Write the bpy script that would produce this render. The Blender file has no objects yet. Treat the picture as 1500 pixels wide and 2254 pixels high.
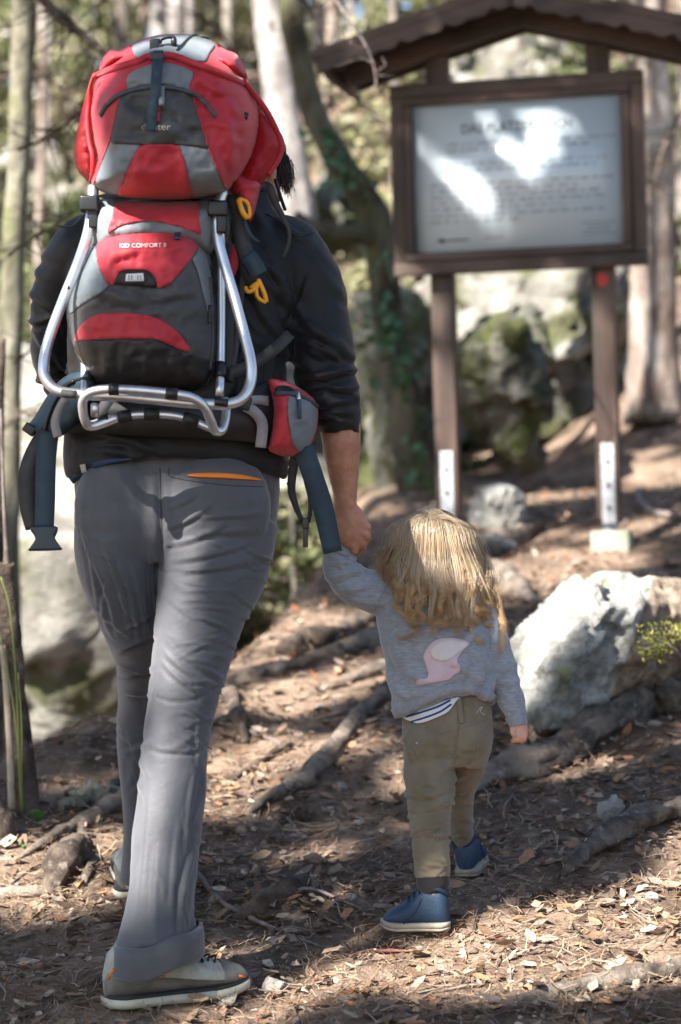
import bpy, bmesh, math, random
import numpy as np
from mathutils import Vector, Matrix
from mathutils.geometry import delaunay_2d_cdt
rng = np.random.default_rng(7)
random.seed(7)
scene = bpy.context.scene
COL = scene.collection

# ---------------------------------------------------------------- camera
FOC = 85 / 36 * 2254            # focal length in photograph pixels
ROLL = math.radians(1.5)
CAM = np.array([0.0, 0.0, 1.0])
RIGHT = np.array([math.cos(ROLL), 0, -math.sin(ROLL)])
UP = np.array([math.sin(ROLL), 0, math.cos(ROLL)])
FWD = np.array([0.0, 1.0, 0.0])
cd = bpy.data.cameras.new('camera')
cam = bpy.data.objects.new('camera', cd)
COL.objects.link(cam)
cam.matrix_world = Matrix(((RIGHT[0], UP[0], -FWD[0], CAM[0]), (RIGHT[1], UP[1], -FWD[1], CAM[1]),
                           (RIGHT[2], UP[2], -FWD[2], CAM[2]), (0, 0, 0, 1)))
cd.sensor_fit = 'VERTICAL'
cd.sensor_height = 36
cd.sensor_width = 24
cd.lens = 85
cd.clip_start = 0.1
cd.clip_end = 600
cd.dof.use_dof = True
cd.dof.focus_distance = 5.16
cd.dof.aperture_fstop = 2.9
scene.camera = cam

# ---------------------------------------------------------------- sky, sun, exposure
SUN_AZ, SUN_EL = math.radians(44), math.radians(44)      # azimuth: to the left of straight behind the camera
SUN = np.array([-math.sin(SUN_AZ) * math.cos(SUN_EL), -math.cos(SUN_AZ) * math.cos(SUN_EL), math.sin(SUN_EL)])
w = bpy.data.worlds.new('World')
scene.world = w
w.use_nodes = True
nt = w.node_tree
sky = nt.nodes.new('ShaderNodeTexSky')
sky.sky_type = 'NISHITA'
sky.sun_disc = False
sky.sun_elevation = SUN_EL
sky.sun_rotation = math.atan2(SUN[0], SUN[1])
nt.links.new(sky.outputs[0], nt.nodes['Background'].inputs[0])
nt.nodes['Background'].inputs[1].default_value = 0.06
sl = bpy.data.lights.new('sun', 'SUN')
sl.energy = 5.0
sl.angle = math.radians(0.53)
sl.color = (1.0, 0.945, 0.875)
sun = bpy.data.objects.new('sun', sl)
COL.objects.link(sun)
sun.rotation_euler = Vector(SUN).to_track_quat('Z', 'Y').to_euler()
sun.location = (-8, -4, 12)
scene.view_settings.view_transform = 'Standard'
scene.view_settings.look = 'None'
scene.view_settings.gamma = 1
scene.view_settings.use_curve_mapping = False
scene.view_settings.exposure = 2.12
scene.render.engine = 'CYCLES'
scene.cycles.use_denoising = True
scene.cycles.max_bounces = 6
scene.cycles.diffuse_bounces = 3
scene.cycles.glossy_bounces = 2
scene.cycles.transmission_bounces = 3
scene.cycles.transparent_max_bounces = 8
scene.cycles.caustics_reflective = False
scene.cycles.caustics_refractive = False

# ---------------------------------------------------------------- helpers: space
def P(px, py, d):
    """photograph pixel + distance along the view axis -> world point (the lens is known, so traced outlines get real sizes)"""
    px, py, d = np.broadcast_arrays(np.asarray(px, float), np.asarray(py, float), np.asarray(d, float))
    return CAM + ((px - 750) / FOC * d)[..., None] * RIGHT + ((1127 - py) / FOC * d)[..., None] * UP + d[..., None] * FWD

def unP(v):
    r = np.asarray(v) - CAM
    d = r @ FWD
    return 750 + (r @ RIGHT) / d * FOC, 1127 - (r @ UP) / d * FOC, d

def smooth01(t):
    t = np.clip(t, 0, 1)
    return t * t * (3 - 2 * t)

def _hash(i, j, k, s):
    n = (i * 374761393 + j * 668265263 + k * 2147483647 + s * 974634777) & 0xFFFFFFFF
    n = ((n ^ (n >> 13)) * 1274126177) & 0xFFFFFFFF
    return ((n ^ (n >> 16)) & 0xFFFFFF) / float(0xFFFFFF) * 2 - 1

def vnoise(p, seed=0):
    p = np.asarray(p, float)
    f = np.floor(p).astype(np.int64)
    t = p - f
    t = t * t * t * (t * (t * 6 - 15) + 10)
    out = 0
    for dx in (0, 1):
        for dy in (0, 1):
            for dz in (0, 1):
                wgt = (t[..., 0] if dx else 1 - t[..., 0]) * (t[..., 1] if dy else 1 - t[..., 1]) * (t[..., 2] if dz else 1 - t[..., 2])
                out = out + wgt * _hash(f[..., 0] + dx, f[..., 1] + dy, f[..., 2] + dz, seed)
    return out

def fbm(p, octv=4, seed=0, gain=0.5):
    p = np.asarray(p, float)
    a, s, o = 1.0, 1.0, 0
    for k in range(octv):
        o = o + a * vnoise(p * s + k * 17.3, seed + k)
        a *= gain
        s *= 2.03
    return o

def ridged(p, octv=4, seed=0):
    p = np.asarray(p, float)
    a, s, o = 1.0, 1.0, 0
    for k in range(octv):
        o = o + a * (1 - np.abs(vnoise(p * s + k * 9.1, seed + k)) * 2)
        a *= 0.5
        s *= 2.1
    return o

def catmull(pts, n=8, closed=False):
    pts = np.asarray(pts, float)
    m = len(pts)
    out = []
    rngi = range(m) if closed else range(m - 1)
    for i in rngi:
        if closed:
            p0, p1, p2, p3 = pts[(i - 1) % m], pts[i], pts[(i + 1) % m], pts[(i + 2) % m]
        else:
            p1, p2 = pts[i], pts[i + 1]
            p0 = pts[i - 1] if i > 0 else 2 * p1 - p2
            p3 = pts[i + 2] if i + 2 < m else 2 * p2 - p1
        for k in range(n):
            t = k / n
            out.append(0.5 * ((2 * p1) + (-p0 + p2) * t + (2 * p0 - 5 * p1 + 4 * p2 - p3) * t * t + (-p0 + 3 * p1 - 3 * p2 + p3) * t ** 3))
    if not closed:
        out.append(pts[-1])
    return np.array(out)

def normed(v):
    v = np.asarray(v, float)
    return v / np.maximum(np.linalg.norm(v, axis=-1, keepdims=True), 1e-9)

# ---------------------------------------------------------------- helpers: objects
WO = {}
def _link(o, parent):
    COL.objects.link(o)
    if parent is not None:
        o.parent = parent
        o.location = [-c for c in WO.get(parent.name, (0, 0, 0))]
        WO[o.name] = (0, 0, 0)
    return o

def mesh(verts, faces, smooth=True, name='mesh'):
    me = bpy.data.meshes.new(name)
    verts = np.asarray(verts, float)
    if isinstance(faces, np.ndarray) and faces.ndim == 2:
        nf, k = faces.shape
        me.vertices.add(len(verts))
        me.vertices.foreach_set('co', verts.astype(np.float32).ravel())
        me.loops.add(nf * k)
        me.loops.foreach_set('vertex_index', faces.astype(np.int32).ravel())
        me.polygons.add(nf)
        me.polygons.foreach_set('loop_start', np.arange(0, nf * k, k, dtype=np.int32))
        me.update(calc_edges=True)
    else:
        me.from_pydata(verts.tolist(), [], [list(map(int, f)) for f in faces])
        me.update()
    if smooth:
        me.polygons.foreach_set('use_smooth', np.ones(len(me.polygons), dtype=bool))
    return me

def obj(name, me, mat=None, parent=None):
    o = bpy.data.objects.new(name, me)
    if mat is not None and me is not None:
        if not me.materials:
            me.materials.append(mat)
    return _link(o, parent)

def mk(name, vf, mat=None, parent=None, smooth=True):
    return obj(name, mesh(vf[0], vf[1], smooth, name), mat, parent)

def empty(name, loc):
    o = bpy.data.objects.new(name, None)
    COL.objects.link(o)
    o.location = [float(c) for c in loc]
    o.empty_display_size = 0.1
    WO[o.name] = tuple(float(c) for c in loc)
    return o

def tag(o, label=None, cat=None, group=None, kind=None):
    if label:
        o['label'] = label
    if cat:
        o['category'] = cat
    if group:
        o['group'] = group
    if kind:
        o['kind'] = kind
    return o

def thing(name, label, cat, loc, group=None):
    return tag(empty(name, loc), label, cat, group)

def merge(parts):
    V, F, n = [], [], 0
    for v, f in parts:
        V.append(np.asarray(v, float))
        F += [[int(i) + n for i in q] for q in f]
        n += len(v)
    return np.concatenate(V), F

# ---------------------------------------------------------------- helpers: shapes
def grid_faces(nr, nc, close=True):
    f = []
    for i in range(nr - 1):
        for j in range(nc if close else nc - 1):
            k = (j + 1) % nc
            f.append([i * nc + j, i * nc + k, (i + 1) * nc + k, (i + 1) * nc + j])
    return f

def loft(rings, cap=True):
    rings = [np.asarray(r) for r in rings]
    n = len(rings[0])
    V = np.concatenate(rings)
    F = grid_faces(len(rings), n)
    if cap:
        c0, c1 = rings[0].mean(0), rings[-1].mean(0)
        V = np.concatenate([V, [c0, c1]])
        a, b, m = len(V) - 2, len(V) - 1, (len(rings) - 1) * n
        for j in range(n):
            k = (j + 1) % n
            F.append([a, k, j])
            F.append([b, m + j, m + k])
    return V, F

def limb(keys, n=28, sub=5, ex=2.0, level=False):
    """keys: (px, py, d, half width px, half depth m) -> lofted limb; rings stand across the path"""
    k = catmull(np.array(keys, float), sub)
    c = P(k[:, 0], k[:, 1], k[:, 2])
    t = normed(np.gradient(c, axis=0))
    rings = []
    th = np.linspace(0, 2 * np.pi, n, endpoint=False)
    ct, st = np.cos(th), np.sin(th)
    cx = np.sign(ct) * np.abs(ct) ** (2 / ex)
    sx = np.sign(st) * np.abs(st) ** (2 / ex)
    for i in range(len(c)):
        if level:
            s, f = RIGHT, FWD
        else:
            f = FWD - (FWD @ t[i]) * t[i]
            if np.linalg.norm(f) < 0.25:
                f = UP - (UP @ t[i]) * t[i]
            f = normed(f)
            s = np.cross(f, t[i])
        a = k[i, 3] / FOC * k[i, 2]
        rings.append(c[i] + np.outer(cx * a, s) + np.outer(sx * k[i, 4], f))
    return loft(rings)

def ellipsoid(c, r, axes=None, n=20, m=12):
    th = np.linspace(0, 2 * np.pi, n, endpoint=False)
    ph = np.linspace(-np.pi / 2, np.pi / 2, m)[1:-1]
    A = np.array(axes if axes is not None else [RIGHT, FWD, UP])
    rings = []
    for p in ph:
        q = np.stack([np.cos(th) * np.cos(p) * r[0], np.sin(th) * np.cos(p) * r[1], np.full(n, np.sin(p) * r[2])], 1)
        rings.append(np.asarray(c) + q @ A)
    V, F = loft(rings)
    V[-2] = np.asarray(c) - A[2] * r[2]
    V[-1] = np.asarray(c) + A[2] * r[2]
    return V, F

def frames(path):
    t = normed(np.gradient(path, axis=0))
    f = None
    out = []
    for i in range(len(path)):
        if f is None:
            f = FWD if abs(t[i] @ FWD) < 0.9 else UP
        f = normed(f - (f @ t[i]) * t[i])
        out.append((t[i], np.cross(f, t[i]), f))
    return out

def tube(path, r, n=10, cap=True, sub=0):
    path = np.asarray(path, float)
    r = np.broadcast_to(np.asarray(r, float), (len(path),)).copy()
    if sub:
        q = catmull(np.concatenate([path, r[:, None]], 1), sub)
        path, r = q[:, :3], q[:, 3]
    th = np.linspace(0, 2 * np.pi, n, endpoint=False)
    rings = [path[i] + r[i] * (np.outer(np.cos(th), s) + np.outer(np.sin(th), f)) for i, (t, s, f) in enumerate(frames(path))]
    return loft(rings, cap)

def ptube(keys, rpx, n=10, sub=6):
    k = np.asarray(keys, float)
    r = np.broadcast_to(np.asarray(rpx, float), (len(k),)) / FOC * k[:, 2]
    return tube(P(k[:, 0], k[:, 1], k[:, 2]), r, n, True, sub)

def ribbon(keys, wpx, thick=0.0018, sub=6, edge=None):
    """flat webbing along (px, py, d) keys; the width lies across the path as the camera sees it"""
    k = np.asarray(keys, float)
    wv = np.broadcast_to(np.asarray(wpx, float), (len(k),))
    q = catmull(np.concatenate([k, wv[:, None]], 1), sub)
    c = P(q[:, 0], q[:, 1], q[:, 2])
    t = normed(np.gradient(c, axis=0))
    rings = []
    for i in range(len(c)):
        f = FWD - (FWD @ t[i]) * t[i]
        f = normed(f) if np.linalg.norm(f) > 0.1 else UP
        s = np.cross(f, t[i]) if edge is None else normed(edge - (edge @ t[i]) * t[i])
        nrm = normed(np.cross(t[i], s))
        h = q[i, 3] / 2 / FOC * q[i, 2]
        e = thick / 2
        rings.append(np.array([c[i] - s * h - nrm * e, c[i] + s * h - nrm * e, c[i] + s * h + nrm * e, c[i] - s * h + nrm * e]))
    return loft(rings)

def box(c, half, axes=None, bev=0.0):
    A = np.array(axes if axes is not None else np.eye(3))
    c = np.asarray(c, float)
    h = np.asarray(half, float)
    if bev <= 0:
        s = np.array([[x, y, z] for x in (-1, 1) for y in (-1, 1) for z in (-1, 1)], float)
        return c + (s * h) @ A, [[0, 1, 3, 2], [4, 6, 7, 5], [0, 4, 5, 1], [2, 3, 7, 6], [0, 2, 6, 4], [1, 5, 7, 3]]
    bm = bmesh.new()
    bmesh.ops.create_cube(bm, size=2)
    for v in bm.verts:
        v.co = Vector((v.co.x * h[0], v.co.y * h[1], v.co.z * h[2]))
    bmesh.ops.bevel(bm, geom=bm.edges[:], offset=min(bev, h.min() * 0.9), segments=2, affect='EDGES', profile=0.7)
    V = c + np.array([v.co[:] for v in bm.verts]) @ A
    bm.verts.index_update()
    F = [[v.index for v in f.verts] for f in bm.faces]
    bm.free()
    return V, F

def seg_dist(px, py, poly):
    a = np.asarray(poly)
    b = np.roll(a, -1, 0)
    p = np.stack([px, py], -1)[:, None, :]
    ab = (b - a)[None]
    t = np.clip(((p - a[None]) * ab).sum(-1) / np.maximum((ab ** 2).sum(-1), 1e-9), 0, 1)
    return np.linalg.norm(p - (a[None] + t[..., None] * ab), axis=-1).min(1)

def inside(px, py, poly):
    a = np.asarray(poly)
    b = np.roll(a, -1, 0)
    x, y = px[:, None], py[:, None]
    c = ((a[None, :, 1] > y) != (b[None, :, 1] > y))
    xi = (b[None, :, 0] - a[None, :, 0]) * (y - a[None, :, 1]) / np.where(b[None, :, 1] == a[None, :, 1], 1e-9, b[None, :, 1] - a[None, :, 1]) + a[None, :, 0]
    return ((c & (x < xi)).sum(1) % 2) == 1

def fill2d(poly, step):
    """triangles of a closed outline with inner points every step"""
    poly = np.asarray(poly, float)
    q = []
    for i in range(len(poly)):
        a, b = poly[i], poly[(i + 1) % len(poly)]
        m = max(1, int(np.linalg.norm(b - a) / step))
        for k in range(m):
            q.append(a + (b - a) * k / m)
    q = np.array(q)
    lo, hi = q.min(0), q.max(0)
    gx, gy = np.meshgrid(np.arange(lo[0], hi[0], step), np.arange(lo[1], hi[1], step * 0.87))
    gx[1::2] += step / 2
    gx, gy = gx.ravel(), gy.ravel()
    ok = inside(gx, gy, q)
    gx, gy = gx[ok], gy[ok]
    ok = seg_dist(gx, gy, q) > step * 0.45
    pts = [Vector(p) for p in q] + [Vector((x, y)) for x, y in zip(gx[ok], gy[ok])]
    n = len(q)
    r = delaunay_2d_cdt(pts, [], [list(range(n))], 1, 1e-6)
    return np.array([v[:] for v in r[0]]), [list(f) for f in r[2]], r

def slab(poly, front, back, step=8, sm=0):
    """closed solid between front(px,py) and back(px,py) distances over an outline"""
    poly = np.asarray(poly, float)
    if sm:
        poly = catmull(poly, sm, True)
    v2, f, _ = fill2d(poly, step)
    n = len(v2)
    V = np.concatenate([P(v2[:, 0], v2[:, 1], front(v2[:, 0], v2[:, 1])), P(v2[:, 0], v2[:, 1], back(v2[:, 0], v2[:, 1]))])
    cnt = {}
    for t in f:
        for i in range(3):
            cnt[(t[i], t[(i + 1) % 3])] = 1
    F = [list(t) for t in f] + [[i + n for i in reversed(t)] for t in f]
    for (a, b) in cnt:
        if (b, a) not in cnt:
            F.append([b, a, a + n, b + n])
    return V, F

class Puff:
    """a stuffed fabric volume seen over an outline: rounded rim, domed middle, soft dents"""
    def __init__(s, poly, base, D, R, dome=0.0, wr=0.004, wsc=0.02, seed=1, sm=6, tilt=(0, 0), cr=()):
        s.cr = cr
        s.poly = catmull(np.asarray(poly, float), sm, True)
        s.base, s.D, s.R, s.dome, s.wr, s.wsc, s.seed, s.tilt = base, D, R, dome, wr, wsc, seed, tilt
        s.c = s.poly.mean(0)
        s.h = (s.poly.max(0) - s.poly.min(0)) / 2
    def back(s, px, py):
        return s.base + s.tilt[0] * (px - s.c[0]) + s.tilt[1] * (py - s.c[1])
    def front(s, px, py):
        r = np.where(inside(px, py, s.poly), seg_dist(px, py, s.poly), 0)
        u = np.clip(r / s.R, 0, 1)
        g = np.sqrt(np.maximum(1 - (1 - u) ** 2, 0))
        q = ((px - s.c[0]) / s.h[0]) ** 2 + ((py - s.c[1]) / s.h[1]) ** 2
        n = fbm(np.stack([px * s.wsc, py * s.wsc * 0.8, px * 0 + s.seed], -1), 3, s.seed)
        fine = ridged(np.stack([px * s.wsc * 1.3 + py * .01, py * s.wsc * 2.2, px * 0 + s.seed + 5], -1), 2, s.seed + 9)
        for (x0, y0, x1, y1, wd, h) in s.cr:
            L = math.hypot(x1 - x0, y1 - y0)
            t = ((px - x0) * (x1 - x0) + (py - y0) * (y1 - y0)) / L / L
            k = (-(px - x0) * (y1 - y0) + (py - y0) * (x1 - x0)) / L / wd
            n = n + h / s.wr * np.clip(np.sin(np.clip(t, 0, 1) * np.pi), 0, 1) ** .7 * (np.exp(-k * k) - .7 * np.exp(-((k - 1.6) / .9) ** 2))
        return s.back(px, py) - s.D * g - s.dome * np.clip(1 - q, 0, 1) - (s.wr * n + s.wr * .45 * fine) * g
    def solid(s, step=8):
        return slab(s.poly, s.front, s.back, step)
    def panel(s, poly, off=0.003, th=0.004, step=7, sm=4):
        return slab(poly, lambda x, y: s.front(x, y) - off, lambda x, y: s.front(x, y) - off + th, step, sm)
    def line(s, pts, rpx, off=0.0, n=8, sub=6):
        p = catmull(np.asarray(pts, float), sub)
        d = s.front(p[:, 0], p[:, 1]) - off
        return tube(P(p[:, 0], p[:, 1], d), rpx / FOC * d, n)
    def web(s, pts, wpx, off=0.004, th=0.002, sub=6):
        p = catmull(np.asarray(pts, float), sub)
        d = s.front(p[:, 0], p[:, 1]) - off
        return ribbon(np.stack([p[:, 0], p[:, 1], d], 1), wpx, th, 1)

def remesh(parts, voxel, smooth=0, it_factor=0.5):
    V, F = merge(parts)
    me = mesh(V, F, False, 'tmp')
    o = bpy.data.objects.new('tmp', me)
    COL.objects.link(o)
    m = o.modifiers.new('r', 'REMESH')
    m.mode = 'VOXEL'
    m.voxel_size = voxel
    if smooth:
        s = o.modifiers.new('s', 'SMOOTH')
        s.factor = it_factor
        s.iterations = smooth
    dg = bpy.context.evaluated_depsgraph_get()
    dg.update()
    out = bpy.data.meshes.new_from_object(o.evaluated_get(dg))
    bpy.data.objects.remove(o)
    bpy.data.meshes.remove(me)
    out.polygons.foreach_set('use_smooth', np.ones(len(out.polygons), dtype=bool))
    return out

def get_v(me):
    a = np.empty(len(me.vertices) * 3, np.float32)
    me.vertices.foreach_get('co', a)
    return a.reshape(-1, 3).astype(float)

def get_n(me):
    a = np.empty(len(me.vertices) * 3, np.float32)
    me.vertex_normals.foreach_get('vector', a)
    return a.reshape(-1, 3).astype(float)

def set_v(me, v):
    me.vertices.foreach_set('co', np.asarray(v, np.float32).ravel())
    me.update()

def folds(me, lst):
    """push cloth folds into a mesh: (x0,y0,x1,y1,width px,height m[,bow px]) each a tapering crease with a valley beside it"""
    v, n = get_v(me), get_n(me)
    px, py, d = unP(v)
    disp = np.zeros(len(v))
    for f in lst:
        x0, y0, x1, y1, wd, h = f[:6]
        bow = f[6] if len(f) > 6 else 0
        L = math.hypot(x1 - x0, y1 - y0)
        ux, uy = (x1 - x0) / L, (y1 - y0) / L
        t = ((px - x0) * ux + (py - y0) * uy) / L
        s = -(px - x0) * uy + (py - y0) * ux - bow * 4 * t * (1 - t)
        m = (t > -0.1) & (t < 1.1) & (np.abs(s) < wd * 4)
        tp = np.clip(np.sin(np.clip(t[m], 0, 1) * np.pi), 0, 1) ** 0.7
        q = s[m] / wd
        disp[m] += h * tp * (np.exp(-q * q) - 0.75 * np.exp(-((q - 1.5) / 0.9) ** 2))
    set_v(me, v + n * disp[:, None])

def rand_folds(n, x0, x1, y0, y1, ang, spread, lng, wd, h, seed):
    r = np.random.default_rng(seed)
    out = []
    for _ in range(n):
        cx, cy = r.uniform(x0, x1), r.uniform(y0, y1)
        a = math.radians(r.normal(ang, spread))
        L = lng * r.uniform(.6, 1.4) / 2
        out.append((cx - L * math.cos(a), cy - L * math.sin(a), cx + L * math.cos(a), cy + L * math.sin(a),
                    wd * r.uniform(.7, 1.4), h * r.uniform(.5, 1.3), r.normal(0, lng * .1)))
    return out

def noise_disp(me, amp, sc, octv=3, seed=0, aniso=(1, 1, 1)):
    v, n = get_v(me), get_n(me)
    set_v(me, v + n * (amp * fbm(v * sc * np.array(aniso), octv, seed))[:, None])

def text2d(body, size=1.0, align='LEFT'):
    cu = bpy.data.curves.new('t', 'FONT')
    cu.body = body
    cu.size = size
    cu.align_x = align
    o = bpy.data.objects.new('t', cu)
    COL.objects.link(o)
    dg = bpy.context.evaluated_depsgraph_get()
    dg.update()
    me = bpy.data.meshes.new_from_object(o.evaluated_get(dg))
    V = get_v(me)
    F = [list(p.vertices) for p in me.polygons]
    bpy.data.objects.remove(o)
    bpy.data.meshes.remove(me)
    return V, F

# ---------------------------------------------------------------- materials
MATS = {}
def mat(name, c1, c2=None, scale=6.0, rough=0.7, bump=0.0, bscale=60.0, metal=0.0, sheen=0.0, spec=0.5, detail=6, trans=0.0,
        c3=None, s3=30.0, t3=(0.5, 0.65), stretch=(1, 1, 1), bdist=0.01, attr=None, lo=0.35, hi=0.65, sss=0.0, rvar=0.0):
    if name in MATS:
        return MATS[name]
    m = bpy.data.materials.new(name)
    MATS[name] = m
    m.use_nodes = True
    N, L = m.node_tree.nodes, m.node_tree.links
    b = N['Principled BSDF']
    b.inputs['Roughness'].default_value = rough
    b.inputs['Metallic'].default_value = metal
    b.inputs['Specular IOR Level'].default_value = spec
    b.inputs['Sheen Weight'].default_value = sheen
    if sss:
        b.inputs['Subsurface Weight'].default_value = sss
        b.inputs['Subsurface Radius'].default_value = (0.012, 0.005, 0.003)
        b.inputs['Subsurface Scale'].default_value = 1.0
    tc = N.new('ShaderNodeTexCoord')
    mp = N.new('ShaderNodeMapping')
    mp.inputs['Scale'].default_value = stretch
    L.new(tc.outputs['Object'], mp.inputs['Vector'])
    b.inputs['Base Color'].default_value = (*c1, 1)
    col = None
    def noise(sc, det=detail, rg=0.6):
        n = N.new('ShaderNodeTexNoise')
        n.inputs['Scale'].default_value = sc
        n.inputs['Detail'].default_value = det
        n.inputs['Roughness'].default_value = rg
        L.new(mp.outputs[0], n.inputs['Vector'])
        return n.outputs['Fac']
    def mixc(f, a, bb):
        x = N.new('ShaderNodeMix')
        x.data_type = 'RGBA'
        L.new(f, x.inputs[0])
        for s, val in ((6, a), (7, bb)):
            if isinstance(val, tuple):
                x.inputs[s].default_value = (*val, 1)
            else:
                L.new(val, x.inputs[s])
        return x.outputs[2]
    def ramp(f, a, bb):
        r = N.new('ShaderNodeMapRange')
        r.interpolation_type = 'SMOOTHSTEP'
        r.inputs[1].default_value = a
        r.inputs[2].default_value = bb
        L.new(f, r.inputs[0])
        return r.outputs[0]
    if attr:
        a = N.new('ShaderNodeAttribute')
        a.attribute_name = attr
        col = a.outputs['Color']
        if c2:
            x = N.new('ShaderNodeMix')
            x.data_type = 'RGBA'
            x.blend_type = 'MULTIPLY'
            x.inputs[0].default_value = 1
            L.new(col, x.inputs[6])
            L.new(mixc(ramp(noise(scale), lo, hi), c1, c2), x.inputs[7])
            col = x.outputs[2]
    elif c2:
        col = mixc(ramp(noise(scale), lo, hi), c1, c2)
        if c3:
            col = mixc(ramp(noise(s3), *t3), col, c3)
    if col is not None:
        L.new(col, b.inputs['Base Color'])
    if rvar:
        r = N.new('ShaderNodeMapRange')
        r.inputs[3].default_value = rough - rvar
        r.inputs[4].default_value = rough + rvar
        L.new(noise(scale * 2.3), r.inputs[0])
        L.new(r.outputs[0], b.inputs['Roughness'])
    if bump:
        bp = N.new('ShaderNodeBump')
        bp.inputs['Strength'].default_value = bump
        bp.inputs['Distance'].default_value = bdist
        L.new(noise(bscale, 8, 0.65), bp.inputs['Height'])
        L.new(bp.outputs[0], b.inputs['Normal'])
    if trans:
        t = N.new('ShaderNodeBsdfTranslucent')
        if col is not None:
            L.new(col, t.inputs[0])
        else:
            t.inputs[0].default_value = (*c1, 1)
        mx = N.new('ShaderNodeMixShader')
        mx.inputs[0].default_value = trans
        L.new(b.outputs[0], mx.inputs[1])
        L.new(t.outputs[0], mx.inputs[2])
        L.new(mx.outputs[0], N['Material Output'].inputs[0])
    return m

# ---------------------------------------------------------------- terrain
EDGE = np.array([[-14, -9], [-4.0, 2.2], [-1.7, 5.5], [-0.95, 6.55], [-0.2, 8.0], [0.3, 11.0], [0.0, 16.0], [-3, 30]])
def edge_s(x, y):
    a, b = EDGE[:-1], EDGE[1:]
    p = np.stack([x, y], -1)[..., None, :]
    ab = b - a
    t = np.clip(((p - a) * ab).sum(-1) / (ab ** 2).sum(-1), 0, 1)
    q = p - (a + t[..., None] * ab)
    dist = np.linalg.norm(q, axis=-1)
    k = dist.argmin(-1)
    dm = np.take_along_axis(dist, k[..., None], -1)[..., 0]
    abk = ab[k]
    qk = np.take_along_axis(q, k[..., None, None], -2)[..., 0, :]
    return np.where(abk[..., 0] * qk[..., 1] - abk[..., 1] * qk[..., 0] > 0, dm, -dm)

def G(x, y, fine=True):
    x, y = np.broadcast_arrays(np.asarray(x, float), np.asarray(y, float))
    z = 0.16 * (y - 4.84) + 0.01 + 0.07 * np.clip(x + 0.33, -0.15, 4) + 0.25 * np.clip(x - 2.2, 0, 6)
    z = np.where(y < 2, 0.16 * (2 - 4.84) + 0.01 + 0.07 * np.clip(x + .33, -.15, 4) + .25 * np.clip(x - 2.2, 0, 6) + 0.05 * (y - 2), z)
    z = z - 0.10 * np.clip(y - 10.5, 0, 40)
    z = z + 0.30 * np.clip(y - 11.5, 0, 8) * smooth01((x - 0.8) / 1.2)
    s = edge_s(x, y)
    drop = np.where(s > 0, 1.15 * np.minimum(s, 2.2) - 0.06 * np.exp(-np.clip(s, 0, 9) * 8), 0) * smooth01(s / .35)
    drop = drop - 0.035 * np.exp(-(s / 0.28) ** 2)
    z = z - drop
    far = np.clip(y - 15.5, 0, None)
    z = z + np.minimum(far * 0.55, 3.0 + far * 0.03)
    z = z + 0.02 * vnoise(np.stack([x * 1.3, y * 1.3, x * 0], -1), 3) * smooth01((y - 2) / 2)
    if fine:
        z = z + 0.016 * fbm(np.stack([x * 6, y * 6, x * 0], -1), 3, 5) + .014 * fbm(np.stack([x * 2.6, y * 2.6, x * 0 + 9], -1), 2, 15)
        z = z + 0.25 * fbm(np.stack([x * .35, y * .35, x * 0 + 3], -1), 3, 8) * smooth01((np.abs(x) - 3) / 3 + np.clip(y - 16, 0, 3))
    return z

def hit(px, py, lift=0.0):
    """distance at which the view ray through a photograph pixel meets the ground"""
    a, b = 2.6, 16.0
    for n in (140, 40, 30):
        ds = np.linspace(a, b, n)
        p = P(np.full(n, px), np.full(n, py), ds)
        below = p[:, 2] < G(p[:, 0], p[:, 1]) + lift
        i = int(np.argmax(below)) if below.any() else n - 1
        a, b = ds[max(i - 1, 0)], ds[i]
    return (a + b) / 2

M_soil = mat('forest soil', (0.078, 0.054, 0.039), (0.25, 0.178, 0.128), 2.6, 0.95, 0.9, 38, detail=9, c3=(0.40, 0.30, 0.22), s3=21, t3=(0.5, 0.75), bdist=0.03, spec=0.2)
M_lime = mat('pale limestone', (0.16, 0.15, 0.13), (0.42, 0.40, 0.355), 3.2, 0.9, 1.0, 26, c3=(0.115, 0.12, 0.06), s3=2.2, t3=(0.48, 0.62), bdist=0.05, spec=0.25)
M_moss = mat('mossy dark limestone', (0.07, 0.07, 0.05), (0.24, 0.235, 0.2), 4, 0.95, 1.0, 18, c3=(0.085, 0.095, 0.035), s3=3.5, t3=(0.48, 0.6), bdist=0.06, spec=0.2)

def build_ground():
    def axis(segs):
        out = []
        for a, b, n in segs:
            out += list(np.linspace(a, b, n, endpoint=False))
        return np.array(out + [segs[-1][1]])
    xs = axis([(-150, -20, 12), (-20, -4, 30), (-4, -1.7, 50), (-1.7, 2.1, 230), (2.1, 5, 50), (5, 25, 30), (25, 150, 12)])
    ys = axis([(-150, -20, 10), (-20, 2.8, 40), (2.8, 9.5, 370), (9.5, 14, 110), (14, 36, 70), (36, 260, 16)])
    X, Y = np.meshgrid(xs, ys)
    Z = G(X, Y)
    nc, nr = len(xs), len(ys)
    i = np.arange((nr - 1) * (nc - 1))
    r, c = i // (nc - 1), i % (nc - 1)
    a = r * nc + c
    F = np.stack([a, a + 1, a + nc + 1, a + nc], 1)
    o = mk('ground', (np.stack([X, Y, Z], -1).reshape(-1, 3), F), M_soil)
    tag(o, 'sloping forest floor of brown soil', kind='structure')
build_ground()

# ---------------------------------------------------------------- rocks
def hull(pts):
    bm = bmesh.new()
    vs = [bm.verts.new(p) for p in pts]
    r = bmesh.ops.convex_hull(bm, input=vs)
    bmesh.ops.delete(bm, geom=[e for e in r['geom_interior'] if isinstance(e, bmesh.types.BMVert)], context='VERTS')
    bm.verts.index_update()
    V = np.array([v.co[:] for v in bm.verts])
    F = [[v.index for v in f.verts] for f in bm.faces]
    bm.free()
    return V, F

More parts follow.
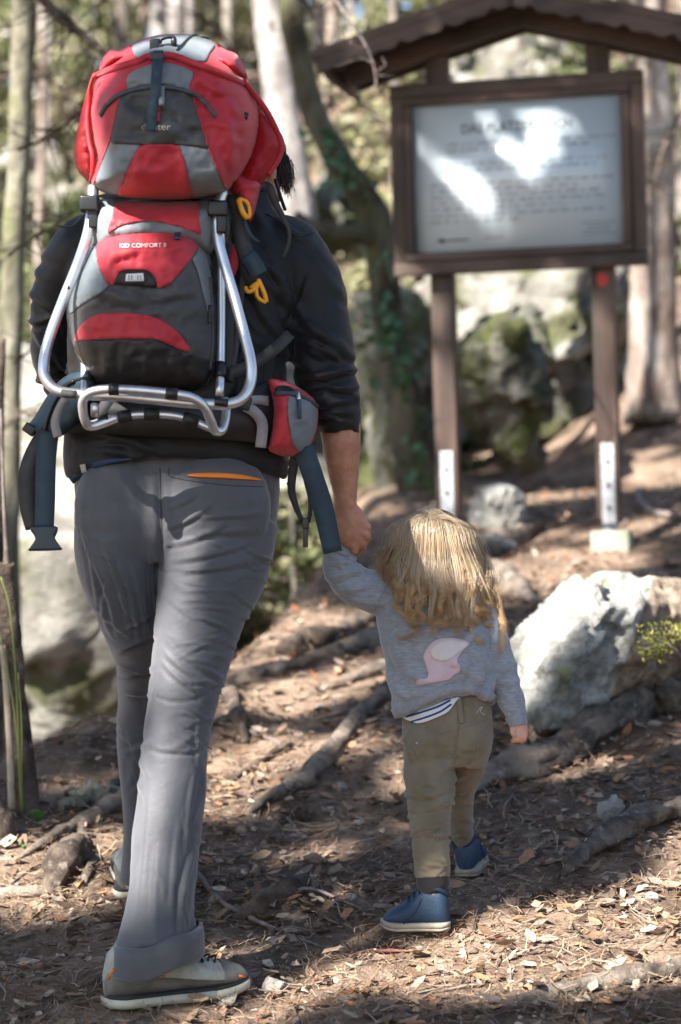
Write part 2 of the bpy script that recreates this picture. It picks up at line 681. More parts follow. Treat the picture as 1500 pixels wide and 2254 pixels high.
def rock_mesh(parts, voxel, amp, sc, seed, fine=0.3, sm=2):
    """broken stone: every cell of a random cell pattern is tilted its own way, then roughened"""
    me = remesh(parts, voxel, sm)
    v, n = get_v(me), get_n(me)
    q = np.random.default_rng(seed)
    lo, hi = v.min(0), v.max(0)
    d = np.zeros(len(v))
    for lev, (cnt, k) in enumerate(((26, 1.0), (160, .45))):
        sp = q.uniform(lo, hi, (cnt, 3))
        dirs = normed(q.normal(size=(cnt, 3)))
        off = q.normal(0, .35, cnt)
        vw = v + fbm(v * sc * 1.5, 2, seed + lev)[:, None] * amp * .6
        near = np.concatenate([((vw[i:i + 4000, None, :] - sp[None]) ** 2).sum(-1).argmin(1) for i in range(0, len(v), 4000)])
        size = (np.prod(hi - lo) / cnt) ** (1 / 3)
        d += amp * k * (((v - sp[near]) * dirs[near]).sum(1) / size * 1.3 + off[near])
    v = v + n * d[:, None]
    set_v(me, v)
    s = bpy.data.objects.new('tmp', me)
    COL.objects.link(s)
    mo = s.modifiers.new('s', 'SMOOTH')
    mo.iterations = 1
    dg = bpy.context.evaluated_depsgraph_get()
    dg.update()
    out = bpy.data.meshes.new_from_object(s.evaluated_get(dg))
    bpy.data.objects.remove(s)
    v, n = get_v(out), get_n(out)
    set_v(out, v + n * (amp * fine * fbm(v * sc * 5, 3, seed + 7))[:, None])
    return out

def blob_pts(c, r, n, seed):
    q = np.random.default_rng(seed)
    p = normed(q.normal(size=(n, 3))) * q.uniform(.8, 1.05, (n, 1))
    return np.asarray(c) + p * np.asarray(r)

def boulder(px, py, d, rpx, rdep, seed, m, label, amp=0.12, n=22, name='boulder', vox=None, group='rocks behind the sign and gully'):
    c = P(px, py, d)
    s = d / FOC
    r = np.array([rpx[0] * s, rdep, rpx[1] * s])
    me = rock_mesh([hull(blob_pts(c, r, n, seed))], vox or r.max() / 24, amp * r.min(), 1.6 / r.min(), seed)
    return tag(obj(name, me, m), label, 'rock', group)

boulder(120, 1350, 12.5, (360, 800), 1.4, 11, M_lime, 'pale lichen-spotted cliff rock rising behind the striding leg on the left', 0.2, 30, 'cliff_rock')
boulder(560, 1180, 13.5, (300, 420), 1.2, 12, M_lime, 'pale rock wall half hidden behind the standing adult, left of the ivy tree', 0.2, 26, 'cliff_rock')
boulder(-150, 1050, 15.5, (300, 380), 1.2, 18, M_lime, 'pale rock at the left edge behind the thin trunk', 0.2, 26, 'cliff_rock')
boulder(330, 830, 17, (360, 300), 1.4, 19, M_lime, 'upper pale rock ledge seen behind the backpack', 0.2, 26, 'cliff_rock')
boulder(860, 900, 12.6, (130, 330), 0.8, 13, M_moss, 'dark mossy rock standing behind the ivy-covered trunk', 0.2)
boulder(1115, 860, 11.6, (100, 215), 0.45, 14, M_moss, 'dark green mossy boulder between the two sign posts', 0.22)
boulder(1230, 770, 14.2, (220, 260), 1.0, 15, M_lime, 'sunlit pale rock face between and behind the sign posts', 0.3, 26, vox=.05)
boulder(1040, 640, 14.8, (190, 210), 0.8, 16, M_lime, 'pale upper rock just under the left half of the sign board', 0.3, vox=.05)
boulder(1480, 560, 15.5, (160, 220), 0.8, 17, M_moss, 'dark rock right of the big trunk by the picture edge', 0.25)
boulder(1150, 170, 18, (280, 120), 0.9, 22, M_lime, 'pale rock seen through the gap between sign roof and board', 0.25)
boulder(730, 480, 15, (90, 120), 0.5, 23, M_moss, 'grey rock lump left of the bent ivy tree crook', 0.25)

boulder(40, 640, 22.5, (420, 420), 2.2, 51, M_lime, 'tall pale cliff far behind at the left edge', 0.16, 34, 'cliff_rock', vox=.09)
boulder(480, 560, 25, (330, 400), 2.2, 52, M_lime, 'tall pale cliff far behind the backpack', 0.16, 34, 'cliff_rock', vox=.09)
boulder(800, 520, 23, (220, 360), 1.8, 53, M_lime, 'pale cliff far behind the bent ivy tree', 0.16, 34, 'cliff_rock', vox=.09)
boulder(1180, 330, 24, (330, 300), 2.0, 54, M_lime, 'pale cliff far behind the sign board', 0.16, 34, 'cliff_rock', vox=.09)

def pts_px(lst):
    return [tuple(P(*q)) for q in lst]

# the white rock beside the child
d0 = 6.75
white = pts_px([(1113, 1455, d0 - .03), (1150, 1392, d0), (1215, 1325, d0), (1262, 1288, d0 + .02), (1318, 1250, d0 + .06), (1375, 1262, d0 + .08), (1500, 1282, d0 + .14), (1560, 1330, d0 + .1),
                (1140, 1590, d0 - .12), (1190, 1618, d0 - .14), (1265, 1400, d0 - .19), (1345, 1330, d0 - .16), (1290, 1585, d0 - .12), (1400, 1500, d0 - .06), (1440, 1430, d0 - .05), (1450, 1330, d0 - .03), (1240, 1480, d0 - .22),
                (1250, 1330, d0 + .35), (1380, 1300, d0 + .45), (1520, 1340, d0 + .5), (1180, 1450, d0 + .3), (1480, 1530, d0 + .34), (1200, 1630, d0 + .2), (1560, 1440, d0 + .3)])
M_white = bpy.data.materials.new('white rock with rusty face')
M_white.use_nodes = True
def white_nodes(m):
    N, L = m.node_tree.nodes, m.node_tree.links
    b = N['Principled BSDF']
    b.inputs['Roughness'].default_value = 0.9
    b.inputs['Specular IOR Level'].default_value = 0.25
    tc = N.new('ShaderNodeTexCoord')
    def noise(s, det=7):
        n = N.new('ShaderNodeTexNoise')
        n.inputs['Scale'].default_value = s
        n.inputs['Detail'].default_value = det
        n.inputs['Roughness'].default_value = .65
        L.new(tc.outputs['Object'], n.inputs['Vector'])
        return n.outputs['Fac']
    def mix(f, a, c):
        x = N.new('ShaderNodeMix')
        x.data_type = 'RGBA'
        L.new(f, x.inputs[0])
        for s, v in ((6, a), (7, c)):
            if isinstance(v, tuple):
                x.inputs[s].default_value = (*v, 1)
            else:
                L.new(v, x.inputs[s])
        return x.outputs[2]
    def rmp(f, a, c):
        r = N.new('ShaderNodeMapRange')
        r.interpolation_type = 'SMOOTHSTEP'
        r.inputs[1].default_value = a
        r.inputs[2].default_value = c
        L.new(f, r.inputs[0])
        return r.outputs[0]
    base = mix(rmp(noise(14), .36, .62), (.16, .16, .147), (.385, .38, .355))
    base = mix(rmp(noise(55), .60, .72), base, (.12, .12, .10))
    base = mix(rmp(noise(6), .56, .68), base, (.24, .27, .13))
    a = N.new('ShaderNodeAttribute')
    a.attribute_name = 'rust'
    ad = N.new('ShaderNodeMath')
    ad.operation = 'ADD'
    L.new(a.outputs['Fac'], ad.inputs[0])
    nz = N.new('ShaderNodeMath')
    nz.operation = 'MULTIPLY_ADD'
    nz.inputs[1].default_value = 1.3
    nz.inputs[2].default_value = -.65
    L.new(noise(12), nz.inputs[0])
    L.new(nz.outputs[0], ad.inputs[1])
    rust = mix(rmp(noise(30), .35, .7), (.15, .115, .085), (.36, .29, .22))
    L.new(mix(rmp(ad.outputs[0], .4, .6), base, rust), b.inputs['Base Color'])
    bp = N.new('ShaderNodeBump')
    bp.inputs['Strength'].default_value = .7
    bp.inputs['Distance'].default_value = .015
    L.new(noise(45, 9), bp.inputs['Height'])
    L.new(bp.outputs[0], b.inputs['Normal'])
white_nodes(M_white)
me = rock_mesh([hull(white)], 0.010, 0.026, 9, 31, .2, 0)
v = get_v(me)
qx, qy, qd = unP(v)
at = me.attributes.new('rust', 'FLOAT', 'POINT')
at.data.foreach_set('value', smooth01((qx - (1330 + (1560 - qy) * .38)) / 60 + .5).astype(np.float32))
tag(obj('white_rock', me, M_white), 'large angular white rock with a rusty brown right face beside the child', 'rock')

# pale boulder by the left post, dark stones by the left root
def ground_rock(px, py, rpx, hpx, seed, m, label, name='stone', amp=.16, group=None):
    d = hit(px, py)
    s = d / FOC
    r = np.array([rpx * s, rpx * s * .8, hpx * s])
    c = P(px, py, d) + np.array([0, r[1] * .6, r[2] * .35])
    me = rock_mesh([hull(blob_pts(c, r, 16, seed))], r.max() / 16, amp * r.min(), 1.4 / r.min(), seed, .3, 1)
    return tag(obj(name, me, m), label, 'rock', group)
M_grey = mat('grey stone', (0.17, 0.17, 0.155), (0.36, 0.35, 0.32), 9, 0.9, 0.8, 50, c3=(0.5, 0.49, 0.46), s3=24, t3=(.58, .7), bdist=.02, spec=.25)
M_dkgrey = mat('dark greenish stone', (0.07, 0.075, 0.06), (0.18, 0.18, 0.15), 9, 0.9, 0.8, 50, bdist=.02, spec=.25)
ground_rock(1105, 1165, 85, 105, 41, M_grey, 'pale grey tilted slab lying at the foot of the left sign post', amp=.07)
ground_rock(1075, 1215, 75, 40, 42, M_grey, 'low grey stone under the pale slab beside the hair of the child')
ground_rock(215, 1775, 75, 50, 43, M_dkgrey, 'dark greenish stone lying behind the root left of the trouser leg')
ground_rock(158, 1790, 38, 28, 44, M_dkgrey, 'small dark stone left of the larger greenish one')
ground_rock(270, 1745, 34, 28, 47, M_dkgrey, 'small dark stone touching the trouser leg on the left')
ground_rock(1350, 1808, 36, 52, 45, M_grey, 'pointed pale grey stone above the lower right root')
ground_rock(1240, 1530, 60, 30, 46, M_dkgrey, 'flat stone wedged under the white rock')

# ---------------------------------------------------------------- sign with its little roof
M_wood = mat('dark stained timber', (0.03, 0.018, 0.013), (0.10, 0.060, 0.044), 9, 0.62, 0.5, 60, stretch=(1, 1, .12), bdist=.006, rvar=.12)
M_wood_h = mat('dark stained boards', (0.028, 0.017, 0.013), (0.092, 0.055, 0.041), 9, 0.6, 0.5, 60, stretch=(.12, 1, 1), bdist=.006, rvar=.12)
M_panel = mat('white enamel panel', (0.56, 0.65, 0.71), (0.61, 0.69, 0.75), 2, 0.2, 0.05, 9, spec=.9)
M_print = mat('grey printing ink', (0.16, 0.18, 0.2), rough=.6)
M_printd = mat('black printing ink', (0.03, 0.03, 0.035), rough=.6)
M_steel = mat('galvanised steel', (0.36, 0.38, 0.4), (0.5, 0.52, 0.54), 30, 0.5, 0.15, 60, metal=.6)
M_conc = mat('mossy concrete', (0.26, 0.26, 0.21), (0.36, 0.35, 0.29), 8, 0.95, 0.5, 70, c3=(.22, .25, .15), s3=14)
M_bolt = mat('dark bolt steel', (0.09, 0.085, 0.08), rough=.45, metal=.7)
M_slate = mat('weathered roof felt', (0.13, 0.13, 0.125), (0.24, 0.24, 0.23), 18, 0.9, 0.6, 70)
M_redp = mat('red paint mark', (0.5, 0.045, 0.03), (0.42, 0.06, 0.04), 30, .7)

def build_sign():
    A = math.radians(13)
    u = np.array([math.cos(A), -math.sin(A), 0])        # along the board, to the right
    n = np.array([-math.sin(A), -math.cos(A), 0])       # out of the board, to the viewer
    z = np.array([0, 0, 1.0])
    ax = np.array([u, -n, z])
    pr = P(1336, 860, 9.42)
    base = np.array([pr[0], pr[1], 0])
    base[2] = G(base[0], base[1], False)
    root = thing('information_sign', 'dark wooden information sign with a little pitched roof and white text panel on two posts', 'sign', base - u * .32)
    def at(x, y, h):                                     # x along board from the right post, y toward viewer, h above the right footing
        return base + u * x + n * y + z * h
    S = 9.42 / FOC
    def hpx(py):                                         # height above footing of a pixel row at the right post
        return P(1336, py, 9.42)[2] - base[2]
    sp = 0.635
    top = hpx(100)
    for x in (0, -sp):
        gx = at(x, 0, 0)
        g = G(gx[0], gx[1], False) - base[2]
        lo = g + .10
        c = at(x, 0, (lo + top) / 2)
        mk('post', box(c, (.044, .044, (top - lo) / 2), ax, .005), M_wood, root)
        pl = mk('steel_bracket', box(at(x + .002, .0475, lo + .14), (.026, .003, .155), ax, .001), M_steel, root)
        mk('steel_tongue', box(at(x, 0, lo - .06), (.026, .006, .1), ax), M_steel, root)
        for k in (0, 1, 2):
            t = tube([at(x + .002, .05, lo + .045 + .09 * k), at(x + .002, .057, lo + .045 + .09 * k)], .0085, 8)
            mk('bolt', t, M_bolt, pl)
        mk('concrete_footing', box(at(x + .005, 0, g + .0), (.075, .075, .055), ax, .008), M_conc, root)
    # board: backing, outer frame, inner frame, panel
    zt, zb = hpx(168), hpx(592)
    zc, hh = (zt + zb) / 2, (zt - zb) / 2
    xc, hw = -.315, .497
    mk('backing_board', box(at(xc, .062, zc), (hw - .012, .012, hh - .012), ax), M_wood_h, root)
    fw = .026
    for s, nm in ((1, 'frame_rail'), (-1, 'frame_rail')):
        mk(nm, box(at(xc, .085, zc + s * (hh - fw)), (hw, .02, fw), ax, .004), M_wood_h, root)
        mk('frame_stile', box(at(xc + s * (hw - fw), .0855, zc), (fw, .0185, hh - 2 * fw - .001), ax, .004), M_wood, root)
    iw, ih, f2 = hw - 2 * fw - .006, hh - 2 * fw - .005, .0165
    for s in (1, -1):
        mk('inner_rail', box(at(xc, .098, zc + s * (ih - f2 + .004)), (iw + .006, .014, f2), ax, .004), M_wood_h, root)
        mk('inner_stile', box(at(xc + s * (iw - f2 + .004), .0975, zc), (f2, .0125, ih - 2 * f2 + .002), ax, .004), M_wood, root)
    pw, ph = iw - 2 * f2 + .012, ih - 2 * f2 + .012
    pan = mk('text_panel', box(at(xc, .078, zc), (pw, .004, ph), ax), M_panel, root)
    yo = .0835
    def put(V, F, x, h, m, nm, sx=1.0):
        V = np.asarray(V)
        return mk(nm, (at(0, yo, 0) + np.outer(V[:, 0] * sx + x, u) + np.outer(V[:, 1] + h, z), F), m, pan, False)
    V, F = text2d('DAS PLATZER LOCH', .052, 'CENTER')
    put(V, F, xc + .0, zc + ph - .125, M_printd, 'heading', .92)
    # body text: too small to read, rows of word marks
    r = np.random.default_rng(5)
    q = []
    rows = [(.172, -.27, .36), (.196, -.27, .3), (.252, -.3, .36), (.276, -.3, .33), (.330, -.34, .34), (.354, -.34, .25), (.378, -.34, .34), (.402, -.34, .34), (.426, -.34, .2), (.452, -.34, .36), (.476, -.34, .02)]
    for (dy, x0, x1) in rows:
        x = x0
        while x < x1 - .02:
            wl = r.uniform(.012, .06)
            nl = max(2, int(wl / .0065))
            for k in range(nl):
                hgt = .0105 if r.random() < .25 else .0072
                q.append((x + k * .0065, dy, .0034, hgt))
            x += wl + .009
    for k, (dy, x0, x1) in enumerate([(.505, .24, .37), (.52, .26, .35), (.535, .25, .35), (.55, .24, .37)]):
        x = x0
        while x < x1:
            q.append((x, dy, .003, .005))
            x += .0048
    for x in np.arange(-.13, -.06, .006):
        q.append((x, .545, .003, .008))
    sc = ph * 2 / .60
    V, F = [], []
    for (x, dy, wl, hl) in q:
        h = zc + ph - dy * sc
        b0 = len(V)
        for (a, b) in ((0, 0), (wl, 0), (wl, hl), (0, hl)):
            V.append((xc + (x + a) * pw / .41, h + b))
        F.append([b0, b0 + 1, b0 + 2, b0 + 3])
    o = put(V, F, 0, 0, M_print, 'body_text')
    o['kind'] = 'stuff'
    ay = zc + ph - .545 * sc
    put([(-.33, 0), (-.30, .012), (-.30, .003), (-.20, .003), (-.20, -.003), (-.30, -.003), (-.30, -.012)], [[6, 5, 4, 3, 2, 1, 0]], xc, ay, M_printd, 'arrow')
    # red painted trail mark on the right post
    th = np.linspace(0, 2 * np.pi, 18, endpoint=False)
    V = [at(.0 + .023 * math.cos(t), .0465, hpx(618) + .027 * math.sin(t) * (1 + .1 * math.cos(3 * t))) for t in th]
    mk('paint_mark', (V, [list(range(17, -1, -1))]), M_redp, root, False)
    # roof: two pitches, ridge runs front to back, seen from its gable side
    xr = -.29
    pitch = math.radians(15.5)
    L = .80
    zr = hpx(-6)
    cp, sn = math.cos(pitch), math.sin(pitch)
    for s in (-1, 1):
        du = u * s * cp - z * sn
        nu = u * s * sn + z * cp
        axr = np.array([du, -n, nu])
        ridge = at(xr, 0, zr)
        o = mk('roof_slope', box(ridge + du * L / 2 + nu * .012, (L / 2, .30, .011), axr), M_slate, root)
        for k in range(4):                                # boards under the covering
            mk('roof_board', box(ridge + du * L / 2 - nu * .0145 + n * (-.21 + .14 * k), (L / 2 - .012, .068, .0125), axr, .003), M_wood_h, root)
        mk('barge_trim', box(ridge + du * (L / 2 + .008) + nu * .008 + n * .311, (L / 2 + .008, .009, .018), axr, .003), M_wood_h, root)
        # scalloped barge board
        N = 80
        xs = np.linspace(0.0, L + .005, N)
        lowe = -.062 - .012 * np.abs(np.sin(xs / .185 * np.pi)) + .022 * np.exp(-(((xs % .185) - .0925) / .022) ** 2)
        up = np.full(N, -.011)
        V = []
        for yy in (.318, .298):
            for k in range(N):
                V.append(ridge + du * xs[k] + nu * up[k] + n * yy)
            for k in range(N):
                V.append(ridge + du * xs[k] + nu * lowe[k] + n * yy)
        F = []
        for k in range(N - 1):
            F += [[k, k + 1, N + k + 1, N + k], [2 * N + k + 1, 2 * N + k, 3 * N + k, 3 * N + k + 1],
                  [N + k, N + k + 1, 3 * N + k + 1, 3 * N + k], [k + 1, k, 2 * N + k, 2 * N + k + 1]]
        F += [[0, N, 3 * N, 2 * N], [N - 1, 3 * N - 1, 4 * N - 1, 2 * N - 1]]
        mk('barge_board', (V, F), M_wood_h, root, False)
        for yy in (.06, -.07):                            # rafters beside the posts
            mk('rafter', box(ridge + du * (L / 2 - .03) - nu * .064 + n * yy, (L / 2 - .035, .02, .036), axr, .003), M_wood_h, root)
        mk('eaves_board', box(ridge + du * (L - .02) - nu * .058 + n * 0, (.011, .285, .03), axr, .003), M_wood_h, root)
    return root
build_sign()

# ---------------------------------------------------------------- the adult
M_skin = mat('skin of the adult', (0.42, 0.20, 0.125), (0.52, 0.27, 0.18), 40, 0.5, 0.25, 240, sss=.12, bdist=.003)
M_jacket = mat('black softshell fleece', (0.0045, 0.005, 0.0065), (0.007, 0.0075, 0.0095), 30, 0.62, 0.25, 500, sheen=.10, bdist=.002, spec=.35)
M_trous = mat('slate grey hiking cloth', (0.066, 0.068, 0.077), (0.080, 0.082, 0.093), 14, 0.6, 0.3, 85, sheen=.35, bdist=.004, spec=.35)
M_hair = mat('dark brown hair', (0.03, 0.018, 0.011), (0.07, 0.042, 0.026), 60, 0.45, spec=.5)
M_orange = mat('orange zip tape', (0.85, 0.22, 0.015), rough=.5)
M_seam = mat('dark seam thread', (0.045, 0.044, 0.05), rough=.8)
M_navy = mat('navy under layer', (0.018, 0.035, 0.075), rough=.8)
M_tan = mat('pale woven tag', (0.45, 0.4, 0.34), rough=.8)
M_shoe = mat('sage grey shoe fabric', (0.34, 0.345, 0.29), (0.42, 0.42, 0.355), 50, 0.75, 0.4, 300, bdist=.002)
M_shoed = mat('charcoal shoe rubber', (0.14, 0.128, 0.11), (0.21, 0.195, 0.17), 30, 0.65, 0.3, 200, bdist=.002)
M_shoek = mat('black shoe foam', (0.02, 0.02, 0.02), rough=.7)
M_sole = mat('pale cream midsole', (0.52, 0.5, 0.4), (0.4, 0.38, 0.3), 20, 0.7)
M_lace = mat('black cord', (0.01, 0.01, 0.011), rough=.7)

man_base = P(350, 2190, 4.86)
man_base[2] = G(man_base[0], man_base[1], False)
MAN = thing('person', 'adult in black jacket and grey hiking trousers walking uphill, carrying a red backpack', 'person', man_base)
FR = P(392, 2180, 4.86)                                   # near foot
ZR = float(G(FR[0], FR[1], False)) + .004
FLp = P(302, 1960, hit(300, 1972))
ZL = float(G(FLp[0], FLp[1], False)) + .004

HEEL, TOE = P(232, 2195, 4.85), P(556, 2150, 4.93)
FDIR = normed((TOE - HEEL) * [1, 1, 0])
def finger(pts, r, n=9):
    return tube(np.array(pts), np.array(r), n, True, 4)

def man_body():
    parts = []
    parts.append(limb([(390, 1130, 5.12, 150, .08), (390, 1040, 5.12, 180, .10), (388, 900, 5.12, 185, .10), (395, 760, 5.13, 190, .105), (405, 620, 5.15, 210, .11), (410, 560, 5.16, 205, .10), (425, 505, 5.17, 150, .08)], 32, 5))
    parts.append(limb([(470, 500, 5.18, 62, .065), (505, 450, 5.2, 55, .06), (535, 395, 5.23, 56, .062)], 24, 4))      # neck
    hc = P(550, 352, 5.27)
    fdir = normed(np.array([.35, .9, -.35]))              # he looks down to the right, at the child
    side = normed(np.cross(fdir, UP))
    hup = np.cross(side, fdir)
    ax = [side, fdir, hup]
    parts.append(ellipsoid(hc, (.074, .092, .112), ax, 28, 20))
    parts.append(ellipsoid(hc + fdir * .035 - hup * .06, (.055, .06, .062), ax))          # jaw
    parts.append(ellipsoid(hc + fdir * .098 - hup * .012, (.014, .02, .024), ax))         # nose
    parts.append(ellipsoid(hc + fdir * .078 + hup * .03, (.05, .014, .012), ax))          # brow
    parts.append(ellipsoid(hc + fdir * .085 - hup * .052, (.024, .012, .007), ax))        # upper lip
    parts.append(ellipsoid(hc + fdir * .082 - hup * .064, (.022, .012, .007), ax))        # lower lip
    for s in (-1, 1):
        parts.append(ellipsoid(hc + fdir * .08 + side * s * .031 + hup * .006, (.013, .01, .009), ax))
    ec = P(597, 382, 5.19)                                 # the ear that shows past the hood
    parts.append(ellipsoid(ec, (.013, .014, .030), [normed(RIGHT * .9 - FWD * .2), FWD, UP], 16, 10))
    parts.append(ellipsoid(ec + UP * -.022 - RIGHT * .004, (.010, .010, .011)))
    parts.append(limb([(570, 360, 5.25, 40, .04), (585, 400, 5.22, 32, .035), (585, 440, 5.2, 34, .035)], 16, 3))
    # right arm to the hand
    parts.append(limb([(560, 540, 5.16, 48, .05), (640, 560, 5.16, 52, .055), (682, 650, 5.14, 48, .05), (715, 760, 5.13, 44, .047), (733, 840, 5.14, 44, .045), (748, 930, 5.16, 45, .043),
                       (752, 980, 5.17, 42, .040), (757, 1040, 5.19, 34, .033), (760, 1085, 5.2, 27, .026), (761, 1112, 5.205, 26, .022), (763, 1135, 5.21, 30, .021)], 28, 5))
    # left arm, bent forward
    parts.append(limb([(260, 545, 5.17, 48, .05), (190, 560, 5.17, 52, .055), (140, 640, 5.21, 44, .045), (120, 760, 5.28, 38, .04), (160, 860, 5.42, 34, .035), (240, 900, 5.55, 26, .025), (280, 900, 5.62, 30, .022)], 24, 5))
    for k in range(4):
        parts.append(finger([P(285, 885 + 12 * k, 5.63), P(318, 890 + 11 * k, 5.67), P(335, 905 + 9 * k, 5.68), P(325, 925 + 6 * k, 5.66)], [.010, .0095, .009, .007]))
    parts.append(finger([P(270, 880, 5.63), P(290, 862, 5.67), P(310, 868, 5.7)], [.011, .010, .008]))
    # right hand: back of the hand to the viewer, fingers closed round the small hand
    parts.append(limb([(762, 1122, 5.208, 30, .020), (768, 1145, 5.213, 39, .021), (778, 1172, 5.222, 37, .021), (786, 1192, 5.232, 29, .018)], 20, 4, 2.4))
    knx = [(801, 1141, 5.216), (810, 1159, 5.216), (811, 1177, 5.218), (802, 1195, 5.224)]
    for k, (a, b, c) in enumerate(knx):
        rr = [.0092, .0096, .0092, .0082][k]
        p0 = P(a - 16, b - 4, c)
        p1 = P(a - 3, b, c - .002)
        p2 = P(a - 4, b + 12, c + .028)
        p3 = P(a - 22, b + 26, c + .05)
        p4 = P(a - 44, b + 28, c + .045)
        parts.append(finger([p0, p1, p2, p3, p4], [rr, rr * 1.05, rr, rr * .93, rr * .75]))
    parts.append(finger([P(748, 1126, 5.21), P(738, 1138, 5.222), P(742, 1168, 5.235), P(760, 1192, 5.245), P(776, 1212, 5.242)], [.014, .0125, .012, .011, .008]))   # thumb side
    parts.append(finger([P(776, 1188, 5.225), P(782, 1204, 5.228), P(781, 1216, 5.235)], [.014, .012, .008]))
    # legs
    parts.append(limb([(470, 1120, 5.09, 85, .085), (462, 1250, 5.06, 84, .08), (436, 1400, 5.02, 64, .066), (405, 1540, 4.99, 52, .053), (382, 1680, 4.97, 50, .052), (368, 1850, 4.92, 44, .047), (340, 2030, 4.88, 34, .036), (322, 2110, 4.87, 30, .03), (318, 2150, 4.87, 26, .026)], 22, 4))
    parts.append(limb([(285, 1120, 5.11, 82, .085), (275, 1250, 5.18, 70, .08), (294, 1380, 5.25, 44, .06), (307, 1500, 5.38, 34, .055), (308, 1640, 5.43, 40, .055), (313, 1800, 5.48, 34, .045), (314, 1900, 5.5, 32, .042)], 22, 4))
    parts.append(tube([np.array([HEEL[0], HEEL[1], ZR + .05]) + np.array([FDIR[0], FDIR[1], -.03]) * s for s in (.05, .1, .16, .2)], [.026, .026, .02, .014], 12))
    parts.append(ellipsoid(np.array([FLp[0], FLp[1] + .06, ZL + .045]), (.022, .09, .02)))
    me = remesh(parts, .0034, 2)
    # creases between the knuckles and veins
    noise_disp(me, .0008, 60, 2, 4)
    return me
body = obj('body', man_body(), M_skin, MAN)

def hair_tufts(roots, ends, n, r, seed, m, name, parent, wave=.004, ns=8):
    """n strands lofted between matching root and end curves"""
    q = np.random.default_rng(seed)
    roots, ends = np.asarray(roots), np.asarray(ends)
    parts = []
    for _ in range(n):
        t = q.uniform(0, len(roots) - 1.001)
        i, f = int(t), t % 1
        a = roots[i] * (1 - f) + roots[i + 1] * f + q.normal(0, .004, 3)
        b = ends[i] * (1 - f) + ends[i + 1] * f + q.normal(0, .007, 3)
        mid = (a + b) / 2 + UP * .004 + q.normal(0, .004, 3)
        parts.append(tube(catmull([a, mid, b], 4), np.linspace(r, r * .3, 9), 3))
    V, F = merge(parts)
    return mk(name, (V, F), m, parent)

def man_hair():
    hc = P(546, 345, 5.27)
    cap = remesh([ellipsoid(hc, (.082, .098, .102), None, 28, 20), ellipsoid(P(615, 368, 5.25), (.020, .04, .035)), ellipsoid(P(560, 385, 5.235), (.04, .03, .05))], .006, 3)
    noise_disp(cap, .004, 40, 3, 8, (3, 3, .6))
    o = obj('hair', cap, M_hair, MAN)
    roots = [P(606, 320, 5.2), P(618, 335, 5.2), P(628, 345, 5.22), P(632, 350, 5.26)]
    ends = [P(616, 398, 5.2), P(624, 418, 5.2), P(634, 424, 5.22), P(644, 395, 5.26)]
    hair_tufts(roots, ends, 420, .0008, 3, M_hair, 'hair_lock', o)
    roots = [P(480, 300, 5.165), P(520, 290, 5.16), P(560, 290, 5.165), P(590, 300, 5.175)]
    ends = [P(500, 420, 5.16), P(525, 425, 5.155), P(555, 420, 5.16), P(580, 372, 5.17)]
    hair_tufts(roots, ends, 160, .0011, 4, M_hair, 'hair_lock', o)
man_hair()

def nearest_d(me, dmax):
    vv = get_v(me)
    a, b, c = unP(vv)
    m = c < dmax
    a, b, c = a[m], b[m], c[m]
    def f(px_, py_):
        px_, py_ = np.atleast_1d(np.asarray(px_, float)), np.atleast_1d(np.asarray(py_, float))
        out = np.empty(len(px_))
        for i in range(len(px_)):
            r2 = (a - px_[i]) ** 2 + (b - py_[i]) ** 2
            k = np.argpartition(r2, 6)[:6]
            wgt = 1 / (r2[k] + 1)
            out[i] = (c[k] * wgt).sum() / wgt.sum()
        return out
    return f

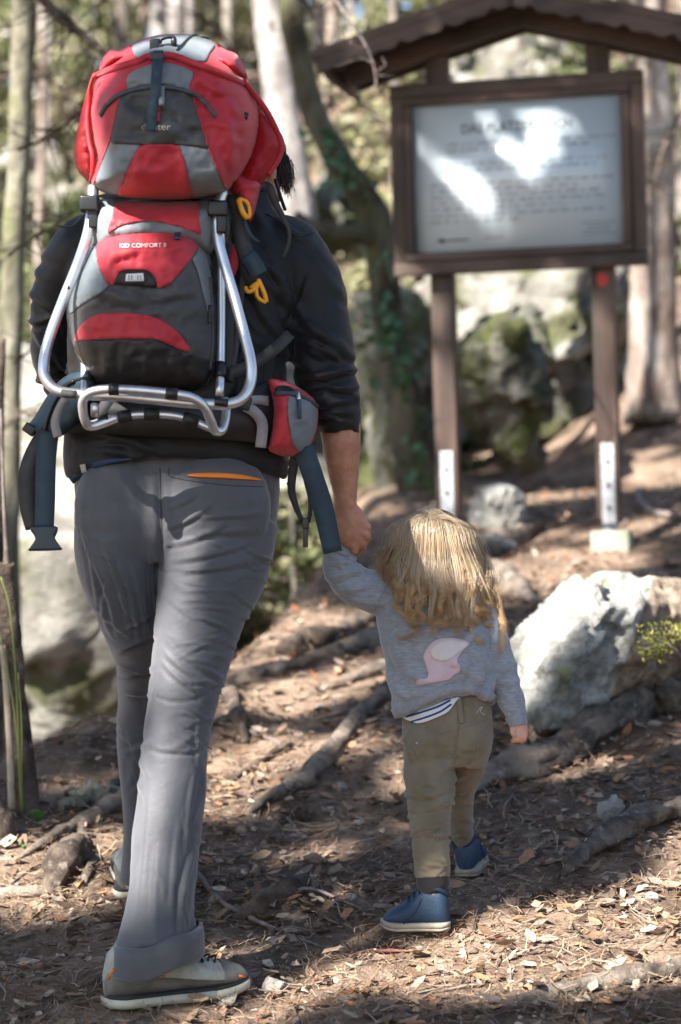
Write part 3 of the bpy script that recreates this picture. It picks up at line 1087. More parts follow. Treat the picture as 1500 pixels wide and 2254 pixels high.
def man_trousers():
    hips = limb([(391, 985, 5.12, 205, .115), (391, 1020, 5.12, 221, .128), (391, 1060, 5.12, 226, .135), (391, 1120, 5.11, 222, .138), (389, 1180, 5.11, 216, .132), (386, 1235, 5.11, 196, .105)], 40, 5, 2.3, True)
    but1 = ellipsoid(P(268, 1125, 5.04), (.10, .075, .14))
    but2 = ellipsoid(P(480, 1118, 5.02), (.112, .078, .125))
    rl = limb([(487, 1140, 5.08, 128, .118), (470, 1250, 5.06, 122, .118), (442, 1350, 5.03, 100, .104), (421, 1450, 5.01, 87, .092), (402, 1540, 4.99, 78, .08), (385, 1650, 4.97, 73, .075),
               (378, 1750, 4.95, 75, .076), (366, 1850, 4.92, 76, .078), (359, 1950, 4.89, 74, .078), (350, 2030, 4.875, 80, .082), (347, 2078, 4.866, 91, .09), (348, 2094, 4.862, 90, .09)], 36, 6)
    ll = limb([(257, 1150, 5.08, 94, .118), (261, 1235, 5.105, 92, .122), (286, 1330, 5.17, 78, .11), (306, 1430, 5.29, 54, .094), (308, 1520, 5.39, 47, .082), (308, 1620, 5.43, 51, .075), (312, 1720, 5.46, 47, .07),
               (316, 1800, 5.48, 44, .068), (318, 1880, 5.5, 48, .075), (316, 1935, 5.51, 52, .08)], 32, 6)
    me = remesh([hips, but1, but2, rl, ll], .0046, 5)
    v = get_v(me)
    px, py, d = unP(v)
    F = []
    R = rand_folds
    # seat and thigh: tension lines from the seat seam, cross folds at the right thigh, bunching behind the knees, long drape below
    F += [(365, 1120, 440, 1080, 8, .004, 6), (360, 1165, 470, 1105, 8, .005, 8), (358, 1200, 500, 1150, 9, .006, 10), (370, 1235, 560, 1190, 9, .006, 8), (380, 1262, 590, 1225, 8, .006, 6),
          (430, 1140, 600, 1130, 8, .004), (420, 1175, 605, 1165, 9, .004)]
    F += R(30, 450, 595, 1190, 1430, 10, 14, 105, 4.6, .0032, 11)
    F += R(5, 350, 470, 1260, 1420, 25, 16, 110, 9, .0015, 12)
    F += [(350, 1420, 430, 1490, 8, .004, 6), (352, 1450, 470, 1540, 8, .005, 10), (400, 1440, 505, 1500, 8, .005, 4)]
    F += R(22, 410, 505, 1420, 1640, 16, 16, 80, 4.6, .003, 13)
    F += R(3, 330, 460, 1560, 1700, -12, 14, 100, 7, .0015, 14)
    F += [(440, 1580, 445, 1700, 9, .003, 6), (450, 1690, 420, 1830, 7, .005, -8), (430, 1700, 415, 1900, 7, .0035, 8), (400, 1780, 380, 2060, 9, .003, 6), (330, 1700, 300, 2050, 14, .004, -5),
          (425, 1880, 400, 2060, 9, .007, 10), (350, 1860, 345, 2080, 12, .004, 5), (440, 1930, 420, 2080, 8, .005, -6)]
    F += R(6, 400, 460, 1700, 2080, 80, 18, 80, 6, .003, 15)
    F += R(4, 290, 440, 1930, 2080, 75, 20, 70, 9, .002, 16)
    # left leg: long diagonal folds to the knee, bunched there
    F += [(190, 1200, 260, 1400, 8, .005, -8), (220, 1180, 290, 1400, 8, .006, -6), (250, 1210, 310, 1420, 8, .006, -6), (285, 1230, 325, 1430, 8, .006, -5), (180, 1160, 215, 1330, 7, .004, -4),
          (260, 1390, 340, 1340, 7, .006, 6), (255, 1440, 345, 1400, 7, .007, -6), (255, 1460, 345, 1480, 6, .007, 6), (255, 1490, 345, 1465, 6, .006, 6), (258, 1520, 340, 1530, 7, .004, 4),
          (330, 1200, 340, 1400, 7, .004, 4)]
    F += R(12, 170, 340, 1120, 1400, 68, 14, 120, 6, .0035, 17)
    F += R(8, 255, 340, 1540, 1760, 70, 30, 90, 8, .003, 18)
    F = [(*f[:4], f[4] * .72, f[5] * .95, *f[6:]) for f in F]
    folds(me, F)
    # seat seam groove and knee darts
    v, n = get_v(me), get_n(me)
    px, py, d = unP(v)
    gr = -.010 * np.exp(-((px - (350 + (py - 1030) * .03)) / 7) ** 2) * smooth01((py - 1020) / 80) * smooth01((1270 - py) / 60) * (d < 5.1)
    for (x0, y0, x1, y1, bw) in [(345, 1535, 470, 1515, -20), (330, 1650, 475, 1640, -16), (352, 1255, 600, 1240, -14)]:
        L = math.hypot(x1 - x0, y1 - y0)
        t = ((px - x0) * (x1 - x0) + (py - y0) * (y1 - y0)) / L / L
        s = -(px - x0) * (y1 - y0) / L + (py - y0) * (x1 - x0) / L - bw * 4 * t * (1 - t) * -1
        gr -= .0035 * np.exp(-(s / 4) ** 2) * ((t > 0) & (t < 1))
    set_v(me, v + n * gr[:, None])
    noise_disp(me, .0006, 28, 3, 21)
    t = obj('trousers', me, M_trous, MAN)
    # turned cuff of the near leg
    th = np.linspace(0, 2 * np.pi, 48, endpoint=False)
    rings = []
    for (py, w, dp) in ((2054, 90, .09), (2057, 98, .098), (2080, 101, .102), (2116, 103, .104), (2121, 101, .102), (2120, 96, .097), (2098, 91, .092)):
        c = P(349, py, 4.866)
        rr = []
        for a in th:
            x, y = math.cos(a) * w / FOC * 4.866, math.sin(a) * dp
            sag = -.012 * (1 - math.cos(a + .4) ** 2) * (1 if py > 2080 else .6) * (1 if math.sin(a) < 0 else -.3)
            rr.append(c + RIGHT * x + FWD * y + UP * (sag + .018 * math.cos(a)) + UP * .003 * math.sin(5 * a + 1))
        rings.append(np.array(rr))
    mk('trouser_cuff', loft(rings, False), M_trous, t)
    # back pocket slit with its orange lining, waist label
    def surf(px_, py_):
        vv = get_v(me)
        a, b, c = unP(vv)
        m = c < 5.14
        q = np.argmin((a[m][None] - px_[:, None]) ** 2 + (b[m][None] - py_[:, None]) ** 2, 1)
        return c[m][q]
    pk = np.array([(412, 1046), (440, 1041), (490, 1041), (540, 1046), (582, 1057), (540, 1055), (490, 1052), (440, 1050)], float)
    mk('pocket_zip', slab(pk, lambda x, y: surf(x, y) - .005, lambda x, y: surf(x, y) + .004, 6, 4), M_orange, t)
    sfs = nearest_d(me, 5.2)
    # seams: seat, side, inner leg, knee darts
    for pts, r in (([(352, 1030), (354, 1090), (356, 1150), (360, 1195)], .0012), ([(592, 1080), (594, 1160), (574, 1250), (528, 1340), (494, 1430)], .0012), ([(345, 1535), (395, 1512), (440, 1510), (490, 1530)], .0011),
                   ([(322, 1650), (370, 1632), (420, 1634), (468, 1648)], .0011), ([(358, 1262), (420, 1248), (500, 1250), (575, 1262)], .0011), ([(372, 1030), (380, 1050), (480, 1066), (590, 1072)], .0009), ([(330, 1660), (318, 1780), (300, 1900), (290, 2050)], .0011)):
        k = catmull(np.array(pts, float), 8)
        mk('seam', tube(P(k[:, 0], k[:, 1], sfs(k[:, 0], k[:, 1]) - .001), r, 5), M_seam, t)
    return surf
man_surf = man_trousers()

def man_jacket():
    tor = limb([(389, 1035, 5.12, 240, .150), (389, 1000, 5.12, 248, .155), (388, 900, 5.12, 240, .14), (392, 800, 5.13, 240, .135), (400, 700, 5.14, 250, .14), (405, 620, 5.15, 258, .145), (410, 560, 5.16, 258, .135),
                (420, 512, 5.17, 235, .12), (448, 472, 5.18, 172, .10), (492, 438, 5.2, 108, .088), (520, 408, 5.22, 80, .078)], 44, 6, 2.4, True)
    ra = limb([(560, 555, 5.16, 70, .08), (628, 548, 5.16, 76, .085), (668, 602, 5.15, 76, .082), (697, 680, 5.14, 70, .076), (710, 760, 5.13, 68, .074), (718, 832, 5.14, 68, .072), (735, 890, 5.155, 62, .066), (749, 938, 5.165, 50, .058), (750, 946, 5.166, 44, .05)], 32, 6)
    la = limb([(250, 555, 5.17, 72, .08), (190, 550, 5.17, 74, .085), (148, 615, 5.2, 68, .075), (122, 700, 5.24, 56, .065), (122, 780, 5.30, 50, .06), (150, 850, 5.42, 48, .055), (215, 885, 5.54, 44, .05)], 28, 6)
    me = remesh([tor, ra, la], .0056, 5)
    v = get_v(me)
    px, py, d = unP(v)
    # hem rides up over the seat, hangs at the sides
    k = smooth01((py - 940) / 90)
    v = v + np.outer(k * (-((px - 388) / 250) ** 2 * .045 + .022), UP)
    set_v(me, v)
    R = rand_folds
    F = R(7, 650, 780, 760, 880, 15, 25, 130, 8, .008, 31) + R(6, 640, 760, 620, 760, 55, 20, 130, 9, .006, 32) + R(5, 700, 795, 860, 940, 5, 12, 110, 7, .006, 33)
    F += [(655, 842, 795, 815, 7, .012, -8), (660, 850, 790, 845, 6, -.008, -6), (690, 905, 795, 880, 7, .008, -8), (560, 480, 640, 600, 10, .006, 10), (600, 470, 690, 545, 9, .006, 6), (590, 560, 650, 740, 10, .006, -8), (530, 600, 630, 760, 10, .006, 8)]
    F += R(12, 520, 650, 500, 850, 60, 20, 150, 9, .006, 34) + R(9, 70, 180, 560, 860, 20, 30, 110, 8, .007, 35) + R(10, 140, 640, 950, 1050, 5, 12, 140, 7, .004, 36)
    folds(me, F)
    noise_disp(me, .003, 14, 3, 41)
    o = obj('jacket', me, M_jacket, MAN)
    # collar and shoulder seam
    mk('shoulder_seam', ptube([(585, 470, 5.09), (620, 490, 5.075), (655, 520, 5.075), (690, 512, 5.1)], 2.2, 6), M_jacket, o)
    # under layer showing at the left hip
    mk('shirt_hem', ribbon([(158, 1058, 5.06), (185, 1035, 5.02), (230, 1018, 4.985), (290, 1010, 4.965)], [16, 20, 12, 4], .004), M_navy, MAN)
    mk('shirt_tag', ribbon([(182, 1022, 5.0), (186, 1040, 5.0)], 12, .004, 3), M_tan, MAN)
man_jacket()

def shoe(L, W, H, m_up, m_cap, m_sole, m_out, parent, org, yaw, pitch=0.0, laces=True, small=False, name='shoe', collar=1.0):
    """shoe built along +x (toe) in its own frame: upper, toe cap, heel cap, midsole, outsole, tongue, laces, collar"""
    c, s = math.cos(yaw), math.sin(yaw)
    cp, sp = math.cos(pitch), math.sin(pitch)
    X = np.array([c * cp, s * cp, sp])
    Y = np.array([-s, c, 0])
    Z = np.cross(X, Y)
    def T(V):
        return np.asarray(org) + np.asarray(V) @ np.array([X, Y, Z])
    xs = np.linspace(0, 1, 26)
    def halfw(t):
        return W / 2 * (np.interp(t, [0, .04, .12, .3, .45, .62, .75, .88, .96, 1], [.18, .48, .68, .70, .72, .9, 1.0, .88, .55, .2]))
    def bend(t):
        return W * .06 * np.sin(t * np.pi) * -1
    th_ = .15 * H if not small else .14 * H
    def prof(t):
        return H * np.interp(t, [0, .03, .1, .3, .4, .55, .7, .85, .95, 1], [.55, .82, .98 * collar, .97 * collar, .93, .76, .60, .48, .38, .22])
    th = np.linspace(0, 2 * np.pi, 28, endpoint=False)
    rings = []
    for t in xs:
        hw, top = halfw(t), prof(t)
        r = []
        for a in th:
            cy, cz = math.cos(a), math.sin(a)
            yy = np.sign(cy) * abs(cy) ** .8 * hw
            narrow = 1 - .42 * max(cz, 0) ** 1.2 * np.interp(t, [0, .3, .45, .6, 1], [.12, .2, .5, .75, .5])
            zz = th_ + (top - th_) * (.5 + .5 * np.sign(cz) * abs(cz) ** .75)
            r.append((t * L, yy * narrow + bend(t), zz))
        rings.append(np.array(r))
    V, F = loft(rings)
    up = mk(name, (T(V), F), m_up, parent)
    # midsole / outsole: outline extruded with rocker
    def sole(z0, z1, grow, m, nm):
        tt = np.concatenate([np.linspace(0, 1, 30), np.linspace(1, 0, 30)[1:-1]])
        sd = np.concatenate([np.ones(30), -np.ones(28)])
        pts = np.stack([-.008 * grow / .004 * 0 + tt * (L + 2 * grow) - grow, sd * (halfw(tt) + grow) + bend(tt)], 1)
        rk = .10 * H * np.clip((tt - .72) / .28, 0, 1) ** 2 + .04 * H * np.clip((.12 - tt) / .12, 0, 1)
        n = len(pts)
        lower = np.stack([pts[:, 0], pts[:, 1] * .95, z0 + rk], 1)
        midr = np.stack([pts[:, 0], pts[:, 1], (z0 + z1) / 2 + rk], 1)
        upper = np.stack([pts[:, 0], pts[:, 1] * .97, z1 + rk * .9], 1)
        VV, FF = loft([lower, midr, upper])
        return mk(nm, (T(VV), FF), m, up)
    cut = .45 if small else .92
    sole(.0, th_ * cut, .003 if small else .006, m_out, 'outsole')
    sole(th_ * (cut + .001), th_ * 1.25, .005 if not small else .003, m_sole, 'midsole')
    if m_cap is not None:
        def shell(t0, t1, zmax, grow, m, nm, slope=0):
            rr = []
            for t in np.linspace(t0, t1, 14):
                hw, top = halfw(t) + grow, prof(t) + grow
                r = []
                zc = th_ + (top - th_) * (zmax if callable(zmax) is False else zmax(t))
                for a in np.linspace(-np.pi * .45, np.pi * 1.45, 26):
                    cy, cz = math.cos(a), math.sin(a)
                    yy = np.sign(cy) * abs(cy) ** .8 * hw
                    narrow = 1 - .42 * max(cz, 0) ** 1.2 * np.interp(t, [0, .3, .45, .6, 1], [.12, .2, .5, .75, .5])
                    zz = th_ + (top - th_) * (.5 + .5 * np.sign(cz) * abs(cz) ** .75)
                    r.append((t * L + (grow if t1 == 1 else -grow) * .5, yy * narrow + bend(t), min(zz, zc + .001 * cz)))
                rr.append(np.array(r))
            VV = np.concatenate(rr)
            FF = grid_faces(len(rr), 26, False)
            return mk(nm, (T(VV), FF), m, up)
        shell(.80, 1, 1.1, .0022, m_cap, 'toe_cap')
        shell(0, .30, .62, .0022, m_cap, 'heel_cap')
        shell(.30, .80, .34, .0018, m_cap, 'side_rand')
    if laces:
        for k in range(5):
            t = (.57 if not small else .42) + .045 * k
            w_ = halfw(t) * .5
            z_ = prof(t) + .003
            mk('lace', tube(T([(t * L, -w_ + bend(t), z_ - .006), ((t + .03) * L, bend(t), z_ + .003), ((t + .01) * L, w_ + bend(t), z_ - .006)]), .0022, 6, True, 4), M_lace, up)
    return up, T, halfw, prof, bend

def man_shoes():
    toe, heel = TOE, HEEL
    dirv = np.array([toe[0] - heel[0], toe[1] - heel[1]])
    L = .297
    yaw = math.atan2(dirv[1], dirv[0])
    org = np.array([heel[0], heel[1], ZR])
    up, T, hw, pf, bd = shoe(L, .108, .128, M_shoe, M_shoed, M_shoek, M_sole, MAN, org, yaw, math.radians(3.0), True, name='hiking_shoe')
    up['label'] = 'sage and charcoal hiking shoe with cream sole and orange flashes'
    for pts in ([(.02, .30, .55), (.06, .32, .68)], [(.30, .33, .55), (.40, .33, .40)], [(.90, .30, .42), (.95, .30, .32)]):
        q = []
        for t, _, zf in pts:
            q.append((t * L, -hw(t) * .97 + bd(t) - .004, .02 + pf(t) * zf * .8))
        mk('orange_flash', tube(T(q), .0028, 6), M_orange, up)
    for (a, b) in (((.62, .40), (.67, .72)), ((.67, .72), (.72, .42)), ((.72, .42), (.76, .74)), ((.76, .74), (.80, .45))):
        q = [(t * L, -hw(t) * (.98 - .25 * z) + bd(t) - .003, .018 + pf(t) * z) for t, z in (a, b)]
        mk('reflective_stitch', tube(T(q), .0013, 5), M_tan, up)
    mk('lace_bow', tube(T([(.60 * L, 0, .098), (.64 * L, -.03, .092), (.67 * L, -.042, .074), (.63 * L, -.03, .088), (.60 * L, .0, .1), (.66 * L, .03, .085)]), .0024, 6, True, 5), M_lace, up)
    org2 = np.array([FLp[0] - .012, FLp[1] - .06, ZL])
    shoe(L, .108, .115, M_shoe, M_shoed, M_shoek, M_sole, MAN, org2, math.radians(93), math.radians(8), False, name='hiking_shoe')
man_shoes()

# ---------------------------------------------------------------- the child carrier on his back
M_red = mat('red pack cloth', (0.40, 0.022, 0.035), (0.47, 0.032, 0.045), 12, 0.6, 0.25, 380, sheen=.12, bdist=.002, spec=.35)
M_pgrey = mat('steel grey pack cloth', (0.135, 0.16, 0.175), (0.175, 0.20, 0.215), 10, 0.55, 0.25, 380, sheen=.1, bdist=.002, spec=.4)
M_dgrey = mat('charcoal pack cloth', (0.045, 0.046, 0.048), (0.062, 0.062, 0.064), 10, 0.6, 0.3, 380, sheen=.1, bdist=.002, spec=.4)
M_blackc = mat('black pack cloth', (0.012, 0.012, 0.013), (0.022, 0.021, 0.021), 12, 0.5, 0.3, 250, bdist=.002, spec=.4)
M_web = mat('blue grey webbing', (0.026, 0.048, 0.066), (0.036, 0.06, 0.08), 30, 0.65, 0.4, 500, bdist=.001, spec=.35)
M_webl = mat('light grey webbing', (0.26, 0.26, 0.27), (0.32, 0.32, 0.33), 30, 0.7, 0.3, 500, bdist=.001)
M_webk = mat('charcoal webbing', (0.03, 0.03, 0.03), (0.045, 0.044, 0.042), 30, 0.7, 0.3, 500, bdist=.001)
M_plast = mat('black plastic', (0.012, 0.013, 0.015), rough=.38)
M_blplast = mat('blue grey plastic', (0.022, 0.038, 0.052), rough=.4)
M_alu = mat('brushed aluminium tube', (0.62, 0.63, 0.65), (0.72, 0.73, 0.75), 20, 0.36, 0.06, 200, metal=.85, rvar=.06)
M_yel = mat('yellow plastic', (0.85, 0.36, 0.012), rough=.4)
M_zip = mat('grey zip tape', (0.055, 0.062, 0.07), rough=.6)
M_white = mat('white print', (0.72, 0.72, 0.72), rough=.6)
M_logo = mat('dull silver print', (0.36, 0.31, 0.28), rough=.5)

# red mesh of the side wings: a real net of thin threads reads as see-through cloth
M_net = bpy.data.materials.new('red mesh cloth')
M_net.use_nodes = True
def net_nodes():
    N, L = M_net.node_tree.nodes, M_net.node_tree.links
    b = N['Principled BSDF']
    b.inputs['Base Color'].default_value = (.52, .025, .035, 1)
    b.inputs['Roughness'].default_value = .6
    tr = N.new('ShaderNodeBsdfTransparent')
    tl = N.new('ShaderNodeBsdfTranslucent')
    tl.inputs[0].default_value = (.6, .03, .035, 1)
    m1, m2 = N.new('ShaderNodeMixShader'), N.new('ShaderNodeMixShader')
    m1.inputs[0].default_value = .45
    L.new(b.outputs[0], m1.inputs[1])
    L.new(tl.outputs[0], m1.inputs[2])
    tc = N.new('ShaderNodeTexCoord')
    vo = N.new('ShaderNodeTexVoronoi')
    vo.inputs['Scale'].default_value = 420
    L.new(tc.outputs['Object'], vo.inputs['Vector'])
    mr = N.new('ShaderNodeMath')
    mr.operation = 'LESS_THAN'
    mr.inputs[1].default_value = .30
    L.new(vo.outputs['Distance'], mr.inputs[0])
    L.new(mr.outputs[0], m2.inputs[0])
    L.new(m1.outputs[0], m2.inputs[1])
    L.new(tr.outputs[0], m2.inputs[2])
    L.new(m2.outputs[0], N['Material Output'].inputs[0])
net_nodes()

PACK = thing('child_carrier_backpack', 'red and grey framed child carrier backpack worn by the adult', 'backpack', P(340, 905, 4.86))
def pk(name, vf, m, parent=None, smooth=True):
    return mk(name, vf, m, parent or PACK, smooth)

# --- hooded upper bag
up_out = [(300, 92), (350, 77), (410, 75), (455, 82), (492, 104), (525, 135), (552, 185), (572, 245), (566, 310), (545, 365), (515, 408), (498, 424), (430, 438), (340, 440), (262, 434), (212, 414), (200, 398), (214, 350), (205, 300), (200, 240), (210, 185), (232, 140), (262, 112)]
UPP = Puff(up_out, 5.0, .20, 70, .035, .012, .014, 3, 5, (0.00012, -.00012), [(205, 390, 235, 240, 10, .010), (215, 380, 255, 300, 9, .008), (520, 400, 500, 250, 12, .010), (545, 330, 500, 300, 9, .009), (500, 420, 470, 330, 9, .008), (250, 180, 330, 165, 10, .008), (430, 175, 520, 215, 10, .009), (280, 345, 400, 350, 14, .005), (300, 415, 400, 410, 12, .006), (535, 260, 470, 200, 9, .008), (215, 200, 260, 230, 9, .007), (260, 300, 330, 250, 12, .004)])
body_up = pk('upper_bag', UPP.solid(7), M_red)
pk('top_cap_panel', UPP.panel([(292, 102), (318, 88), (352, 78), (410, 76), (455, 83), (474, 101), (462, 118), (450, 136), (405, 127), (372, 122), (338, 124), (302, 126)]), M_pgrey, body_up)
pk('upper_grey_panel', UPP.panel([(284, 164), (332, 142), (378, 140), (424, 158), (418, 184), (415, 200), (378, 188), (345, 185), (312, 188), (283, 196)]), M_pgrey, body_up)
pk('pocket_panel', UPP.panel([(263, 212), (300, 200), (345, 193), (392, 198), (424, 212), (436, 250), (450, 290), (460, 326), (430, 322), (392, 318), (310, 318), (280, 316), (243, 312), (252, 262)], .006), M_dgrey, body_up)
pk('lower_grey_panel', UPP.panel([(241, 313), (275, 318), (309, 320), (296, 345), (284, 372), (272, 402), (262, 433), (230, 424), (206, 406), (222, 362)], .004), M_pgrey, body_up)
pk('lower_grey_panel', UPP.panel([(392, 320), (430, 324), (460, 328), (476, 365), (490, 395), (499, 416), (465, 428), (422, 435), (414, 395), (404, 350)], .004), M_pgrey, body_up)
pk('red_inset_panel', UPP.panel([(312, 321), (350, 318), (390, 321), (403, 352), (413, 395), (421, 435), (340, 438), (263, 432), (272, 402), (284, 373), (297, 345)], .0075), M_red, body_up)
for pts in ([(241, 313), (222, 362), (206, 406)], [(460, 328), (476, 365), (498, 415)], [(309, 320), (284, 372), (262, 433)], [(392, 320), (406, 360), (421, 435)],
            [(263, 212), (252, 262), (242, 312)], [(425, 212), (438, 255), (460, 326)]):
    pk('seam', UPP.line(pts, 1.6, .006, 5), M_red, body_up)
z1 = pk('pocket_zip', UPP.web([(221, 254), (236, 230), (262, 209), (300, 196), (345, 190), (392, 195), (430, 208), (455, 230), (476, 258)], 9, .010, .004), M_zip, body_up)
pk('zip_pull', UPP.web([(357, 190), (356, 232)], 12, .018, .003), M_pgrey, z1)
pk('zip_tab', UPP.web([(350, 236), (348, 266)], 6, .013, .002), M_red, z1)
# hem cord of the sun hood runs across the bag and round the wings
cord = pk('hood_hem', UPP.web([(208, 168), (250, 150), (300, 136), (330, 123), (345, 128), (362, 121), (388, 124), (430, 140), (480, 158), (538, 182)], 13, .013, .006), M_red)
pk('hem_edge', ptube([(538, 180, 4.89), (560, 208, 4.93), (590, 250, 4.98), (612, 295, 5.02), (620, 325, 5.03), (612, 352, 5.03), (590, 385, 5.02)], 7, 8), M_red, cord)
pk('hem_edge', ptube([(208, 166, 4.88), (200, 190, 4.92), (196, 225, 4.94), (192, 260, 4.94), (196, 310, 4.93), (204, 345, 4.92), (203, 385, 4.93), (200, 400, 4.95)], 5, 8), M_red, cord)
# hood bulges either side of the cap
for poly, seed in (([(233, 118), (246, 108), (264, 112), (290, 100), (303, 128), (262, 142), (228, 158), (216, 165), (222, 138)], 5), ([(476, 102), (498, 110), (520, 118), (534, 140), (545, 172), (520, 168), (480, 152), (452, 138)], 6)):
    q = Puff(poly, 4.97, .10, 30, .02, .008, .03, seed, 4)
    pk('hood_fold', q.solid(6), M_red)
# wings of red net
wl = Puff([(204, 168), (192, 200), (180, 245), (168, 300), (163, 335), (170, 372), (186, 392), (200, 402), (212, 380), (214, 330), (206, 270), (206, 210)], 4.99, .05, 30, .0, .012, .03, 8, 4)
wr = Puff([(540, 178), (566, 206), (594, 250), (614, 295), (621, 322), (612, 352), (590, 388), (572, 412), (556, 440), (520, 430), (528, 390), (548, 330), (560, 260), (552, 210)], 5.03, .06, 40, .0, .012, .03, 9, 4, (.0006, 0))
for q, edge in ((wl, None), (wr, None)):
    v2, f, _ = fill2d(q.poly, 7)
    pk('net_wing', (P(v2[:, 0], v2[:, 1], q.front(v2[:, 0], v2[:, 1])), f), M_net)
wr2 = Puff([(500, 400), (520, 380), (548, 385), (574, 400), (570, 430), (560, 470), (548, 492), (536, 470), (520, 440), (505, 425)], 5.03, .08, 25, .0, .008, .03, 10, 4)
pk('red_side_flap', wr2.solid(6), M_red)
pk('cord_toggle', ptube([(536, 254, 4.86), (546, 258, 4.86)], 9, 8, 3), M_plast)
# compression strap with buckle
st = pk('closing_strap', UPP.web([(349, 112), (347, 140), (344, 180), (340, 220), (335, 255), (331, 287)], 23, .021, .0025), M_web)
bk = box(P(346, 124, float(UPP.front(np.array([346.]), np.array([124.]))[0]) - .024), (.014, .006, .008), [RIGHT, FWD, UP], .002)
pk('strap_buckle', bk, M_plast, st)
dtop = float(UPP.front(np.array([350.]), np.array([98.]))[0])
pk('side_release_buckle', merge([box(P(341, 101, dtop - .015), (.010, .007, .014), [RIGHT, FWD, UP], .003), box(P(352, 108, dtop - .016), (.007, .006, .009), [RIGHT, FWD, UP], .002),
                                 tube(P([352, 356, 372, 384, 385, 380], [95, 86, 81, 84, 98, 104], dtop - .015), .004, 8, True, 4), ellipsoid(P(383, 92, dtop - .018), (.006, .005, .009)), box(P(370, 103, dtop - .015), (.014, .004, .004), [RIGHT, FWD, UP], .001)]), M_plast, st)
pk('cap_cord', UPP.line([(390, 110), (402, 98), (416, 84), (430, 78), (462, 86)], 3, .007, 6), M_plast)
def print_on(puff, body, x0, x1, y, hgt, m, name, parent, dx=0.0, off=.013, slope=0.0):
    V, F = text2d(body, 1.0)
    lo, hi = V[:, 0].min(), V[:, 0].max()
    px = x0 + (V[:, 0] - lo) / (hi - lo) * (x1 - x0)
    py = y - V[:, 1] * hgt / .7 + slope * (px - x0)
    pk(name, (P(px, py, puff.front(px, py) - off), F), m, parent, False)
print_on(UPP, 'deuter', 312, 376, 286, 15, M_logo, 'lettering', body_up, slope=.0)

# --- middle panel and lower bag
mid_out = [(206, 440), (262, 436), (430, 440), (478, 436), (482, 500), (470, 560), (420, 560), (240, 560), (205, 560), (196, 500)]
MID = Puff(mid_out, 5.0, .13, 60, .02, .008, .022, 12, 4)
mid = pk('middle_bag', MID.solid(8), M_pgrey)
pk('middle_red_panel', MID.panel([(262, 444), (350, 446), (434, 442), (438, 480), (442, 515), (400, 500), (330, 486), (270, 495), (238, 512), (248, 478)], .004), M_red, mid)
low_out = [(240, 500), (285, 486), (330, 482), (385, 487), (430, 505), (455, 540), (470, 600), (478, 690), (476, 790), (462, 845), (420, 862), (330, 864), (240, 858), (200, 836), (170, 790), (152, 730), (147, 680), (155, 630), (178, 575), (206, 530)]
LOW = Puff(low_out, 5.0, .155, 62, .045, .009, .018, 14, 5, (0, 0), [(230, 760, 235, 850, 8, .007), (270, 755, 268, 850, 7, .006), (320, 760, 325, 852, 8, .006), (380, 770, 372, 850, 8, .007), (425, 790, 410, 850, 8, .006), (190, 640, 330, 670, 12, .008), (300, 660, 440, 640, 11, .007), (240, 560, 350, 545, 12, .005), (430, 690, 470, 620, 9, .007), (350, 560, 420, 530, 9, .006), (165, 690, 230, 660, 9, .006)])
low = pk('lower_bag', LOW.solid(7), M_dgrey)
pk('red_pocket_panel', LOW.panel([(236, 512), (285, 494), (332, 489), (385, 494), (418, 505), (435, 522), (434, 550), (405, 590), (372, 626), (346, 633), (342, 612), (332, 600), (318, 594), (270, 595), (259, 608), (253, 626), (240, 626), (228, 608), (217, 585), (212, 550)], .004, sm=3), M_red, low)
pk('side_grey_panel', LOW.panel([(204, 540), (213, 552), (217, 585), (229, 610), (240, 628), (215, 650), (180, 672), (156, 690), (152, 670), (162, 628), (182, 580)], .003), M_pgrey, low)
pk('side_grey_panel', LOW.panel([(437, 524), (450, 545), (462, 590), (468, 650), (460, 690), (448, 650), (436, 600), (425, 572), (436, 550)], .003), M_pgrey, low)
lab = pk('black_label', LOW.panel([(271, 597), (318, 596), (331, 603), (340, 616), (343, 632), (300, 628), (254, 626), (260, 610)], .0065), M_blackc, low)
pk('white_label_print', LOW.panel([(278, 603), (316, 601), (318, 619), (276, 619)], .009, .002, sm=0), M_white, lab)
print_on(LOW, 'II II', 283, 311, 616, 11, M_logo, 'label_mark', lab, off=.0105)
pk('red_band', LOW.panel([(165, 752), (172, 726), (190, 705), (220, 691), (290, 689), (345, 700), (382, 722), (404, 746), (420, 772), (398, 770), (368, 756), (338, 746), (280, 745), (205, 747)], .004, sm=3), M_red, low)
pk('black_base_panel', LOW.panel([(166, 754), (205, 749), (280, 747), (338, 748), (368, 758), (398, 772), (430, 782), (472, 800), (462, 842), (420, 860), (330, 862), (240, 856), (202, 834), (174, 792)], .0025, sm=3), M_blackc, low)
z2 = pk('arched_zip', LOW.web([(186, 572), (206, 536), (240, 507), (285, 491), (332, 486), (385, 490), (425, 506), (450, 540), (464, 590)], 9, .008, .005), M_zip, low)
pk('zip_slider', LOW.web([(398, 489), (394, 502)], 10, .014, .005), M_alu, z2)
pk('zip_pull', LOW.web([(394, 498), (390, 526)], 13, .016, .004), M_blplast, z2)
pk('side_zip', LOW.web([(462, 610), (467, 680), (468, 750), (462, 815)], 8, .007, .004), M_zip, low)
pk('zip_pull', LOW.web([(463, 672), (462, 712)], 8, .013, .003), M_webk, low)
print_on(LOW, 'KID COMFORT II', 264, 366, 545, 9, M_white, 'lettering', low, off=.0075, slope=-.015)
# shadowed red side webs inside the frame
pk('red_side_web', ribbon([(508, 540, 4.99), (512, 580, 4.98), (503, 625, 4.98)], [16, 26, 10], .01), M_red)
pk('red_side_web', ribbon([(496, 650, 5.0), (494, 720, 5.0), (490, 800, 5.0)], [12, 12, 10], .01), M_red)
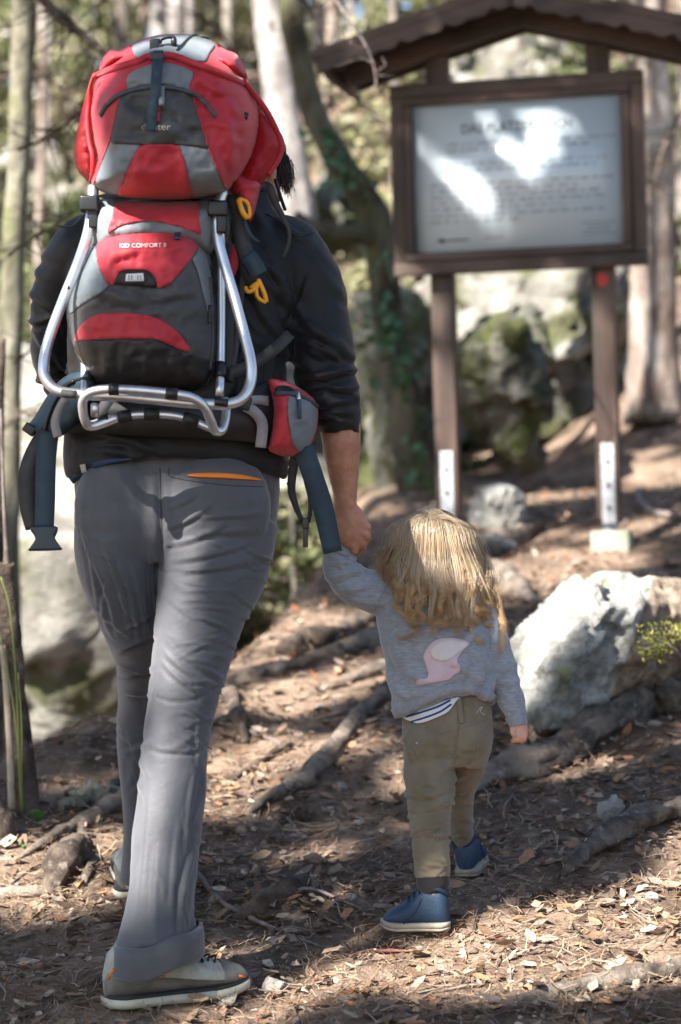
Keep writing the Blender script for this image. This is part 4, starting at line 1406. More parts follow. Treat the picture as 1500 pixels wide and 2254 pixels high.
# pack back shell that lies on his back
BK = Puff([(210, 430), (490, 430), (520, 500), (530, 700), (525, 880), (460, 920), (220, 915), (160, 880), (150, 700), (190, 520)], 5.035, .06, 30, 0, .003, .02, 17, 4)
pk('back_shell', BK.solid(14), M_blackc)

# --- aluminium frame
fr = pk('frame_tube', ptube([(206, 410, 4.93), (204, 455, 4.92), (192, 520, 4.90), (168, 590, 4.885), (140, 660, 4.865), (112, 735, 4.85), (98, 790, 4.835), (99, 828, 4.825), (124, 858, 4.815), (175, 868, 4.81), (260, 872, 4.805),
                             (350, 880, 4.80), (430, 888, 4.80), (495, 890, 4.805), (532, 878, 4.815), (551, 846, 4.83), (553, 800, 4.84), (538, 735, 4.86), (515, 650, 4.885), (490, 565, 4.905), (477, 510, 4.915), (478, 465, 4.92), (492, 420, 4.93)], 12.2, 14, 6), M_alu)
st_ = pk('kickstand_tube', ptube([(262, 918, 4.83), (205, 938, 4.82), (188, 926, 4.805), (182, 890, 4.79), (192, 868, 4.78), (222, 858, 4.775), (270, 857, 4.77), (330, 861, 4.77), (390, 868, 4.77), (425, 876, 4.775), (450, 895, 4.785), (464, 925, 4.80), (474, 948, 4.815), (490, 945, 4.83), (498, 910, 4.85), (496, 880, 4.87)], 10.5, 12, 6), M_alu)
pk('cross_tube', ptube([(196, 936, 4.83), (260, 918, 4.83), (330, 912, 4.83), (400, 918, 4.83), (472, 946, 4.83)], 9, 10, 6), M_alu, st_)
pk('inner_tube', ptube([(486, 470, 4.96), (487, 560, 4.955), (487, 680, 4.945), (486, 790, 4.93), (484, 872, 4.90)], 10, 12, 4), M_alu)
pk('inner_tube', ptube([(188, 770, 4.95), (188, 820, 4.935), (187, 868, 4.90)], 10, 12, 4), M_alu)
pk('inner_tube', ptube([(540, 560, 5.0), (530, 650, 5.0), (518, 770, 4.99), (505, 840, 4.97)], 8, 12, 4), M_webk)
pk('tube_sleeve', ptube([(486, 800, 4.928), (485, 832, 4.915)], 13.5, 12, 3), M_plast)
for (a, b) in (((240, 857, 4.77), (262, 857, 4.77)), ((366, 865, 4.77), (392, 868, 4.77))):
    pk('tube_clip', ptube([a, b], 13.5, 12, 2), M_plast, st_)
for x0, x1, y0, y1 in ((262, 290, 919, 914), (318, 352, 912, 912), (404, 438, 919, 930), (218, 240, 930, 924)):
    pk('foam_wrap', ptube([(x0, y0, 4.83), (x1, y1, 4.83)], 14, 12, 2), M_blackc, st_)
pk('rivet', ptube([(150, 632, 4.862), (152, 634, 4.856)], 3, 8, 2), M_plast, fr)
for (a, b) in (((209, 890, 4.80), (209, 916, 4.81)),):
    pk('pivot_bolt', ptube([a, b], 9, 10, 2), M_alu, st_)
pk('frame_end_plug', ptube([(473, 884, 4.786), (502, 888, 4.79)], 9, 10, 3), M_plast, fr)
pk('frame_lug', ptube([(136, 866, 4.80), (168, 869, 4.797)], 9, 10, 3), M_webk, fr)
for (x, y, w_) in ((198, 449, 1), (480, 460, 1)):
    cl = box(P(x, y, 4.905), (.019, .019, .016), [RIGHT, FWD, UP], .005)
    o = pk('frame_clamp', cl, M_plast)
    pk('clamp_lever', box(P(x + 8, y + 30, 4.905), (.010, .012, .022), [RIGHT, FWD, UP], .004), M_plast, o)
pk('side_bracket', ribbon([(498, 455, 4.96), (500, 500, 4.96), (496, 540, 4.96)], [20, 22, 12], .006), M_plast)

# --- straps on the right side
pk('load_strap', ribbon([(508, 430, 4.97), (522, 470, 4.96), (532, 520, 4.955), (545, 565, 4.955), (560, 600, 4.96)], [30, 30, 34, 34, 30], .003), M_webk)
s2 = pk('strap_end', ribbon([(545, 560, 4.95), (562, 585, 4.945), (572, 604, 4.942)], [36, 38, 38], .003), M_web)
pk('chest_strap', ribbon([(510, 500, 5.0), (530, 560, 4.99), (556, 620, 4.98)], [30, 34, 30], .003), M_webk)
pk('yellow_buckle', merge([ptube([(526, 438, 4.94), (530, 455, 4.935), (536, 470, 4.935), (545, 480, 4.94)], 6.5, 8, 3), ptube([(527, 437, 4.94), (542, 443, 4.94), (548, 455, 4.945), (550, 472, 4.945), (546, 481, 4.94)], 4.5, 8, 3)]), M_yel)
pk('buckle_web', ribbon([(530, 405, 4.97), (533, 440, 4.945), (544, 470, 4.945)], [12, 12, 14], .003), M_webk)
pk('yellow_hook', merge([ptube([(541, 632, 4.955), (546, 642, 4.95), (560, 638, 4.95), (570, 626, 4.95)], 5, 8, 4), ptube([(569, 615, 4.952), (576, 630, 4.95), (584, 650, 4.952), (587, 665, 4.955)], 5, 8, 4),
                         ptube([(565, 634, 4.95), (566, 650, 4.95), (574, 660, 4.953), (587, 666, 4.955)], 4.5, 8, 4), ptube([(552, 636, 4.953), (572, 622, 4.95)], 7, 8, 3)]), M_yel)
pk('loose_strap', ribbon([(572, 412, 5.06), (592, 412, 5.03), (606, 445, 5.025), (622, 475, 5.02), (636, 505, 5.022), (636, 535, 5.025), (622, 570, 5.03)], [22, 20, 16, 12, 9, 8, 8], .002), M_webk)
pk('loose_strap', ribbon([(536, 480, 4.95), (545, 505, 4.945), (556, 522, 4.945), (572, 533, 4.95)], [10, 9, 8, 4], .002), M_web)
pk('neck_cord', ptube([(606, 395, 5.17), (614, 420, 5.16), (622, 445, 5.15), (628, 462, 5.14)], 4, 6, 4), M_plast)
pk('stabiliser_strap', ribbon([(505, 822, 4.97), (560, 800, 4.985), (605, 768, 4.99), (640, 735, 5.02)], [26, 26, 26, 24], .003), M_webk)
pk('thin_cord', ptube([(180, 478, 4.96), (166, 494, 4.97), (150, 500, 4.98), (128, 498, 4.99)], 2.2, 6, 5), M_plast)

# --- hip belt
def wrap(x):
    """distance of the belt surface from the camera across his hips"""
    t = np.clip((np.asarray(x, float) - 386) / 262, -1, 1)
    return 5.12 - .185 * np.sqrt(np.maximum(1 - np.abs(t) ** 2.4, 0)) 
def belt_band(xs, yt, yb, off, th):
    xs = np.asarray(xs, float)
    k = catmull(np.stack([xs, np.asarray(yt, float), np.asarray(yb, float)], 1), 6)
    d = wrap(k[:, 0]) - off
    rings = []
    for i in range(len(k)):
        a, b = P(k[i, 0], k[i, 1], d[i]), P(k[i, 0], k[i, 2], d[i])
        nn = normed(np.array([(k[i, 0] - 386) / 262 * .8, -1, 0]))
        rings.append(np.array([a, a * .5 + b * .5 + nn * th * .6, b, b - nn * th, a * .5 + b * .5 - nn * th, a - nn * th]))
    return loft(rings)
hb = pk('hip_belt', belt_band([125, 150, 200, 280, 390, 500, 570, 600, 645], [905, 880, 868, 875, 880, 878, 850, 842, 850], [950, 955, 952, 958, 962, 968, 975, 985, 990], .012, .014), M_blackc)
# left wing of the belt, padded and standing off the hip
LW = Puff([(58, 945), (78, 915), (105, 870), (135, 835), (170, 818), (205, 822), (212, 860), (190, 900), (170, 930), (140, 958), (110, 968), (80, 965)], 5.02, .06, 28, .01, .005, .03, 21, 4, (-.0009, 0))
lw = pk('belt_wing', LW.solid(7), M_web)
pk('wing_trim', LW.line([(100, 955), (108, 915), (130, 870), (165, 838), (205, 832)], 4, .004, 6), M_blackc, lw)
pk('wing_binding', LW.line([(118, 862), (140, 850), (165, 838)], 5, .006, 6), M_plast, lw)
pk('wing_clip', box(P(66, 945, 5.03), (.013, .010, .010), [normed(RIGHT - UP * .7), FWD, normed(UP + RIGHT * .7)], .003), M_plast, lw)
pk('wing_webbing', ribbon([(148, 872, 4.89), (132, 898, 4.91), (122, 930, 4.92), (128, 962, 4.925)], [17, 17, 19, 20], .003), M_webl)
pk('wing_webbing', ribbon([(240, 878, 4.895), (228, 898, 4.895), (216, 914, 4.9)], [26, 24, 18], .003), M_webl)
# right pouch
PO = Puff([(590, 838), (620, 837), (650, 848), (680, 868), (699, 888), (700, 930), (690, 968), (668, 996), (640, 1006), (608, 1000), (590, 985), (598, 940), (600, 890)], 5.05, .085, 34, .02, .006, .03, 23, 4, (.0008, 0))
po = pk('belt_pouch', PO.solid(6), M_red)
pk('pouch_grey_panel', PO.panel([(640, 862), (668, 872), (697, 890), (698, 930), (688, 966), (668, 994), (648, 984), (640, 950), (634, 905)], .003), M_pgrey, po)
pk('pouch_shadow_mouth', PO.panel([(607, 852), (628, 848), (648, 858), (655, 868), (630, 868), (608, 864)], .003), M_blackc, po)  # black panel stands for the shade inside the pouch mouth
pz = pk('pouch_zip', PO.web([(603, 866), (635, 866), (662, 872), (685, 884), (700, 896)], 9, .007, .004), M_zip, po)
pk('zip_slider', PO.web([(654, 860), (659, 880)], 9, .013, .006), M_alu, pz)
pk('zip_pull', PO.web([(659, 880), (660, 922)], 9, .013, .004), M_web, pz)
pk('belt_webbing', belt_band([545, 570, 592], [872, 870, 872], [892, 890, 894], .022, .003), M_webl)
pk('belt_webbing', ribbon([(540, 895, 4.925), (562, 908, 4.935), (578, 935, 4.95), (574, 985, 4.96)], [22, 24, 24, 24], .003), M_webl)
pk('belt_buckle', box(P(543, 888, 4.915), (.009, .007, .014), [normed(RIGHT - UP * .3), FWD, normed(UP + RIGHT * .3)], .003), M_plast)
# dangling waist straps
dl = pk('waist_strap', ribbon([(112, 945, 5.0), (84, 985, 4.99), (62, 1040, 4.985), (62, 1110, 4.985), (72, 1165, 4.985)], [40, 42, 40, 38, 30], .003), M_webk)
pk('waist_strap_front', ribbon([(110, 950, 4.985), (102, 1010, 4.975), (100, 1090, 4.972), (98, 1165, 4.972)], [40, 44, 44, 42], .003), M_web, dl)
bpoly = [(72, 1158), (122, 1158), (128, 1166), (124, 1178), (122, 1186), (134, 1204), (134, 1211), (66, 1213), (66, 1206), (78, 1188), (74, 1176), (68, 1168)]
pk('female_buckle', slab(bpoly, lambda x, y: 4.965 + 0 * x - .004 * np.cos((x - 100) / 35), lambda x, y: 4.988 + 0 * x, 8, 2), M_blplast, dl)
dr = pk('waist_strap', ribbon([(668, 985, 5.02), (690, 1050, 5.03), (712, 1120, 5.05), (733, 1216, 5.06)], [46, 46, 46, 42], .003), M_web)
pk('thin_strap', ribbon([(650, 1000, 5.06), (642, 1070, 5.07), (650, 1110, 5.075), (666, 1148, 5.08)], [22, 18, 14, 10], .002), M_webk, dr)
pk('thin_strap', ribbon([(676, 1060, 5.07), (684, 1105, 5.075), (680, 1150, 5.08)], [14, 10, 8], .002), M_webk, dr)
pk('strap_slider', merge([box(P(673, 1152, 5.08), (.007, .006, .012), [RIGHT, FWD, UP], .002), box(P(673, 1184, 5.08), (.0052, .004, .020), [RIGHT, FWD, UP], .001)]), M_plast, dr)
pk('cord_loop', ptube([(632, 1062, 5.05), (640, 1082, 5.05), (645, 1070, 5.05)], 1.6, 5, 4), M_plast, dr)

# ---------------------------------------------------------------- the child
M_cskin = mat('skin of the child', (0.58, 0.30, 0.22), (0.66, 0.37, 0.28), 40, 0.5, 0.1, 200, sss=.12, bdist=.002)
M_sweat = mat('heather grey sweatshirt', (0.22, 0.238, 0.268), (0.32, 0.338, 0.37), 130, 0.9, 0.35, 420, sheen=.5, bdist=.002, spec=.2, stretch=(.35, 1, 1.6), lo=.3, hi=.7)
M_rib = mat('ribbed grey cuff', (0.235, 0.25, 0.278), (0.29, 0.305, 0.335), 130, 0.9, 0.35, 420, sheen=.4, bdist=.002, spec=.2)
M_olive = mat('olive brown twill', (0.165, 0.136, 0.09), (0.205, 0.174, 0.12), 18, 0.85, 0.3, 420, sheen=.25, bdist=.002, spec=.2)
M_stitch = mat('olive stitching', (0.20, 0.18, 0.13), rough=.9)
M_sock = mat('charcoal cuff knit', (0.013, 0.013, 0.014), rough=.9, sheen=.2)
M_cshoe = mat('navy blue leather', (0.016, 0.042, 0.082), (0.026, 0.058, 0.105), 20, 0.55, 0.4, 160, bdist=.003, spec=.4)
M_cdark = mat('dark navy binding', (0.010, 0.022, 0.048), rough=.6)
M_csole = mat('grey beige rubber', (0.26, 0.235, 0.185), (0.33, 0.30, 0.24), 30, 0.8)
M_pink = mat('dusty pink applique', (0.56, 0.41, 0.44), (0.61, 0.46, 0.49), 30, 0.85, 0.2, 300, bdist=.001, sheen=.2)
M_cream = mat('cream applique', (0.62, 0.54, 0.53), (0.66, 0.59, 0.57), 30, 0.85, 0.2, 300, bdist=.001)
M_stripe_w = mat('white jersey', (0.72, 0.71, 0.71), (0.66, 0.66, 0.67), 20, 0.9, .2, 300, bdist=.001)
M_stripe_b = mat('blue jersey stripe', (0.022, 0.06, 0.20), rough=.9)
M_rivet = mat('dull rivet', (0.35, 0.4, 0.42), rough=.4, metal=.6)

SN = P(918, 2040, 5.2)
SNz = float(G(SN[0], SN[1], False))
dF = hit(1022, 1928)
SF = P(1022, 1925, dF)
SFz = float(G(SF[0], SF[1], False))
KID = thing('person', 'small child with long blond hair in grey sweatshirt, olive trousers and blue shoes', 'person', np.array([SN[0], SN[1], SNz]))

def child_body():
    parts = []
    parts.append(limb([(985, 1590, 5.32, 70, .06), (975, 1500, 5.31, 80, .065), (958, 1400, 5.31, 84, .065), (950, 1310, 5.31, 86, .06), (950, 1282, 5.31, 55, .05), (952, 1255, 5.31, 32, .035), (955, 1230, 5.31, 34, .04)], 26, 5))
    hc = P(955, 1205, 5.335)
    fd = normed(np.array([.12, 1, -.22]))
    sd = normed(np.cross(fd, UP))
    hu = np.cross(sd, fd)
    ax = [sd, fd, hu]
    parts.append(ellipsoid(hc, (.070, .082, .086), ax, 26, 18))
    parts.append(ellipsoid(hc + fd * .03 - hu * .045, (.052, .05, .045), ax))
    parts.append(ellipsoid(hc + fd * .084 - hu * .018, (.010, .012, .011), ax))
    parts.append(ellipsoid(hc + fd * .076 - hu * .046, (.018, .010, .006), ax))
    parts.append(ellipsoid(hc + fd * .074 - hu * .056, (.016, .010, .006), ax))
    for s in (-1, 1):
        parts.append(ellipsoid(hc + fd * .066 + sd * s * .03, (.012, .012, .009), ax))
        parts.append(ellipsoid(hc + sd * s * .071 - hu * .012, (.008, .016, .022), ax))
        parts.append(ellipsoid(hc + fd * .06 + sd * s * .035 - hu * .035, (.022, .018, .02), ax))
    # left arm up to the big hand
    parts.append(limb([(900, 1300, 5.31, 30, .032), (845, 1298, 5.3, 30, .032), (780, 1292, 5.28, 28, .03), (748, 1270, 5.265, 26, .028), (748, 1235, 5.26, 22, .024), (758, 1205, 5.255, 17, .018), (764, 1190, 5.252, 20, .014), (770, 1172, 5.25, 20, .013)], 20, 5))
    for k in range(4):
        x = 756 + 8 * k
        parts.append(tube(P([x + 2, x + 3, x + 4, x + 6], [1182, 1166, 1156, 1160], [5.25, 5.248, 5.256, 5.268]), [.0062, .006, .0058, .0045], 8, True, 3))
    parts.append(tube(P([782, 792, 794], [1190, 1182, 1170], [5.256, 5.26, 5.262]), [.007, .0065, .005], 8, True, 3))
    # right arm hanging
    parts.append(limb([(1000, 1305, 5.31, 30, .032), (1048, 1320, 5.31, 30, .033), (1085, 1400, 5.31, 26, .028), (1108, 1480, 5.31, 24, .026), (1132, 1550, 5.30, 18, .020), (1140, 1582, 5.295, 16, .016), (1143, 1600, 5.29, 19, .014), (1143, 1612, 5.288, 18, .012)], 20, 5))
    for k in range(4):
        x = 1133 + 7.5 * k
        parts.append(tube(P([x, x + 1, x - 2, x - 8], [1606, 1620, 1630, 1630 - k], [5.286, 5.28, 5.286, 5.296]), [.0062, .006, .0055, .0042], 8, True, 3))
    parts.append(tube(P([1130, 1128, 1134], [1600, 1612, 1622], [5.282, 5.274, 5.272]), [.007, .0065, .005], 8, True, 3))
    # legs
    parts.append(limb([(950, 1600, 5.3, 46, .05), (946, 1700, 5.27, 42, .048), (946, 1800, 5.24, 33, .038), (950, 1880, 5.22, 30, .034), (956, 1960, 5.205, 22, .024), (960, 2000, 5.2, 16, .018)], 18, 4))
    parts.append(limb([(1035, 1600, 5.33, 44, .05), (1024, 1690, 5.38, 34, .044), (1016, 1760, 5.44, 22, .036), (1018, 1840, dF - .01, 19, .03), (1020, 1890, dF, 20, .03)], 18, 4))
    me = remesh(parts, .003, 3)
    return me
obj('body', child_body(), M_cskin, KID)

def child_sweater():
    tor = limb([(982, 1572, 5.315, 92, .082), (980, 1548, 5.312, 106, .096), (974, 1510, 5.31, 116, .104), (968, 1450, 5.31, 118, .10), (956, 1390, 5.31, 122, .095), (945, 1330, 5.31, 118, .088), (945, 1290, 5.31, 96, .076), (950, 1262, 5.31, 56, .056)], 40, 6, 2.3)
    la = limb([(925, 1322, 5.31, 48, .056), (872, 1310, 5.305, 52, .054), (820, 1302, 5.295, 48, .050), (775, 1285, 5.275, 42, .044), (750, 1256, 5.262, 39, .040), (745, 1222, 5.258, 35, .036), (750, 1200, 5.256, 28, .029)], 28, 6)
    ra = limb([(1000, 1320, 5.31, 46, .055), (1050, 1335, 5.31, 44, .052), (1082, 1405, 5.31, 37, .045), (1104, 1475, 5.312, 34, .04), (1126, 1540, 5.302, 29, .034), (1138, 1578, 5.295, 22, .026)], 28, 6)
    me = remesh([tor, la, ra], .0042, 4)
    v = get_v(me)
    px, py, d = unP(v)
    # hem slants: low on the left, lifted over the seat
    k = smooth01((py - 1440) / 120) * (px < 1100) * smooth01((1098 - px) / 30)
    tt = np.clip((px - 865) / 225, 0, 1)
    shift = np.interp(tt, [0, .08, .38, .6, .75, .95, 1], [-.014, -.008, .032, .052, .052, .028, .022])
    set_v(me, v + np.outer(k * shift, UP))
    F = [(715, 1275, 800, 1250, 7, .006, 6), (735, 1300, 830, 1280, 8, .005, 6), (760, 1252, 800, 1262, 6, .007, 0), (720, 1240, 782, 1232, 6, .005, 3), (770, 1320, 850, 1330, 8, .004, 4),
         (1060, 1440, 1010, 1540, 10, .009, -14), (1090, 1450, 1040, 1560, 9, .007, -14), (1040, 1420, 1090, 1480, 8, .006, 6), (850, 1520, 1060, 1500, 10, .006, 18), (860, 1555, 1010, 1520, 8, .006, 14),
         (850, 1400, 940, 1520, 14, .005, 10), (840, 1440, 900, 1560, 12, .005, 6), (1070, 1360, 1020, 1440, 9, .006, 6), (960, 1440, 1080, 1520, 10, .004, -8), (900, 1480, 960, 1500, 9, .004, 4)]
    F += rand_folds(6, 1080, 1150, 1430, 1570, 20, 25, 60, 7, .004, 51) + rand_folds(6, 715, 790, 1205, 1300, 5, 20, 60, 6, .004, 52) + rand_folds(7, 850, 1070, 1380, 1540, 40, 40, 110, 10, .003, 53)
    folds(me, F)
    noise_disp(me, .0018, 26, 3, 54)
    o = obj('sweatshirt', me, M_sweat, KID)
    sf = nearest_d(me, 5.31)
    # ribbed hem and seam lines
    hem = [(868, 1578), (890, 1574), (925, 1552), (975, 1530), (1015, 1522), (1050, 1527), (1078, 1540), (1090, 1552)]
    h = catmull(np.array(hem, float), 5)
    mk('hem_rib', ribbon(np.stack([h[:, 0], h[:, 1] - 8, sf(h[:, 0], h[:, 1] - 12) + .001], 1), 22, .008, 1), M_rib, o)
    for pts in ([(868, 1262), (848, 1296), (830, 1330), (822, 1352)], [(1062, 1352), (1080, 1392), (1078, 1430)]):
        q = catmull(np.array(pts, float), 6)
        mk('sleeve_seam', tube(P(q[:, 0], q[:, 1], sf(q[:, 0], q[:, 1]) - .0005), .0014, 6), M_rib, o)
    mk('cuff', limb([(1133, 1572, 5.296, 24, .028), (1139, 1586, 5.294, 22, .026), (1142, 1598, 5.292, 21, .025)], 24, 3), M_rib, o)
    mk('cuff', limb([(746, 1216, 5.257, 34, .035), (752, 1200, 5.2555, 31, .032), (757, 1190, 5.254, 27, .028)], 24, 3), M_rib, o)
    # the pink shape with its cream oval
    pinkp = [(916, 1508), (920, 1496), (938, 1494), (943, 1484), (938, 1466), (932, 1446), (936, 1434), (945, 1420), (962, 1408), (990, 1404), (1018, 1408), (1035, 1417), (1022, 1430), (1010, 1446), (1008, 1458), (1014, 1468), (1012, 1480), (1000, 1486), (990, 1496), (965, 1501), (940, 1506)]
    cr = [(946, 1438), (952, 1424), (970, 1413), (998, 1409), (1030, 1418), (1012, 1436), (996, 1449), (978, 1455), (958, 1452)]
    pa = mk('pink_patch', slab(np.array(pinkp, float), lambda x, y: sf(x, y) - .0035, lambda x, y: sf(x, y) + .002, 5, 3), M_pink, o)
    mk('cream_patch', slab(np.array(cr, float), lambda x, y: sf(x, y) - .0055, lambda x, y: sf(x, y) + .001, 5, 4), M_cream, pa)
    for k in range(6):
        mk('patch_stitch', tube(P([992 + k * 4, 993 + k * 4], [1462, 1470], sf(np.array([992 + k * 4, 993 + k * 4]), np.array([1462, 1470])) - .005), .0006, 5), M_cream, pa)
    return o
child_sweater()

def child_trousers():
    hips = limb([(985, 1530, 5.315, 94, .078), (985, 1580, 5.312, 99, .084), (986, 1630, 5.31, 99, .085), (980, 1680, 5.31, 86, .074)], 34, 5, 2.3)
    b1 = ellipsoid(P(938, 1640, 5.262), (.052, .046, .06))
    b2 = ellipsoid(P(1028, 1630, 5.268), (.052, .044, .056))
    nl = limb([(942, 1640, 5.30, 55, .062), (947, 1690, 5.28, 58, .06), (947, 1750, 5.26, 54, .056), (946, 1800, 5.245, 46, .048), (948, 1850, 5.23, 42, .043), (951, 1900, 5.215, 40, .041), (953, 1932, 5.21, 39, .04)], 30, 6)
    fl = limb([(1034, 1640, 5.33, 50, .06), (1025, 1690, 5.37, 42, .054), (1016, 1740, 5.42, 30, .046), (1015, 1790, 5.455, 27, .04), (1017, 1835, dF - .03, 27, .038)], 28, 6)
    me = remesh([hips, b1, b2, nl, fl], .0034, 4)
    F = [(900, 1760, 985, 1735, 6, .005, 6), (900, 1785, 990, 1765, 6, .006, 6), (905, 1805, 992, 1800, 6, .005, 5), (900, 1740, 960, 1760, 6, .004, -4), (960, 1700, 1005, 1670, 7, .005, 4), (985, 1720, 1035, 1700, 6, .004, 3),
         (905, 1820, 985, 1825, 6, .003, -4), (995, 1760, 1042, 1770, 5, .003, 2), (1010, 1650, 1070, 1640, 7, .004, 4), (990, 1690, 1040, 1660, 7, .005, 5), (900, 1720, 990, 1745, 5, .003, -5)]
    F += rand_folds(18, 895, 1000, 1730, 1870, -5, 18, 75, 3.6, .0036, 61) + rand_folds(8, 905, 990, 1850, 1925, 20, 30, 50, 4, .0024, 62) + rand_folds(8, 890, 1080, 1600, 1720, 30, 40, 70, 5, .0025, 65) + rand_folds(5, 990, 1045, 1700, 1830, 5, 20, 45, 5, .0025, 63)
    folds(me, F)
    v, n = get_v(me), get_n(me)
    px, py, d = unP(v)
    xs = 1018 - (py - 1540) * .12
    set_v(me, v + n * (-.004 * np.exp(-((px - xs) / 5) ** 2) * smooth01((1700 - py) / 40) * (d < 5.32))[:, None])
    noise_disp(me, .001, 40, 3, 64)
    o = obj('trousers', me, M_olive, KID)
    sf = nearest_d(me, 5.34)
    def st(pts, r=.0011, m=M_stitch, nm='stitching', off=.0006):
        q = catmull(np.array(pts, float), 5)
        mk(nm, tube(P(q[:, 0], q[:, 1], sf(q[:, 0], q[:, 1]) - off), r, 5), m, o)
    st([(887, 1613), (930, 1616), (980, 1612), (1012, 1606)])
    st([(1014, 1604), (1050, 1592), (1084, 1576)])
    st([(1012, 1540), (1010, 1580), (1006, 1630), (1000, 1680), (985, 1712)])
    st([(914, 1634), (960, 1642), (1003, 1640)])
    st([(912, 1640), (914, 1690), (916, 1712), (955, 1728), (990, 1712), (998, 1680), (1003, 1640)])
    st([(1046, 1632), (1066, 1622), (1082, 1610)])
    st([(1046, 1634), (1040, 1668), (1030, 1690)])
    st([(895, 1620), (893, 1700), (904, 1790), (912, 1870)])
    st([(912, 1918), (950, 1924), (990, 1918)])
    q = np.array([(1010, 1536), (1012, 1552), (1016, 1578), (1018, 1592)], float)
    mk('belt_loop', ribbon(np.stack([q[:, 0], q[:, 1], sf(q[:, 0], q[:, 1]) - .003], 1), 13, .003), M_olive, o)
    mk('pocket_rivet', ellipsoid(P(918, 1636, sf([918], [1636])[0] - .001), (.003, .002, .003), None, 10, 6), M_rivet, o)
    mk('loose_thread', tube(P([1050, 1056, 1062, 1058, 1068], [1570, 1560, 1556, 1566, 1574], sf([1050, 1056, 1062, 1058, 1068], [1570, 1560, 1556, 1566, 1574]) - .002), .0006, 5, True, 4), M_stripe_w, o)
    # dark knitted cuffs above the shoes
    mk('knit_cuff', limb([(953, 1915, 5.212, 36, .037), (953, 1932, 5.21, 37, .038), (955, 1948, 5.208, 36, .034), (957, 1958, 5.21, 31, .026), (961, 1972, 5.214, 20, .014)], 26, 4), M_sock, o)
    mk('knit_cuff', limb([(1017, 1822, dF - .03, 26, .036), (1018, 1840, dF - .02, 31, .038), (1020, 1860, dF - .01, 28, .032), (1021, 1880, dF - .0, 20, .022)], 26, 4), M_sock, o)
    # striped shirt tail
    stp = np.array([(888, 1580), (902, 1568), (935, 1556), (972, 1542), (1000, 1530), (1040, 1524), (1026, 1532), (1008, 1540), (996, 1556), (985, 1568), (965, 1578), (940, 1588), (920, 1592), (905, 1588)], float)
    dsh = lambda x, y: np.minimum(sf(x, y), 5.262) - .006
    sh = mk('striped_shirt', slab(stp, dsh, lambda x, y: dsh(x, y) + .005, 5, 3), M_stripe_w, KID)
    for pts in ([(893, 1578), (930, 1567), (965, 1555), (992, 1541)], [(905, 1589), (940, 1578), (970, 1566), (994, 1550)], [(915, 1563), (950, 1552), (985, 1538), (1015, 1530)]):
        q = catmull(np.array(pts, float), 6)
        mk('blue_stripe', ribbon(np.stack([q[:, 0], q[:, 1], dsh(q[:, 0], q[:, 1]) - .0012], 1), 4.2, .001, 1), M_stripe_b, sh)
child_trousers()

def child_shoes():
    L = .146
    heel = P(990, 2035, 5.195)
    toe = P(850, 2035, 5.215)
    yaw = math.atan2(toe[1] - heel[1], toe[0] - heel[0])
    org = np.array([heel[0], heel[1], SNz + .002])
    def one(org, yaw, pitch):
        up, T, hw, pf, bd = shoe(L, .074, .094, M_cshoe, None, M_csole, M_csole, KID, org, yaw, pitch, False, True, 'leather_shoe', 1.0)
        # collar band and lacing
        ring = [(t * L, s * hw(t) * .82 + bd(t), pf(t) * .985) for t, s in ((.03, .2), (.06, .8), (.16, 1), (.28, 1), (.36, .75), (.37, 0), (.36, -.75), (.28, -1), (.16, -1), (.06, -.8), (.03, -.2))]
        mk('collar', tube(T(np.array(ring + ring[:1])), .0055, 8, True, 3), M_cdark, up)
        for k in range(3):
            t = .44 + .08 * k
            mk('lace', tube(T([(t * L, -hw(t) * .55 + bd(t), pf(t) * .97), (t * L + .004, bd(t), pf(t) + .003), (t * L, hw(t) * .55 + bd(t), pf(t) * .97)]), .0026, 6, True, 4), M_cdark, up)
        for sgn in (-1, 1):
            q = [(t * L, sgn * hw(t) * .985 + bd(t) + sgn * .001, .012 + pf(t) * zf) for t, zf in ((.40, .70), (.46, .45), (.56, .22), (.66, .08))]
            mk('shoe_seam', tube(T(np.array(q)), .0009, 5, True, 4), M_cdark, up)
        return up
    u1 = one(org, yaw, math.radians(1))
    u1['label'] = 'near blue shoe pointing left'
    o2 = np.array([SF[0] - .0, SF[1] - .05, SFz + .004])
    u2 = one(o2, math.radians(80), math.radians(7))
    u2['label'] = 'far blue shoe seen from the heel'
child_shoes()

